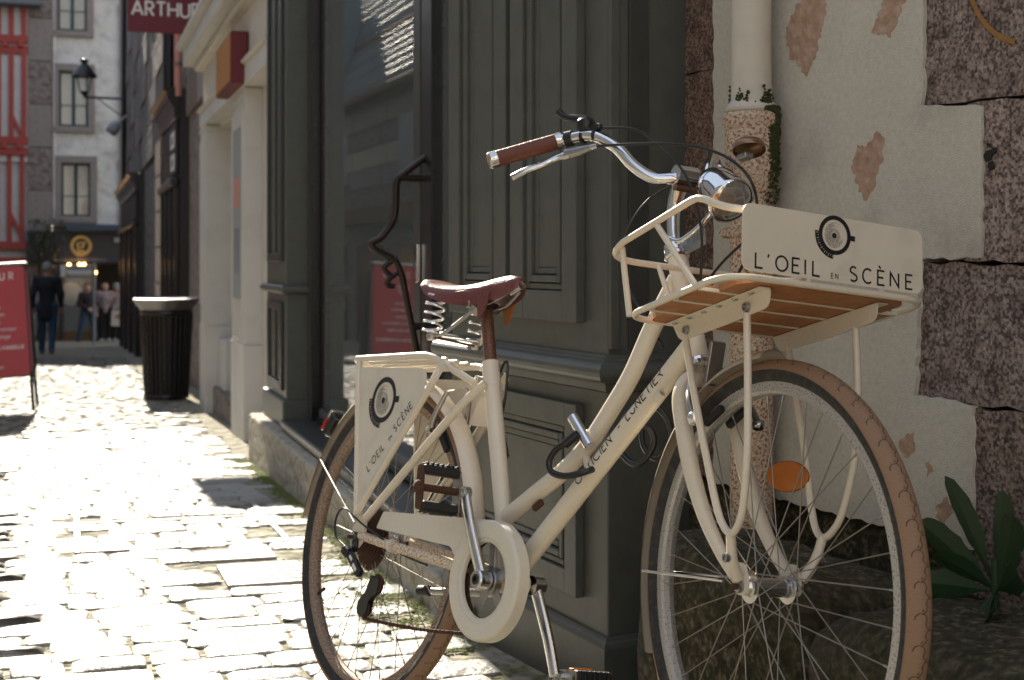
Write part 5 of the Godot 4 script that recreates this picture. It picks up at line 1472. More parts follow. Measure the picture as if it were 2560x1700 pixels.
	for s in [-1, 1]:
		tb("side_rail", fillet([V.call(-0.118, 0.390, s * 0.055), V.call(-0.112, 0.396, s * 0.070), V.call(0.205, 0.390, s * 0.068), V.call(0.325, 0.332, s * 0.030)], 0.035), 0.0078, C, rk, 14)
		tb("rear_strut", fillet([V.call(-0.092, 0.392, s * 0.072), V.call(-0.078, 0.36, s * 0.078), V.call(0.006, 0.045, s * 0.078)], 0.02), 0.0065, C, rk, 12)
		tb("front_strut", fillet([V.call(0.262, 0.352, s * 0.080), V.call(0.255, 0.326, s * 0.087), V.call(0.012, 0.052, s * 0.082)], 0.02), 0.0075, C, rk, 12)
		obj("strut_tab", MB.new().box(V.call(0.262, 0.350, s * 0.081), Vector3(0.05, 0.024, 0.005), 0.002, Basis(Vector3(0, 0, 1), 0.87)), C, rk)
		var pl := round_poly([Vector2(-0.080, 0.372), Vector2(-0.046, 0.3735), Vector2(0.196, 0.360), Vector2(0.2135, 0.347), Vector2(0.210, 0.312), Vector2(0.022, 0.080), Vector2(0.0, 0.066)], [0.004, 0.03, 0.02, 0.01, 0.02, 0.01, 0.004])
		obj("side_board", MB.new().prism(pl, s * 0.0765 - 0.001, s * 0.0765 + 0.001), M.painted_sheet, rk)
	tb("rear_rail", fillet([V.call(-0.118, 0.390, -0.055), V.call(-0.121, 0.392, 0.0), V.call(-0.118, 0.390, 0.055)], 0.02), 0.0078, C, rk, 12)
	for k in 3: obj("slat", MB.new().tube([V.call(-0.10, 0.393, -0.035 + 0.035 * k), V.call(0.205, 0.387, -0.028 + 0.028 * k)], 0.006, 10), C, rk)
	obj("rack_bolt", MB.new().lathe_hard([Vector2(0.0001, 0.0), Vector2(0.007, 0.0), Vector2(0.007, 0.012), Vector2(0.003, 0.012), Vector2(0.003, 0.006)], V.call(0.322, 0.343, 0.014), Vector3(0, 0, 1), 12), M.galvanised, rk)
	var on_side := func(q: Vector2): return [Vector3(q.x, q.y, 0.0780), Vector3(0, 0, 1)]
	eye_emblem(rk, Vector2(0.0515, 0.297), 0.0505, 0.0, on_side)
	var dd := (Vector2(0.1893, 0.2934) - Vector2(0.029, 0.140)).normalized()
	var sl_ := MB.new()
	for q in [["L'OEIL", 0.0, 0.0165, 0.0023, 0.0065], ["EN", 0.098, 0.0075, 0.0012, 0.0025], ["SC`ENE", 0.124, 0.0165, 0.0023, 0.0070]]:
		for mb in write(q[0], q[2], q[3], q[4], Vector2(0.029, 0.140) + dd * q[1], dd, on_side):
			var o: int = sl_.v.size()
			sl_.v.append_array(mb.v); sl_.n.append_array(mb.n); sl_.uv.append_array(mb.uv)
			for i in mb.ix: sl_.ix.append(i + o)
	obj("board_lettering", sl_, M.print_black, rk).set_meta("kind", "stuff")
	# ---- saddle
	var sd := part(bike, "saddle")
	var sec := [[0.407, 0.006, 0.545, 0.014], [0.401, 0.015, 0.552, 0.028], [0.385, 0.0205, 0.5575, 0.043], [0.36, 0.0235, 0.559, 0.052], [0.32, 0.029, 0.5565, 0.056], [0.28, 0.040, 0.552, 0.056], [0.24, 0.057, 0.549, 0.050], [0.20, 0.076, 0.550, 0.042], [0.17, 0.0845, 0.556, 0.034], [0.147, 0.082, 0.5645, 0.022], [0.135, 0.072, 0.5645, 0.012]]
	var xs := smooth(sec.map(func(q): return Vector4(q[0], q[1], q[2], q[3])), 4)
	var sm := SurfaceTool.new()
	sm.begin(Mesh.PRIMITIVE_TRIANGLES)
	sm.set_smooth_group(0)
	var grid := []
	for q in xs:
		var row := []
		for k in 17:
			var a := -1.0 + 2.0 * k / 16.0
			var zz: float = q.y * (absf(a) * 1.18 if absf(a) < 0.75 else 0.885 + (absf(a) - 0.75) * 0.46) * signf(a)
			row.append(Vector3(q.x, q.z - q.w * pow(absf(a), 3.2), zz))
		grid.append(row)
	for i in grid.size() - 1:
		for k in 16:
			for p in [grid[i][k], grid[i][k + 1], grid[i + 1][k + 1], grid[i][k], grid[i + 1][k + 1], grid[i + 1][k]]: sm.add_vertex(p)
	sm.index()
	sm.generate_normals()
	obj("leather_top", sm.commit(), M.brown_leather, sd)
	var eye := MB.new()
	var pl2 := []
	for i in 25: pl2.append(V.call(0.262 + 0.030 * cos(TAU * i / 24.0), 0.515 + 0.013 * sin(TAU * i / 24.0), 0.0485 + 0.006 * cos(TAU * i / 24.0 + PI)))
	obj("leather_stamp", eye.tube(pl2, 0.0005, 5, false, true), M.brown_leather, sd)
	for s in [-1, 1]:
		var hx := []
		for i in 90:
			var a := TAU * 4.6 * i / 89.0
			hx.append(V.call(0.180 + cos(a) * 0.0205, 0.440 + 0.088 * i / 89.0, s * 0.058 + sin(a) * 0.0205))
		tb("coil_spring", hx, 0.0031, M.chrome, sd, 8)
		tb("saddle_rail", smooth([V.call(0.182, 0.436, s * 0.058), V.call(0.215, 0.440, s * 0.050), V.call(0.245, 0.470, s * 0.030), V.call(0.29, 0.497, s * 0.022), V.call(0.34, 0.505, s * 0.018), V.call(0.392, 0.528, s * 0.010)], 5), 0.0042, M.dull_steel, sd, 10)
		obj("spring_foot", MB.new().lathe_hard([Vector2(0.0001, -0.010), Vector2(0.010, -0.008), Vector2(0.012, 0.0), Vector2(0.010, 0.008), Vector2(0.0001, 0.010)], V.call(0.182, 0.434, s * 0.058), Vector3.UP, 14), M.dull_steel, sd)
		obj("leather_flap", MB.new().prism(round_poly([Vector2(0.300, 0.525), Vector2(0.345, 0.525), Vector2(0.338, 0.49), Vector2(0.322, 0.463), Vector2(0.312, 0.47), Vector2(0.305, 0.495)], 0.012), s * 0.034 - 0.0014, s * 0.034 + 0.0014), M.raw_leather if s < 0 else M.brown_leather, sd)
	tb("cross_bar", [V.call(0.186, 0.432, -0.058), V.call(0.186, 0.432, 0.058)], 0.0032, M.brass, sd, 8)
	obj("clamp", MB.new().box(V.call(0.280, 0.497, 0.0), Vector3(0.036, 0.026, 0.062), 0.006, Basis(Vector3(0, 0, 1), 0.25)), M.dull_steel, sd)
	obj("clamp_nut", MB.new().lathe_hard([Vector2(0.0001, 0), Vector2(0.009, 0), Vector2(0.009, 0.010), Vector2(0.0001, 0.010)], V.call(0.276, 0.500, 0.030), Vector3(0, 0, 1), 6), M.chrome, sd)
	tb("nose_bolt", [V.call(0.372, 0.528, 0.0), V.call(0.408, 0.536, 0.0)], [0.011, 0.009], M.chrome, sd, 14)
	# ---- drive train
	var cr := part(bike, "crankset")
	var bb := Vector2(0.4826, -0.0502)
	var ca := 1.975
	var cdir := Vector2(cos(ca), sin(ca))
	for s in [1, -1]:
		var c0 := Vector3(bb.x, bb.y, s * 0.066)
		var c1: Vector3 = c0 + Vector3(cdir.x, cdir.y, 0) * 0.170 * s + Vector3(0, 0, s * 0.014)
		var pth := smooth([c0 + Vector3(0, 0, -s * 0.004), c0.lerp(c1, 0.30) + Vector3(0, 0, -s * 0.0005), c0.lerp(c1, 0.65) + Vector3(0, 0, s * 0.002), c1], 6)
		var rr := []
		for i in pth.size(): rr.append(lerpf(0.0150, 0.0128, float(i) / (pth.size() - 1)))
		tb("crank_arm", pth, rr, M.brushed_alloy, cr, 18, false, 0.62)
		obj("crank_boss", MB.new().lathe_hard([Vector2(0.0185, s * -0.014), Vector2(0.0185, s * 0.010), Vector2(0.016, s * 0.013), Vector2(0.0085, s * 0.013), Vector2(0.0085, s * 0.006), Vector2(0.0001, s * 0.006)] if s > 0 else [Vector2(0.0001, -0.006), Vector2(0.0085, -0.006), Vector2(0.0085, -0.013), Vector2(0.016, -0.013), Vector2(0.0185, -0.010), Vector2(0.0185, 0.014)], c0, Vector3(0, 0, 1), 26), M.brushed_alloy, cr)
		if s > 0:
			obj("boss_cap", MB.new().lathe_hard([Vector2(0.0098, 0.0), Vector2(0.0098, 0.0142), Vector2(0.0055, 0.0142), Vector2(0.0055, 0.010), Vector2(0.0001, 0.010)], c0, Vector3(0, 0, 1), 20), M.black_plastic, cr)
			obj("pedal_eye", MB.new().lathe_hard([Vector2(0.0135, -0.007), Vector2(0.0135, 0.007), Vector2(0.0001, 0.0075)], c1, Vector3(0, 0, 1), 20), M.brushed_alloy, cr)
		# pedal
		var pd := part(bike, "pedal", Transform3D(Basis(Vector3(0, 0, 1), 0.12 if s > 0 else PI * 0.5 + 0.12), c1))
		tb("spindle", [V.call(0, 0, s * 0.008), V.call(0, 0, s * 0.106)], 0.0078, M.rust if s > 0 else M.chrome, pd, 14)
		obj("spindle_collar", MB.new().lathe_hard([Vector2(0.0001, s * 0.008), Vector2(0.010, s * 0.008), Vector2(0.010, s * 0.018), Vector2(0.0001, s * 0.018)] if s > 0 else [Vector2(0.0001, s * 0.018), Vector2(0.010, s * 0.018), Vector2(0.010, s * 0.008), Vector2(0.0001, s * 0.008)], Vector3.ZERO, Vector3(0, 0, 1), 14), M.chrome, pd)
		for e in [-1, 1]:
			obj("rubber_tread", MB.new().box(V.call(0, e * 0.0345, s * 0.060), Vector3(0.024, 0.019, 0.084), 0.005), M.black_rubber, pd)
			for k in 7: obj("tread_rib", MB.new().box(V.call(0, e * 0.045, s * (0.026 + 0.0115 * k)), Vector3(0.022, 0.004, 0.0055), 0.001), M.black_rubber, pd)
		for zz in [0.020, 0.104]: obj("end_plate", MB.new().prism(round_poly([Vector2(-0.010, -0.042), Vector2(0.010, -0.042), Vector2(0.012, 0.0), Vector2(0.010, 0.042), Vector2(-0.010, 0.042), Vector2(-0.012, 0.0)], 0.008), s * zz - 0.002, s * zz + 0.002), M.rust if zz > 0.05 and s > 0 else M.dull_steel, pd)
		obj("end_cap", MB.new().lathe([Vector2(0.013, 0.0), Vector2(0.012, 0.006), Vector2(0.006, 0.010), Vector2(0.0001, 0.011)], V.call(0, 0, s * 0.106), Vector3(0, 0, s), 16), M.rust if s > 0 else M.dull_steel, pd)
		if s < 0: obj("reflector", MB.new().box(V.call(0.0135, 0, s * 0.062), Vector3(0.005, 0.016, 0.05), 0.002), M.orange_lens, pd)
	var og := func(r0, r1, z0, z1): return [Vector2(r0, z0), Vector2(r1, z0), Vector2(r1, z1), Vector2(r0, z1), Vector2(r0, z0)]
	obj("chain_ring", MB.new().lathe_hard(og.call(0.074, 0.092, 0.040, 0.0435), Vector3(bb.x, bb.y, 0), Vector3(0, 0, 1), 48), M.rust, cr)
	obj("ring_hub", MB.new().lathe_hard(og.call(0.008, 0.027, 0.036, 0.050), Vector3(bb.x, bb.y, 0), Vector3(0, 0, 1), 32), M.dull_steel, cr)
	for k in 5:
		var a := TAU * k / 5.0 + 0.4
		obj("ring_arm", MB.new().box(Vector3(bb.x + cos(a) * 0.051, bb.y + sin(a) * 0.051, 0.0425), Vector3(0.056, 0.020, 0.005), 0.002, Basis(Vector3(0, 0, 1), a)), M.dull_steel, cr)
	var cg := part(bike, "chain_guard")
	var gp := []
	for q in [[0.0695, 0.0545], [0.0695, 0.0610], [0.073, 0.0630], [0.078, 0.0630], [0.079, 0.0650], [0.104, 0.0650], [0.1085, 0.0640], [0.1115, 0.0610], [0.1120, 0.0560], [0.1120, 0.0370]]: gp.append(Vector2(q[0], q[1]))
	gp.reverse()
	obj("guard_ring", MB.new().lathe(gp, Vector3(bb.x, bb.y, 0), Vector3(0, 0, 1), 64), M.chain_guard_plastic, cg)
	var arm := round_poly([Vector2(0.088, 0.060), Vector2(0.470, 0.0612), Vector2(0.455, 0.020), Vector2(0.376, -0.012), Vector2(0.36, 0.004), Vector2(0.066, 0.024)], [0.006, 0.01, 0.004, 0.004, 0.02, 0.008])
	obj("guard_arm", MB.new().prism(arm, 0.038, 0.0612), M.chain_guard_plastic, cg)
	obj("guard_rib", MB.new().prism(round_poly([Vector2(0.30, 0.048), Vector2(0.455, 0.050), Vector2(0.41, 0.030)], 0.004), 0.0605, 0.0628), M.chain_guard_plastic, cg)
	# sprockets, derailleur and the rusty chain
	var dr := part(bike, "derailleur")
	for k in 7: obj("sprocket", MB.new().lathe_hard(og.call(0.018, 0.024 + 0.0052 * (6 - k), 0.030 + 0.0042 * k, 0.032 + 0.0042 * k), Vector3.ZERO, Vector3(0, 0, 1), 28), M.rust, dr)
	obj("chain_disc", MB.new().lathe_hard(og.call(0.02, 0.066, 0.0265, 0.028), Vector3.ZERO, Vector3(0, 0, 1), 28), M.rust, dr)
	obj("hanger", MB.new().prism(round_poly([Vector2(-0.012, 0.012), Vector2(0.014, 0.010), Vector2(0.020, -0.03), Vector2(0.0, -0.035)], 0.006), 0.070, 0.074), M.black_plastic, dr)
	obj("upper_body", MB.new().box(V.call(-0.002, -0.032, 0.084), Vector3(0.030, 0.026, 0.024), 0.008, Basis(Vector3(0, 0, 1), -0.5)), M.black_plastic, dr)
	obj("link_body", MB.new().box(V.call(0.036, -0.056, 0.082), Vector3(0.070, 0.022, 0.018), 0.006, Basis(Vector3(0, 0, 1), -0.62)), M.black_plastic, dr)
	obj("badge", MB.new().box(V.call(0.050, -0.062, 0.0916), Vector3(0.020, 0.008, 0.001), 0.0, Basis(Vector3(0, 0, 1), -0.62)), M.sign_white, dr)
	obj("badge", MB.new().box(V.call(0.030, -0.044, 0.0916), Vector3(0.014, 0.006, 0.001), 0.0, Basis(Vector3(0, 0, 1), -0.62)), M.sign_white, dr)
	for zz in [0.050, 0.062]:
		obj("cage_plate", MB.new().prism(round_poly([Vector2(0.075, -0.072), Vector2(0.112, -0.078), Vector2(0.108, -0.105), Vector2(0.078, -0.122), Vector2(0.076, -0.150), Vector2(0.058, -0.163), Vector2(0.036, -0.156), Vector2(0.034, -0.132), Vector2(0.062, -0.108)], 0.010), zz - 0.001, zz + 0.001), M.black_plastic, dr)
	for q in [[0.094, -0.088], [0.056, -0.143]]: obj("pulley", MB.new().lathe_hard(og.call(0.004, 0.0185, 0.0535, 0.0585), Vector3(q[0], q[1], 0), Vector3(0, 0, 1), 20), M.rust, dr)
	tb("gear_cable", smooth([V.call(0.27, -0.038, 0.052), V.call(0.184, -0.024, 0.058), V.call(0.10, 0.005, 0.066), V.call(0.029, 0.032, 0.080), V.call(-0.030, 0.057, 0.085), V.call(-0.062, 0.05, 0.085), V.call(-0.074, 0.022, 0.084), V.call(-0.060, -0.005, 0.083), V.call(-0.014, -0.022, 0.084)], 6), 0.0025, M.cable_black, dr, 8)
	var ch := MB.new()
	var lk := []
	for i in 60:
		var t := i / 59.0
		lk.append(V.call(lerpf(0.054, 0.46, t), lerpf(-0.1635, -0.150, t) - 0.006 * sin(PI * t), 0.0555 - 0.013 * t))
	for i in 59:
		var d: Vector3 = lk[i + 1] - lk[i]
		ch.box((lk[i] + lk[i + 1]) * 0.5, Vector3(d.length() * 1.12, 0.0075 if i % 2 else 0.0066, 0.0072 if i % 2 else 0.005), 0.0015, Basis(Vector3(0, 0, 1), atan2(d.y, d.x)))
	obj("chain", ch, M.rust, dr).set_meta("kind", "stuff")
	obj("stay_clip", MB.new().lathe_hard(og.call(0.0105, 0.0135, -0.005, 0.005), V.call(0.137, -0.009, 0.0575), Vector3(0.99, -0.1, 0), 18), M.painted_sheet, bike)
	# side stand folded up beside the far chain stay
	var ks := part(bike, "kickstand")
	tb("leg", [V.call(0.43, -0.072, -0.045), V.call(0.105, -0.093, -0.065)], 0.0075, M.dull_steel, ks, 12)
	tb("foot", [V.call(0.118, -0.092, -0.064), V.call(0.072, -0.095, -0.066)], 0.0115, M.black_rubber, ks, 12)
	obj("bracket", MB.new().box(V.call(0.435, -0.068, -0.03), Vector3(0.05, 0.02, 0.05), 0.005), M.dull_steel, ks)
	# rim brakes
	var rb := part(bike, "rear_brake")
	for s in [-1, 1]:
		tb("brake_arm", smooth([V.call(0.192, 0.222, s * 0.036), V.call(0.205, 0.262, s * 0.040), V.call(0.226, 0.318, s * 0.030)], 5), [0.009, 0.009, 0.0085, 0.008, 0.0075, 0.007, 0.0065, 0.006, 0.0055, 0.005, 0.0045], M.dull_steel, rb, 10)
		obj("brake_pad", MB.new().box(V.call(0.222, 0.215, s * 0.020), Vector3(0.016, 0.058, 0.012), 0.004, Basis(Vector3(0, 0, 1), 0.75)), M.black_rubber, rb)
		obj("pad_bolt", MB.new().lathe_hard([Vector2(0.0001, -0.01), Vector2(0.008, -0.01), Vector2(0.008, 0.01), Vector2(0.0001, 0.01)], V.call(0.198, 0.236, s * 0.038), Vector3(0, 0, 1), 12), M.chrome, rb)
	tb("brake_wire", smooth([V.call(0.226, 0.318, 0.03), V.call(0.25, 0.33, 0.0), V.call(0.226, 0.318, -0.03)], 5), 0.0012, M.dull_steel, rb, 6)
	tb("brake_cable", smooth([V.call(0.345, 0.352, -0.012), V.call(0.362, 0.381, -0.012), V.call(0.374, 0.374, -0.012), V.call(0.379, 0.312, -0.012), V.call(0.367, 0.262, -0.02), V.call(0.40, 0.19, -0.022)], 6), 0.0026, M.cable_black, bike, 8)
	# ---- fork, steered with the front wheel
	var fk := part(bike, "fork", SX)
	tb("steerer", [V.call(-0.206, 0.322), V.call(-0.222, 0.362)], 0.0165, C, fk, 20)
	for s in [-1, 1]:
		tb("fork_leg", smooth([V.call(-0.205, 0.330, s * 0.004), V.call(-0.199, 0.322, s * 0.030), V.call(-0.189, 0.295, s * 0.049), V.call(-0.172, 0.245, s * 0.053), V.call(-0.145, 0.175, s * 0.053), V.call(-0.105, 0.105, s * 0.052), V.call(-0.058, 0.050, s * 0.051), V.call(-0.016, 0.012, s * 0.050)], 4), [0.0145, 0.0147, 0.015, 0.0152, 0.0155, 0.0155, 0.0155, 0.0155, 0.0155, 0.0155, 0.0155, 0.0152, 0.015, 0.0148, 0.0146, 0.0143, 0.014, 0.0136, 0.0132, 0.0128, 0.0124, 0.012, 0.0115, 0.011, 0.0105, 0.010, 0.0095, 0.009, 0.0085], C, fk, 18)
		obj("fork_end", MB.new().prism(round_poly([Vector2(-0.030, 0.014), Vector2(-0.010, -0.013), Vector2(0.012, -0.012), Vector2(0.014, 0.010), Vector2(0.004, 0.034), Vector2(-0.018, 0.036)], 0.008), s * 0.0475 - 0.003, s * 0.0475 + 0.003), C, fk)
		tb("brake_arm", smooth([V.call(-0.176, 0.318, s * 0.040), V.call(-0.150, 0.288, s * 0.058), V.call(-0.128, 0.258, s * 0.062)], 4), 0.006, M.dull_steel, fk, 10)
		obj("brake_bolt", MB.new().lathe([Vector2(0.012, -0.006), Vector2(0.012, 0.002), Vector2(0.007, 0.008), Vector2(0.0001, 0.010)], V.call(-0.126, 0.255, s * 0.064), Vector3(0, 0, s), 14), M.chrome, fk)
		obj("brake_pad", MB.new().box(V.call(-0.130, 0.262, s * 0.022), Vector3(0.055, 0.014, 0.014), 0.004, Basis(Vector3(0, 0, 1), 0.47)), M.black_rubber, fk)
	obj("mudguard_bracket", MB.new().box(V.call(-0.166, 0.352, 0), Vector3(0.010, 0.075, 0.030), 0.003, Basis(Vector3(0, 0, 1), -0.25)), M.dull_steel, fk)
	# ---- stem and handlebar
	var hb := part(bike, "handlebar", SX)
	tb("stem", smooth([V.call(-0.296, 0.548), V.call(-0.312, 0.59), V.call(-0.315, 0.64), V.call(-0.300, 0.676), V.call(-0.282, 0.694)], 5), [0.0112, 0.0112, 0.0112, 0.0112, 0.0112, 0.0114, 0.0116, 0.0118, 0.012, 0.0124, 0.0128, 0.0132, 0.0136, 0.014, 0.0145, 0.015, 0.0152, 0.0154, 0.0156, 0.0158, 0.016], M.chrome, hb, 20)
	tb("bar_clamp", [V.call(-0.277, 0.698, -0.021), V.call(-0.277, 0.698, 0.021)], 0.0175, M.chrome, hb, 24)
	obj("clamp_bolt", MB.new().lathe_hard([Vector2(0.0001, -0.022), Vector2(0.0065, -0.022), Vector2(0.0065, 0.022), Vector2(0.0001, 0.022)], V.call(-0.276, 0.674, 0), Vector3(0, 0, 1), 12), M.brass, hb)
	for s in [-1, 1]:
		var P := func(x, y, z): return Vector3(x, y, s * z)
		tb("bar", smooth([P.call(-0.277, 0.698, 0.0), P.call(-0.286, 0.692, 0.022), P.call(-0.306, 0.693, 0.050), P.call(-0.328, 0.715, 0.078), P.call(-0.354, 0.752, 0.102), P.call(-0.390, 0.777, 0.130), P.call(-0.424, 0.778, 0.152), P.call(-0.453, 0.772, 0.178), P.call(-0.470, 0.750, 0.232)], 6), 0.0112, M.chrome, hb, 18)
		var g0: Vector3 = P.call(-0.453, 0.772, 0.178)
		var g1: Vector3 = P.call(-0.4855, 0.731, 0.280)
		var gd := (g1 - g0).normalized()
		var gp2 := []
		for i in 5:
			var L := (g1 - g0).length() / 5.0
			gp2.append(Vector2(0.0148, L * i + 0.0004)); gp2.append(Vector2(0.0153, L * i + 0.0018)); gp2.append(Vector2(0.0153, L * (i + 1) - 0.0016)); gp2.append(Vector2(0.0147, L * (i + 1) - 0.0002))
		obj("grip", MB.new().lathe(gp2, g0, gd, 24), M.grip_leather, hb)
		obj("grip_ring", MB.new().lathe_hard([Vector2(0.012, -0.014), Vector2(0.0158, -0.013), Vector2(0.0158, 0.0), Vector2(0.012, 0.0005)], g0, gd, 24), M.brushed_alloy, hb)
		obj("grip_cap", MB.new().lathe_hard([Vector2(0.012, -0.001), Vector2(0.0162, 0.0), Vector2(0.0162, 0.013), Vector2(0.0140, 0.0165), Vector2(0.0001, 0.0168)], g1, gd, 24), M.brushed_alloy, hb)
		# brake lever
		obj("lever_clamp", MB.new().lathe_hard([Vector2(0.0112, -0.007), Vector2(0.0150, -0.007), Vector2(0.0150, 0.007), Vector2(0.0112, 0.007)], P.call(-0.434, 0.777, 0.158), (P.call(-0.453, 0.772, 0.178) - P.call(-0.424, 0.778, 0.152)), 20), M.black_plastic, hb)
		tb("lever_body", [P.call(-0.382, 0.752, 0.138), P.call(-0.402, 0.748, 0.150), P.call(-0.428, 0.744, 0.166)], [0.006, 0.010, 0.012], M.black_plastic if s < 0 else M.dull_steel, hb, 10, false, 0.8)
		tb("lever_blade", smooth([P.call(-0.418, 0.742, 0.164), P.call(-0.436, 0.738, 0.180), P.call(-0.446, 0.722, 0.206), P.call(-0.456, 0.710, 0.232), P.call(-0.474, 0.696, 0.252)], 5), [0.0085, 0.0085, 0.0083, 0.008, 0.0078, 0.0075, 0.0072, 0.007, 0.0068, 0.0066, 0.0065, 0.0065, 0.0066, 0.0067, 0.0068, 0.007, 0.0072, 0.0074, 0.0076, 0.0078, 0.0078], M.brushed_alloy if s > 0 else M.black_plastic, hb, 12, false, 0.55)
		obj("cable_adjuster", MB.new().lathe_hard([Vector2(0.0001, 0), Vector2(0.0062, 0), Vector2(0.0058, 0.014), Vector2(0.0001, 0.0142)], P.call(-0.384, 0.752, 0.138), P.call(0.03, 0.006, -0.02), 12), M.brushed_alloy, hb)
	# thumb shifter, bell, lamp
	obj("shifter_body", MB.new().lathe([Vector2(0.0001, -0.012), Vector2(0.016, -0.012), Vector2(0.017, -0.004), Vector2(0.017, 0.008), Vector2(0.012, 0.014), Vector2(0.0001, 0.015)], V.call(-0.408, 0.800, 0.138), Vector3(0.1, 1, 0.2), 20), M.black_plastic, hb)
	tb("shifter_lever", smooth([V.call(-0.408, 0.808, 0.138), V.call(-0.428, 0.816, 0.148), V.call(-0.450, 0.823, 0.160), V.call(-0.462, 0.835, 0.172)], 4), [0.010, 0.0098, 0.0095, 0.009, 0.0085, 0.008, 0.0075, 0.007, 0.0068, 0.0068, 0.007, 0.0072, 0.0072], M.black_plastic, hb, 12, false, 0.6)
	for zz in [0.128, 0.142]: obj("shifter_strap", MB.new().lathe_hard([Vector2(0.0108, -0.003), Vector2(0.0124, -0.003), Vector2(0.0124, 0.003), Vector2(0.0108, 0.003)], V.call(-0.390 - (zz - 0.130) * 1.6, 0.777, zz), Vector3(-0.8, 0.02, 0.55), 20), M.black_plastic, hb)
	obj("shifter_nose", MB.new().box(V.call(-0.390, 0.793, 0.128), Vector3(0.03, 0.014, 0.014), 0.004, Basis(Vector3(0, 1, 0), 0.5)), M.black_plastic, hb)
	obj("bell_dome", MB.new().lathe([Vector2(0.030, -0.006), Vector2(0.0305, 0.0), Vector2(0.028, 0.008), Vector2(0.020, 0.0135), Vector2(0.006, 0.0155), Vector2(0.0001, 0.0155)], V.call(-0.268, 0.768, -0.128), Vector3(-0.25, 1, -0.1), 28), M.brass, hb)
	obj("bell_knob", MB.new().lathe([Vector2(0.0045, 0), Vector2(0.004, 0.005), Vector2(0.0001, 0.006)], V.call(-0.2725, 0.7835, -0.1295), Vector3(-0.25, 1, -0.1), 12), M.chrome, hb)
	obj("bell_base", MB.new().box(V.call(-0.272, 0.752, -0.122), Vector3(0.03, 0.014, 0.02), 0.004), M.dull_steel, hb)
	var lampx := Transform3D(Basis.from_scale(Vector3.ONE * 1.15) * Basis(Vector3(0, 0, 1), deg_to_rad(-38.0)) * Basis(Vector3(0, 1, 0), deg_to_rad(4.0)), V.call(-0.152, 0.645, 0.004))
	var hl := part(bike, "headlight", SX * lampx)
	obj("shell", MB.new().lathe([Vector2(0.0001, -0.046), Vector2(0.012, -0.0445), Vector2(0.022, -0.036), Vector2(0.029, -0.020), Vector2(0.0325, 0.0), Vector2(0.034, 0.020), Vector2(0.036, 0.026), Vector2(0.036, 0.032), Vector2(0.033, 0.033)], Vector3.ZERO, Vector3(1, 0, 0), 36), M.chrome, hl)
	obj("lens", MB.new().lathe([Vector2(0.033, 0.031), Vector2(0.026, 0.036), Vector2(0.012, 0.039), Vector2(0.0001, 0.040)], Vector3.ZERO, Vector3(1, 0, 0), 32), M.clear_lens, hl)
	tb("bracket", smooth([V.call(0.0, -0.03, 0.0), V.call(0.0, -0.06, 0.012), V.call(-0.025, -0.10, 0.016), V.call(-0.06, -0.115, 0.014)], 4), 0.0045, M.chrome, hl, 8)
	obj("bracket_plate", MB.new().box(V.call(-0.232, 0.566, 0.010), Vector3(0.085, 0.030, 0.003), 0.001, Basis(Vector3(0, 0, 1), 0.15)), M.galvanised, hb)
	# outer cables
	tb("gear_outer_cable", smooth([V.call(-0.372, 0.790, 0.120), V.call(-0.318, 0.780, 0.090), V.call(-0.280, 0.755, 0.066), V.call(-0.236, 0.712, 0.048), V.call(-0.197, 0.655, 0.036), V.call(-0.181, 0.590, 0.026), V.call(-0.180, 0.535, 0.022), V.call(-0.190, 0.480, 0.020), V.call(-0.215, 0.43, 0.02)], 6), 0.0024, M.cable_black, hb, 8)
	tb("brake_outer_cable", smooth([V.call(-0.372, 0.754, 0.130), V.call(-0.287, 0.745, 0.090), V.call(-0.206, 0.732, 0.040), V.call(-0.153, 0.708, 0.0), V.call(-0.124, 0.671, -0.030), V.call(-0.125, 0.625, -0.050), V.call(-0.145, 0.56, -0.055), V.call(-0.18, 0.49, -0.04)], 6), 0.0026, M.cable_black, hb, 8)
	tb("brake_outer_cable", smooth([V.call(-0.375, 0.754, -0.134), V.call(-0.300, 0.728, -0.110), V.call(-0.289, 0.716, -0.070), V.call(-0.295, 0.690, 0.0), V.call(-0.337, 0.659, 0.040), V.call(-0.371, 0.610, 0.060), V.call(-0.386, 0.560, 0.060), V.call(-0.381, 0.502, 0.050), V.call(-0.345, 0.44, 0.028), V.call(-0.30, 0.39, 0.02)], 6), 0.0027, M.cable_black, hb, 8)
	tb("lamp_wire", smooth([V.call(-0.096, 0.546, -0.002), V.call(-0.150, 0.522, 0.0), V.call(-0.205, 0.490, 0.0)], 5), 0.0024, M.cable_black, hb, 8)
	# ---- front basket on its struts
	var BX := SX * Transform3D(Basis(Vector3(0, 0, 1), atan(0.108)), Vector3(0, 0.421, 0))
	var bk := part(bike, "front_basket", BX)
	var ring := func(x0, x1, zw, y, r):
		var pl := []
		for q in round_poly([Vector2(x0, -zw), Vector2(x1, -zw), Vector2(x1, zw), Vector2(x0, zw)], r, 8): pl.append(Vector3(q.x, y, q.y))
		return pl
	tb("floor_rail", ring.call(-0.150, 0.147, 0.185, 0.004, 0.055), 0.0052, C, bk, 14, true)
	var tr := []
	for q in ring.call(-0.208, 0.148, 0.193, 0.134, 0.075): tr.append(q - Vector3(0, 0.016 * smoothstep(-0.06, -0.2, q.x) + 0.028 * smoothstep(0.085, 0.148, q.x), 0))
	tb("top_rail", tr, 0.0055, C, bk, 14, true)
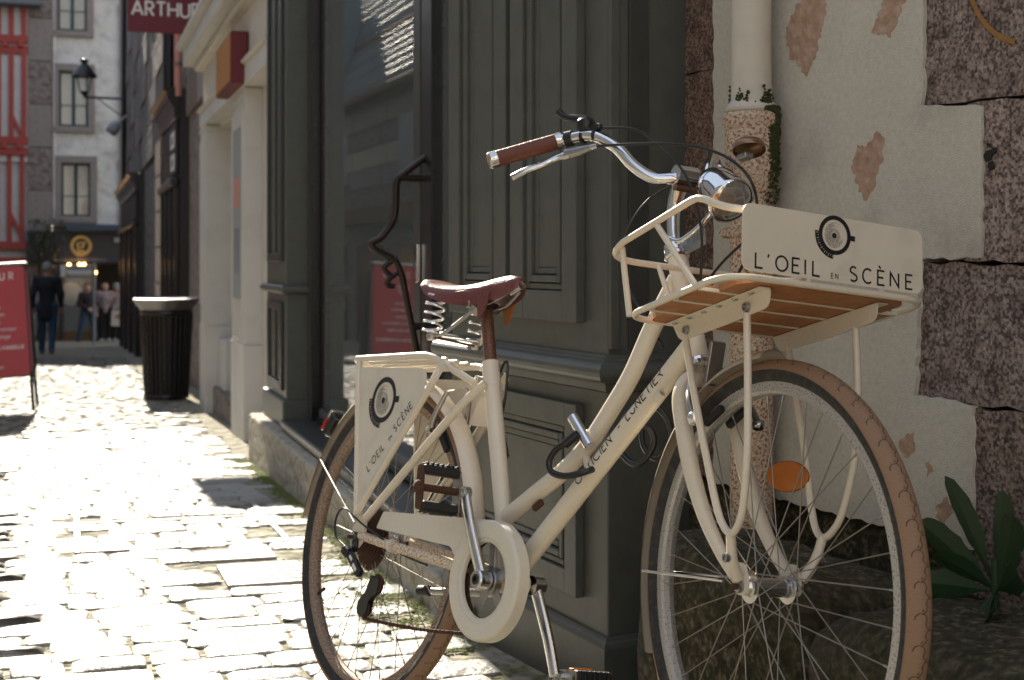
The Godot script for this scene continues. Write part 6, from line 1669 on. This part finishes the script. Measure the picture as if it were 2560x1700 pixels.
	for s in [-1, 1]:
		tb("post", [V.call(-0.140, 0.004, s * 0.180), V.call(-0.150, 0.121, s * 0.186)], 0.005, C, bk, 12)
		tb("post", [V.call(0.066, 0.006, s * 0.185), V.call(-0.028, 0.126, s * 0.193)], 0.005, C, bk, 12)
		tb("post", [V.call(-0.150, 0.004, s * 0.085), V.call(-0.205, 0.118, s * 0.085)], 0.0045, C, bk, 12)
		# folded bracket under the planks
		obj("bracket_flange", MB.new().box(V.call(-0.005, -0.003, s * 0.107), Vector3(0.270, 0.002, 0.020), 0.0006), C, bk)
		var web := round_poly([Vector2(-0.140, -0.004), Vector2(0.130, -0.004), Vector2(0.124, -0.030), Vector2(0.02, -0.033), Vector2(-0.122, -0.033)], [0.001, 0.004, 0.022, 0.02, 0.022])
		obj("bracket_web", MB.new().prism(web, s * 0.0975 - 0.0011, s * 0.0975 + 0.0011), C, bk)
		for k in 6:
			obj("screw", MB.new().lathe([Vector2(0.0052, 0.0), Vector2(0.0045, 0.002), Vector2(0.0001, 0.003)], V.call(-0.118 + 0.043 * k, -0.004, s * 0.109), Vector3.DOWN, 12), M.galvanised, bk)
		for xx in [-0.098, 0.072]:
			obj("bolt", MB.new().lathe_hard([Vector2(0.0075, 0.0), Vector2(0.0075, 0.006), Vector2(0.0045, 0.006), Vector2(0.0045, 0.003), Vector2(0.0001, 0.003)], V.call(xx, -0.019, s * 0.0985), Vector3(0, 0, s), 14), M.galvanised, bk)
		var B := func(x, y, z): return (Transform3D(Basis(Vector3(0, 0, 1), atan(0.108)), Vector3(0, 0.421, 0))).affine_inverse() * Vector3(x, y, s * z)
		tb("strut", smooth([B.call(0.074, 0.400, 0.100), B.call(0.080, 0.30, 0.100), B.call(0.078, 0.20, 0.097), B.call(0.060, 0.12, 0.090), B.call(0.040, 0.088, 0.086), B.call(0.020, 0.078, 0.084), B.call(0.002, 0.088, 0.085), B.call(-0.014, 0.118, 0.088), B.call(-0.040, 0.20, 0.094), B.call(-0.070, 0.29, 0.098), B.call(-0.100, 0.386, 0.100)], 5), 0.0058, C, bk, 12)
		tb("strut_lug", fillet([B.call(0.020, 0.080, 0.084), B.call(0.012, 0.040, 0.076), B.call(0.002, 0.012, 0.058)], 0.02), [0.0075, 0.0075, 0.008, 0.008, 0.008, 0.0085, 0.0085, 0.009], C, bk, 12)
		obj("lug_bolt", MB.new().lathe_hard([Vector2(0.0068, 0.0), Vector2(0.0068, 0.007), Vector2(0.004, 0.007), Vector2(0.004, 0.004), Vector2(0.0001, 0.004)], B.call(0.013, 0.042, 0.083), Vector3(0, 0, s), 12), M.galvanised, bk)
	for k in 4:
		var x := -0.1065 + 0.071 * k
		var zw := 0.150 if k == 0 or k == 3 else 0.176
		obj("plank", MB.new().prism(round_poly([Vector2(x - 0.0325, -zw), Vector2(x + 0.0325, -zw), Vector2(x + 0.0325, zw), Vector2(x - 0.0325, zw)], [0.03 if k == 0 else 0.003, 0.03 if k == 3 else 0.003, 0.03 if k == 3 else 0.003, 0.03 if k == 0 else 0.003]), -0.005, 0.005, Transform3D(Basis(Vector3(1, 0, 0), Vector3(0, 0, 1), Vector3(0, -1, 0)), Vector3(0, 0.004, 0))), M.teak, bk)
		if k < 3: obj("crossbar", MB.new().box(V.call(x + 0.0355, 0.0005, 0), Vector3(0.0055, 0.006, 0.366), 0.001), C, bk)
	# board with the shop's name, hung on the front rails (placed in the fork's axes)
	var BI := (Transform3D(Basis(Vector3(0, 0, 1), atan(0.108)), Vector3(0, 0.421, 0))).affine_inverse()
	var bd := round_poly([Vector2(-0.1635, 0.449), Vector2(0.1635, 0.449), Vector2(0.1635, 0.5475), Vector2(-0.1635, 0.5475)], 0.017, 6)
	# the board's own axes: x to the reader's right, which is the rider's left
	var BF := Transform3D(Basis(Vector3(0, 0, -1), Vector3(0, 1, 0), Vector3(1, 0, 0)), Vector3(0.1515, 0, 0))
	obj("name_board", MB.new().prism(bd, -0.001, 0.001, BI * BF, true), M.painted_sheet, bk)
	var on_bd := func(q: Vector2): return [BI * BF * Vector3(q.x, q.y, 0.0014), (BI * BF).basis * Vector3(0, 0, 1)]
	eye_emblem(bk, Vector2(-0.0016, 0.5195), 0.0293, deg_to_rad(-2.0), on_bd, 1.02)
	var nb := MB.new()
	var put := func(ch: String, x: float, w: float, y: float, h: float, sw2: float):
		var gl := glyph(ch)
		var k: float = w / maxf(gl[1] * h, 0.0001) if gl[1] > 0.0 else 1.0
		for pl in gl[0]: stroke(nb, pl.map(func(q): return Vector2(x + q.x * h * k, y + q.y * h)), sw2, on_bd)
	for q in [["L", -0.1405, 0.0125], ["'", -0.1195, 0.003], ["O", -0.1055, 0.0205], ["E", -0.0765, 0.0125], ["I", -0.0540, 0.0], ["L", -0.0405, 0.0125], ["S", 0.0262, 0.0132], ["C", 0.0502, 0.0160], ["E", 0.0780, 0.0125], ["`", 0.0800, 0.0], ["N", 0.1017, 0.0155], ["E", 0.1310, 0.0125]]:
		put.call(q[0], q[1], q[2], 0.4545, 0.0215, 0.0030)
	for q in [["E", -0.0075, 0.0038], ["N", 0.0000, 0.0050]]: put.call(q[0], q[1], q[2], 0.4545, 0.0070, 0.0012)
	obj("board_lettering", nb, M.print_black, bk).set_meta("kind", "stuff")
	# amber reflector clipped to the far strut
	obj("side_reflector", MB.new().lathe([Vector2(0.0001, -0.006), Vector2(0.034, -0.005), Vector2(0.037, 0.0), Vector2(0.034, 0.004), Vector2(0.0001, 0.006)], Vector3.ZERO, Vector3(0, 0, 1), 24), M.orange_lens, bk, BI * Transform3D(Basis(Vector3(0, 1, 0), 0.35) * Basis.from_scale(Vector3(1.1, 0.68, 1)), V.call(-0.060, 0.170, -0.075)))

# ---------------------------------------------------------------- loose things
func leaf_mesh(a: Vector3, b: Vector3, w: float, side: Vector3, sag: float, sd: int) -> MB:
	# a long blade with a midrib and a wavy edge
	var mb := MB.new()
	var r := RandomNumberGenerator.new()
	r.seed = sd
	var N := 16
	var d := b - a
	var up := d.cross(side).normalized()
	var rows := []
	for i in N + 1:
		var t := float(i) / N
		var ww := w * (0.12 + 0.88 * smoothstep(0.05, 0.55, t)) * sqrt(maxf(0.0, 1.0 - pow(maxf(0.0, (t - 0.72) / 0.28), 2.0))) * (1.0 + r.randf_range(-0.12, 0.12))
		var c := a + d * t + up * (-sag * t * t + sag * 0.5 * t)
		rows.append([c - side * ww * 0.5 + up * ww * 0.10, c, c + side * ww * 0.5 + up * ww * 0.10])
	for i in N:
		for k in 2:
			mb.quad(rows[i][k], rows[i][k + 1], rows[i + 1][k + 1], rows[i + 1][k])
	return mb

func make_props() -> void:
	var E := EYE
	# sandwich board
	var yb := ground_y(-0.55, 12.0)
	var A := thing("sandwich_board", "red sandwich board with white lettering standing in the street", "sandwich board", Transform3D(STREET * Basis(Vector3(0, 1, 0), -0.05) * Basis(Vector3(0, 0, 1), deg_to_rad(4.0)), S(-0.555, 12.0, yb - E + 0.01)))
	var tilt := Basis(Vector3(1, 0, 0), deg_to_rad(-9.0))
	for s in [1, -1]:
		var bs := tilt if s > 0 else Basis(Vector3(0, 1, 0), PI) * tilt
		var f := Transform3D(bs, bs * Vector3(0, 0, 0.0) + Vector3(0, 0, s * 0.22))
		for e in [-1, 1]:
			tb("leg", [f * Vector3(e * 0.29, 0.0, 0), f * Vector3(e * 0.29, 1.235, 0)], 0.014, M.black_plastic, A, 10)
		tb("top_bar", [f * Vector3(-0.29, 1.235, 0), f * Vector3(0.29, 1.235, 0)], 0.014, M.dull_steel, A, 10)
		obj("panel_frame", MB.new().prism(round_poly(rect(-0.315, 0.285, 0.315, 1.225), 0.07, 6), -0.012, 0.008, f), M.black_plastic, A)
		obj("panel", MB.new().prism(round_poly(rect(-0.305, 0.295, 0.305, 1.215), 0.065, 6), 0.008, 0.012, f), M.sign_red, A)
		if s < 0: continue
		var on := func(q: Vector2): return [f * Vector3(q.x, q.y, 0.0128), f.basis * Vector3(0, 0, 1)]
		for mb in write("ARTHUR", 0.056, 0.0085, 0.040, Vector2(-0.215, 1.105), Vector2(1, 0), on): obj("letter", mb, M.sign_white, A)
		var crest := MB.new()
		var pl := []
		for q in round_poly([Vector2(-0.048, 1.045), Vector2(0.048, 1.045), Vector2(0.046, 0.985), Vector2(0.0, 0.950), Vector2(-0.046, 0.985)], 0.018): pl.append(q)
		pl.append(pl[0])
		stroke(crest, pl, 0.007, on)
		stroke(crest, [Vector2(-0.03, 1.012), Vector2(0.03, 1.012)], 0.006, on)
		stroke(crest, [Vector2(-0.022, 0.990), Vector2(0.022, 0.990)], 0.006, on)
		stroke(crest, [Vector2(0, 1.03), Vector2(0, 0.965)], 0.006, on)
		obj("crest", crest, M.sign_white, A).set_meta("kind", "stuff")
		var fs := SystemFont.new()
		fs.font_names = PackedStringArray(["Droid Sans"])
		var fb := SystemFont.new()
		fb.font_names = PackedStringArray(["Droid Sans"])
		fb.font_weight = 700
		for q in [["Caleçons", 0.875, 0.00085], ["Chaussettes", 0.815, 0.00085], ["Pyjamas", 0.752, 0.00085], ["Vêtements d'intérieur", 0.690, 0.00085], ["Articles de plage", 0.628, 0.00085], ["POUR TOUTE LA FAMILLE", 0.535, 0.00088], ["Depuis 1985", 0.375, 0.00060]]:
			var tm := TextMesh.new()
			tm.text = q[0]
			tm.font = fb if q[0].begins_with("POUR") else fs
			tm.font_size = 48
			tm.pixel_size = q[2]
			tm.depth = 0.0015
			obj("lettering_line", tm, M.sign_white, A, f * Transform3D(Basis.IDENTITY, Vector3(0, q[1], 0.0135)))
	tb("spreader", [Vector3(0.28, 0.22, 0.18), Vector3(0.28, 0.22, -0.18)], 0.006, M.dull_steel, A, 6)
	# litter bin
	var gb := ground_y(0.88, 13.45)
	var B := thing("litter_bin", "black slatted litter bin with flared shiny rim", "bin", Transform3D(STREET, S(0.90, 13.4, gb - E)))
	obj("liner", MB.new().lathe_hard([Vector2(0.185, 0.02), Vector2(0.222, 0.80), Vector2(0.20, 0.80), Vector2(0.165, 0.04)], Vector3.ZERO, Vector3.UP, 28), M.black_paint, B)
	for k in 30:
		var a := TAU * k / 30.0
		var d := Vector3(cos(a), 0, sin(a))
		tb("slat", [d * 0.20 + Vector3(0, 0.03, 0), d * 0.242 + Vector3(0, 0.82, 0)], 0.011, M.black_gloss, B, 6)
	obj("foot_ring", MB.new().lathe([Vector2(0.19, 0.0), Vector2(0.215, 0.01), Vector2(0.215, 0.05), Vector2(0.19, 0.06)], Vector3.ZERO, Vector3.UP, 28), M.black_gloss, B)
	obj("collar", MB.new().lathe([Vector2(0.23, 0.80), Vector2(0.252, 0.82), Vector2(0.252, 0.85), Vector2(0.235, 0.86)], Vector3.ZERO, Vector3.UP, 32), M.black_gloss, B)
	obj("rim", MB.new().lathe([Vector2(0.236, 0.855), Vector2(0.262, 0.89), Vector2(0.315, 0.955), Vector2(0.318, 0.972), Vector2(0.300, 0.976), Vector2(0.25, 0.93), Vector2(0.215, 0.86)], Vector3.ZERO, Vector3.UP, 36), M.dull_steel, B)
	# cable lock on the bicycle frame (placed in the bicycle's axes)
	var bike: Node3D = get_node("city_bicycle")
	var K := thing("cable_lock", "black coiled cable lock with bright steel barrel looped round the frame", "lock", bike.transform)
	tb("barrel", [Vector3(0.664, 0.258, 0.034), Vector3(0.712, 0.206, 0.026)], 0.0105, M.chrome, K, 20)
	tb("ferrule", [Vector3(0.690, 0.226, 0.040), Vector3(0.672, 0.205, 0.052)], 0.0088, M.black_plastic, K, 14)
	tb("cable", smooth([Vector3(0.676, 0.209, 0.050), Vector3(0.652, 0.195, 0.055), Vector3(0.640, 0.172, 0.058), Vector3(0.650, 0.154, 0.055), Vector3(0.682, 0.150, 0.046), Vector3(0.712, 0.163, 0.024), Vector3(0.712, 0.185, -0.020), Vector3(0.700, 0.225, -0.045), Vector3(0.700, 0.255, -0.060), Vector3(0.740, 0.255, -0.085), Vector3(0.745, 0.225, -0.095), Vector3(0.705, 0.190, -0.095), Vector3(0.655, 0.215, -0.095), Vector3(0.645, 0.265, -0.10), Vector3(0.69, 0.305, -0.105), Vector3(0.745, 0.285, -0.115), Vector3(0.760, 0.24, -0.125), Vector3(0.72, 0.205, -0.13), Vector3(0.67, 0.235, -0.135), Vector3(0.665, 0.29, -0.14), Vector3(0.71, 0.345, -0.15), Vector3(0.77, 0.38, -0.17), Vector3(0.84, 0.37, -0.21)], 8), 0.0062, M.cable_black, K, 10)
	# dock plant on the wall footing, and weeds by the wheel
	var O := PIERO + PIERB * Vector3(0, 0, -0.2)
	var P := thing("dock_plant", "dark green broad leaved weed growing beside the granite corner stones", "plant", Transform3D(PIERB, O))
	var base := Vector3(0.985, E - 0.52, 0.07)
	tb("stem", [base - Vector3(0, 0.05, 0), base + Vector3(0, 0.05, 0)], 0.006, M.leaf_green, P, 8)
	var tips := [[0.892, -0.352, 0.075, 0.040], [1.000, -0.360, 0.06, 0.042], [0.835, -0.435, 0.08, 0.050], [0.850, -0.525, 0.13, 0.045], [1.05, -0.385, 0.09, 0.05], [0.985, -0.60, 0.16, 0.045], [1.10, -0.46, 0.13, 0.05], [0.93, -0.46, 0.14, 0.04], [1.06, -0.55, 0.16, 0.05]]
	for i in tips.size():
		var b := Vector3(tips[i][0], E + tips[i][1], tips[i][2])
		var d := (b - base).normalized()
		obj("leaf", leaf_mesh(base, b, tips[i][3], d.cross(Vector3(0, 0, 1)).normalized(), 0.02, 300 + i), M.leaf_green, P)
	var Wd := thing("weed_tuft", "small green weeds at the foot of the dark pier", "weed", Transform3D(STREET, S(1.17, 2.85, ground_y(1.17, 2.85) - E)))
	for i in 26:
		var a := rng.randf() * TAU
		var b := Vector3(cos(a) * rng.randf_range(0.02, 0.06), rng.randf_range(0.02, 0.075), sin(a) * rng.randf_range(0.02, 0.06))
		var o := Vector3(rng.randfn(0, 0.03), 0, rng.randfn(0, 0.03))
		obj("leaf", leaf_mesh(o, o + b, 0.014, Vector3(-sin(a), 0, cos(a)), 0.01, 400 + i), M.leaf_green, Wd)

# ---------------------------------------------------------------- people
func field_mesh(bones: Array, k: float, cell: float) -> ArrayMesh:
	# tapered capsules joined by a smooth minimum and meshed as surface nets; bone = [from, to, radius, radius]
	var lo := Vector3.ONE * 1e9
	var hi := -lo
	for b in bones:
		var r: float = maxf(b[2], b[3]) + cell * 2.5
		for e in [b[0], b[1]]:
			lo = lo.min(e - Vector3.ONE * r)
			hi = hi.max(e + Vector3.ONE * r)
	var nx := int((hi.x - lo.x) / cell) + 2
	var ny := int((hi.y - lo.y) / cell) + 2
	var nz := int((hi.z - lo.z) / cell) + 2
	var f := PackedFloat32Array()
	f.resize(nx * ny * nz)
	f.fill(9.0)
	for b in bones:
		var a: Vector3 = b[0]
		var d: Vector3 = b[1] - a
		var dd := maxf(d.length_squared(), 1e-9)
		var r0: float = b[2]
		var r1: float = b[3]
		var m := maxf(r0, r1) + k + cell * 2.0
		var p0: Vector3 = ((a.min(b[1]) - Vector3.ONE * m - lo) / cell).floor()
		var p1: Vector3 = ((a.max(b[1]) + Vector3.ONE * m - lo) / cell).ceil()
		for z in range(maxi(0, int(p0.z)), mini(nz, int(p1.z) + 1)):
			for y in range(maxi(0, int(p0.y)), mini(ny, int(p1.y) + 1)):
				for x in range(maxi(0, int(p0.x)), mini(nx, int(p1.x) + 1)):
					var p := lo + Vector3(x, y, z) * cell
					var t := clampf((p - a).dot(d) / dd, 0.0, 1.0)
					var v := p.distance_to(a + d * t) - lerpf(r0, r1, t)
					var i := (z * ny + y) * nx + x
					var o := f[i]
					var h := maxf(k - absf(o - v), 0.0) / k
					f[i] = minf(o, v) - h * h * k * 0.25
	var id := {}
	var vs := PackedVector3Array()
	var cor := [Vector3i(0, 0, 0), Vector3i(1, 0, 0), Vector3i(0, 1, 0), Vector3i(1, 1, 0), Vector3i(0, 0, 1), Vector3i(1, 0, 1), Vector3i(0, 1, 1), Vector3i(1, 1, 1)]
	var ed := [[0, 1], [2, 3], [4, 5], [6, 7], [0, 2], [1, 3], [4, 6], [5, 7], [0, 4], [1, 5], [2, 6], [3, 7]]
	for z in nz - 1:
		for y in ny - 1:
			for x in nx - 1:
				var i := (z * ny + y) * nx + x
				var s0 := f[i] < 0.0
				if s0 == (f[i + 1] < 0.0) and s0 == (f[i + nx] < 0.0) and s0 == (f[i + nx + 1] < 0.0) and s0 == (f[i + nx * ny] < 0.0) and s0 == (f[i + nx * ny + 1] < 0.0) and s0 == (f[i + nx * ny + nx] < 0.0) and s0 == (f[i + nx * ny + nx + 1] < 0.0): continue
				var sum := Vector3.ZERO
				var cnt := 0
				var val := []
				for c in cor: val.append(f[i + c.x + c.y * nx + c.z * nx * ny])
				for e in ed:
					var u: float = val[e[0]]
					var w: float = val[e[1]]
					if (u < 0.0) != (w < 0.0):
						sum += Vector3(cor[e[0]]).lerp(Vector3(cor[e[1]]), u / (u - w))
						cnt += 1
				id[i] = vs.size()
				vs.append(lo + (Vector3(x, y, z) + sum / cnt) * cell)
	var st := SurfaceTool.new()
	st.begin(Mesh.PRIMITIVE_TRIANGLES)
	st.set_smooth_group(0)
	for p in vs: st.add_vertex(p)
	var sx := 1
	var sy := nx
	var sz := nx * ny
	for i in id:
		for q in [[sx, sy, sz], [sy, sz, sx], [sz, sx, sy]]:
			var a := f[i] < 0.0
			var b: bool = f[i + q[0]] < 0.0
			if a == b: continue
			var i1: int = i - q[1]
			var i2: int = i - q[1] - q[2]
			var i3: int = i - q[2]
			if not (id.has(i1) and id.has(i2) and id.has(i3)): continue
			var o := [id[i], id[i1], id[i2], id[i3]]
			if a: o.reverse()
			for e in [0, 1, 2, 0, 2, 3]: st.add_index(o[e])
	st.generate_normals()
	return st.commit()

func person(label: String, at: Vector3, turn: float, pose: Dictionary, wear: Dictionary) -> void:
	# a figure 1.72 m tall facing +z, its joints set by pose, clothes as shells over the body
	var P := thing("person", label, "person", Transform3D(STREET * Basis(Vector3(0, 1, 0), turn), at), "people in the street")
	P.scale = Vector3.ONE * wear.get("size", 1.0)
	var J := {"pel": Vector3(0, 0.93, 0), "chest": Vector3(0, 1.30, pose.get("lean", 0.0)), "neck": Vector3(0, 1.46, pose.get("lean", 0.0)), "head": Vector3(0, 1.60, pose.get("lean", 0.0) + 0.015)}
	for s in ["l", "r"]:
		var e := 1.0 if s == "l" else -1.0
		J["sh" + s] = Vector3(e * 0.175, 1.41, pose.get("lean", 0.0))
		J["el" + s] = pose.get("el" + s, Vector3(e * 0.235, 1.13, -0.03))
		J["wr" + s] = pose.get("wr" + s, Vector3(e * 0.24, 0.88, 0.05))
		J["hip" + s] = Vector3(e * 0.095, 0.92, 0)
		J["kn" + s] = pose.get("kn" + s, Vector3(e * 0.105, 0.50, 0.02))
		J["an" + s] = pose.get("an" + s, Vector3(e * 0.11, 0.085, -0.01))
	var body := [[J.pel, J.chest, 0.115, 0.125], [J.chest, J.neck, 0.115, 0.06], [J.neck, J.head + Vector3(0, -0.05, 0), 0.054, 0.06], [J.head + Vector3(0, -0.035, 0.022), J.head + Vector3(0, 0.05, -0.008), 0.072, 0.088], [J.head + Vector3(0, -0.02, 0.088), J.head + Vector3(0, -0.035, 0.102), 0.016, 0.018], [J.head + Vector3(0.078, -0.01, 0), J.head + Vector3(0.082, 0.02, -0.01), 0.02, 0.02], [J.head + Vector3(-0.078, -0.01, 0), J.head + Vector3(-0.082, 0.02, -0.01), 0.02, 0.02]]
	var coat := [[J.pel, J.chest, 0.14, 0.150], [J.chest, J.neck + Vector3(0, -0.02, 0), 0.145, 0.075]]
	if wear.get("long", false): coat.append([J.pel + Vector3(0, -0.16, 0), J.pel, 0.155, 0.145])
	var pants := [[J.pel + Vector3(-0.05, 0, 0), J.pel + Vector3(0.05, 0, 0), 0.125, 0.125]]
	for s in ["l", "r"]:
		var e := 1.0 if s == "l" else -1.0
		body += [[J.chest + Vector3(e * 0.06, 0.09, 0), J["sh" + s], 0.07, 0.06], [J["sh" + s], J["el" + s], 0.052, 0.042], [J["el" + s], J["wr" + s], 0.040, 0.028], [J["hip" + s], J["kn" + s], 0.085, 0.056], [J["kn" + s], J["an" + s], 0.052, 0.036]]
		var hd: Vector3 = (J["wr" + s] - J["el" + s]).normalized()
		body.append([J["wr" + s], J["wr" + s] + hd * 0.085, 0.030, 0.034])
		var sdv := hd.cross(Vector3(0, 0, 1)).normalized()
		for k in 4: body.append([J["wr" + s] + hd * 0.085 + sdv * (0.018 * (k - 1.5)), J["wr" + s] + hd * (0.145 + 0.012 * [0, 1.4, 1, -0.4][k]) + sdv * (0.019 * (k - 1.5)) + Vector3(0, 0, 0.018), 0.0125, 0.0105])
		body.append([J["wr" + s] + hd * 0.03, J["wr" + s] + hd * 0.085 + Vector3(0, 0, 0.045), 0.014, 0.011])
		coat += [[J.chest + Vector3(e * 0.05, 0.07, 0), J["sh" + s], 0.085, 0.078], [J["sh" + s], J["el" + s], 0.074, 0.062], [J["el" + s], J["wr" + s], 0.060, 0.046]]
		pants += [[J["hip" + s], J["kn" + s], 0.105, 0.075], [J["kn" + s], J["an" + s], 0.072, 0.058]]
	obj("body", field_mesh(body, 0.03, 0.017), M.skin, P)
	obj("jacket", field_mesh(coat, 0.05, 0.024), M[wear.coat], P)
	obj("trousers", field_mesh(pants, 0.04, 0.024), M[wear.pants], P)
	for s in ["l", "r"]:
		var a: Vector3 = J["an" + s]
		obj("shoe", field_mesh([[a + Vector3(0, -0.035, -0.04), a + Vector3(0, -0.045, 0.13), 0.045, 0.038]], 0.02, 0.018), M[wear.shoes], P)
	var h: Vector3 = J.head
	if wear.get("hat", "") != "":
		obj("hat", field_mesh([[h + Vector3(0, 0.05, -0.015), h + Vector3(0, 0.085, -0.02), 0.104, 0.095]] + ([[h + Vector3(0, 0.22, -0.02), h + Vector3(0, 0.221, -0.02), 0.052, 0.052]] if wear.get("bobble", false) else []), 0.03, 0.018), M[wear.hat], P)
	if wear.get("hair", "") != "":
		obj("hair", field_mesh([[h + Vector3(0, 0.04, -0.03), h + Vector3(0, 0.065, -0.02), 0.088, 0.088]] + ([[h + Vector3(0.05, 0.0, -0.05), h + Vector3(0.07, -0.2, -0.04), 0.06, 0.05], [h + Vector3(-0.05, 0.0, -0.05), h + Vector3(-0.07, -0.2, -0.04), 0.06, 0.05]] if wear.get("long_hair", false) else []), 0.03, 0.018), M[wear.hair], P)

func make_people() -> void:
	var E := EYE
	var at := func(c, t): return S(c, t, ground_y(c, t) - E + 0.002)
	person("man in dark jacket and blue jeans walking away behind the red board", at.call(-0.40, 27.5), PI - 0.1, {"knl": Vector3(0.10, 0.50, 0.10), "anl": Vector3(0.11, 0.085, 0.16), "knr": Vector3(-0.10, 0.50, -0.02), "anr": Vector3(-0.11, 0.11, -0.24), "ell": Vector3(0.25, 1.14, -0.10), "wrl": Vector3(0.25, 0.92, 0.02), "elr": Vector3(-0.25, 1.14, 0.02), "wrr": Vector3(-0.24, 0.92, 0.14)}, {"coat": "cloth_navy", "pants": "cloth_denim", "shoes": "cloth_dusk", "hair": "hair_grey", "long": true, "size": 1.03})
	person("person in dark plum jacket and jeans striding before the dark shop", at.call(0.50, 39.6), 0.25, {"knl": Vector3(0.17, 0.50, 0.04), "anl": Vector3(0.26, 0.085, -0.02), "knr": Vector3(-0.18, 0.50, 0.06), "anr": Vector3(-0.30, 0.085, 0.05), "ell": Vector3(0.27, 1.14, 0.02), "wrl": Vector3(0.07, 1.02, 0.20), "elr": Vector3(-0.27, 1.14, 0.02), "wrr": Vector3(-0.05, 0.99, 0.20)}, {"coat": "cloth_plum", "pants": "cloth_denim", "shoes": "cloth_black", "hair": "hair_brown", "size": 0.93})
	person("person in checked top and black trousers standing beside the jacket wearer", at.call(0.98, 39.8), 0.1, {}, {"coat": "cloth_check", "pants": "cloth_black", "shoes": "shoe_white", "hair": "hair_brown", "long_hair": true, "size": 0.96})
	person("person in grey hat and checked coat carrying a white bag", at.call(1.30, 39.9), 0.5, {"elr": Vector3(-0.30, 1.22, 0.06), "wrr": Vector3(-0.10, 1.42, 0.18), "ell": Vector3(0.24, 1.12, 0.0), "wrl": Vector3(0.20, 0.92, 0.14)}, {"coat": "cloth_check", "pants": "cloth_black", "shoes": "shoe_white", "hat": "hair_grey", "size": 0.94})
	person("person in bobble hat and tan jacket, mirrored in the shop window", at.call(-2.02, 21.4), 0.1, {"elr": Vector3(-0.24, 1.15, -0.02), "wrr": Vector3(-0.22, 0.92, 0.10)}, {"coat": "cloth_dusk", "pants": "cloth_navy", "shoes": "cloth_black", "hat": "cloth_cream", "bobble": true, "hair": "cloth_tan", "long_hair": true, "size": 1.02})
	var T := thing("tote_bag", "white cloth tote bag with brown print held by hatted person", "bag", Transform3D(STREET, at.call(1.33, 39.55) + Vector3(0, 0.42, 0)))
	obj("bag_body", MB.new().prism(round_poly([Vector2(-0.20, 0.02), Vector2(0.12, 0.0), Vector2(0.18, 0.42), Vector2(-0.17, 0.46)], 0.04), -0.04, 0.04), M.cloth_cream, T)
	obj("bag_print", MB.new().prism(round_poly([Vector2(-0.10, 0.24), Vector2(0.08, 0.20), Vector2(0.10, 0.32), Vector2(-0.06, 0.36)], 0.05), 0.040, 0.044), M.fur_tan, T)
	tb("handle", smooth([Vector3(-0.12, 0.44, 0), Vector3(-0.06, 0.60, -0.02), Vector3(0.06, 0.60, -0.02), Vector3(0.12, 0.42, 0)], 5), 0.012, M.cloth_cream, T, 6)
	var D := thing("dog", "small tan dog sitting beside the hatted person", "dog", Transform3D(STREET, at.call(1.60, 40.0)))
	obj("body", field_mesh([[Vector3(0, 0.12, -0.10), Vector3(0, 0.34, 0.04), 0.105, 0.085], [Vector3(0, 0.34, 0.04), Vector3(0, 0.46, 0.09), 0.07, 0.055], [Vector3(0, 0.50, 0.10), Vector3(0, 0.48, 0.20), 0.062, 0.032], [Vector3(0.05, 0.30, 0.08), Vector3(0.05, 0.03, 0.12), 0.035, 0.024], [Vector3(-0.05, 0.30, 0.08), Vector3(-0.05, 0.03, 0.12), 0.035, 0.024], [Vector3(0.08, 0.10, -0.06), Vector3(0.09, 0.03, 0.08), 0.06, 0.03], [Vector3(-0.08, 0.10, -0.06), Vector3(-0.09, 0.03, 0.08), 0.06, 0.03], [Vector3(0, 0.06, -0.18), Vector3(0.05, 0.03, -0.34), 0.028, 0.014], [Vector3(0.045, 0.53, 0.08), Vector3(0.06, 0.58, 0.07), 0.022, 0.008], [Vector3(-0.045, 0.53, 0.08), Vector3(-0.06, 0.58, 0.07), 0.022, 0.008]], 0.03, 0.018), M.fur_tan, D)
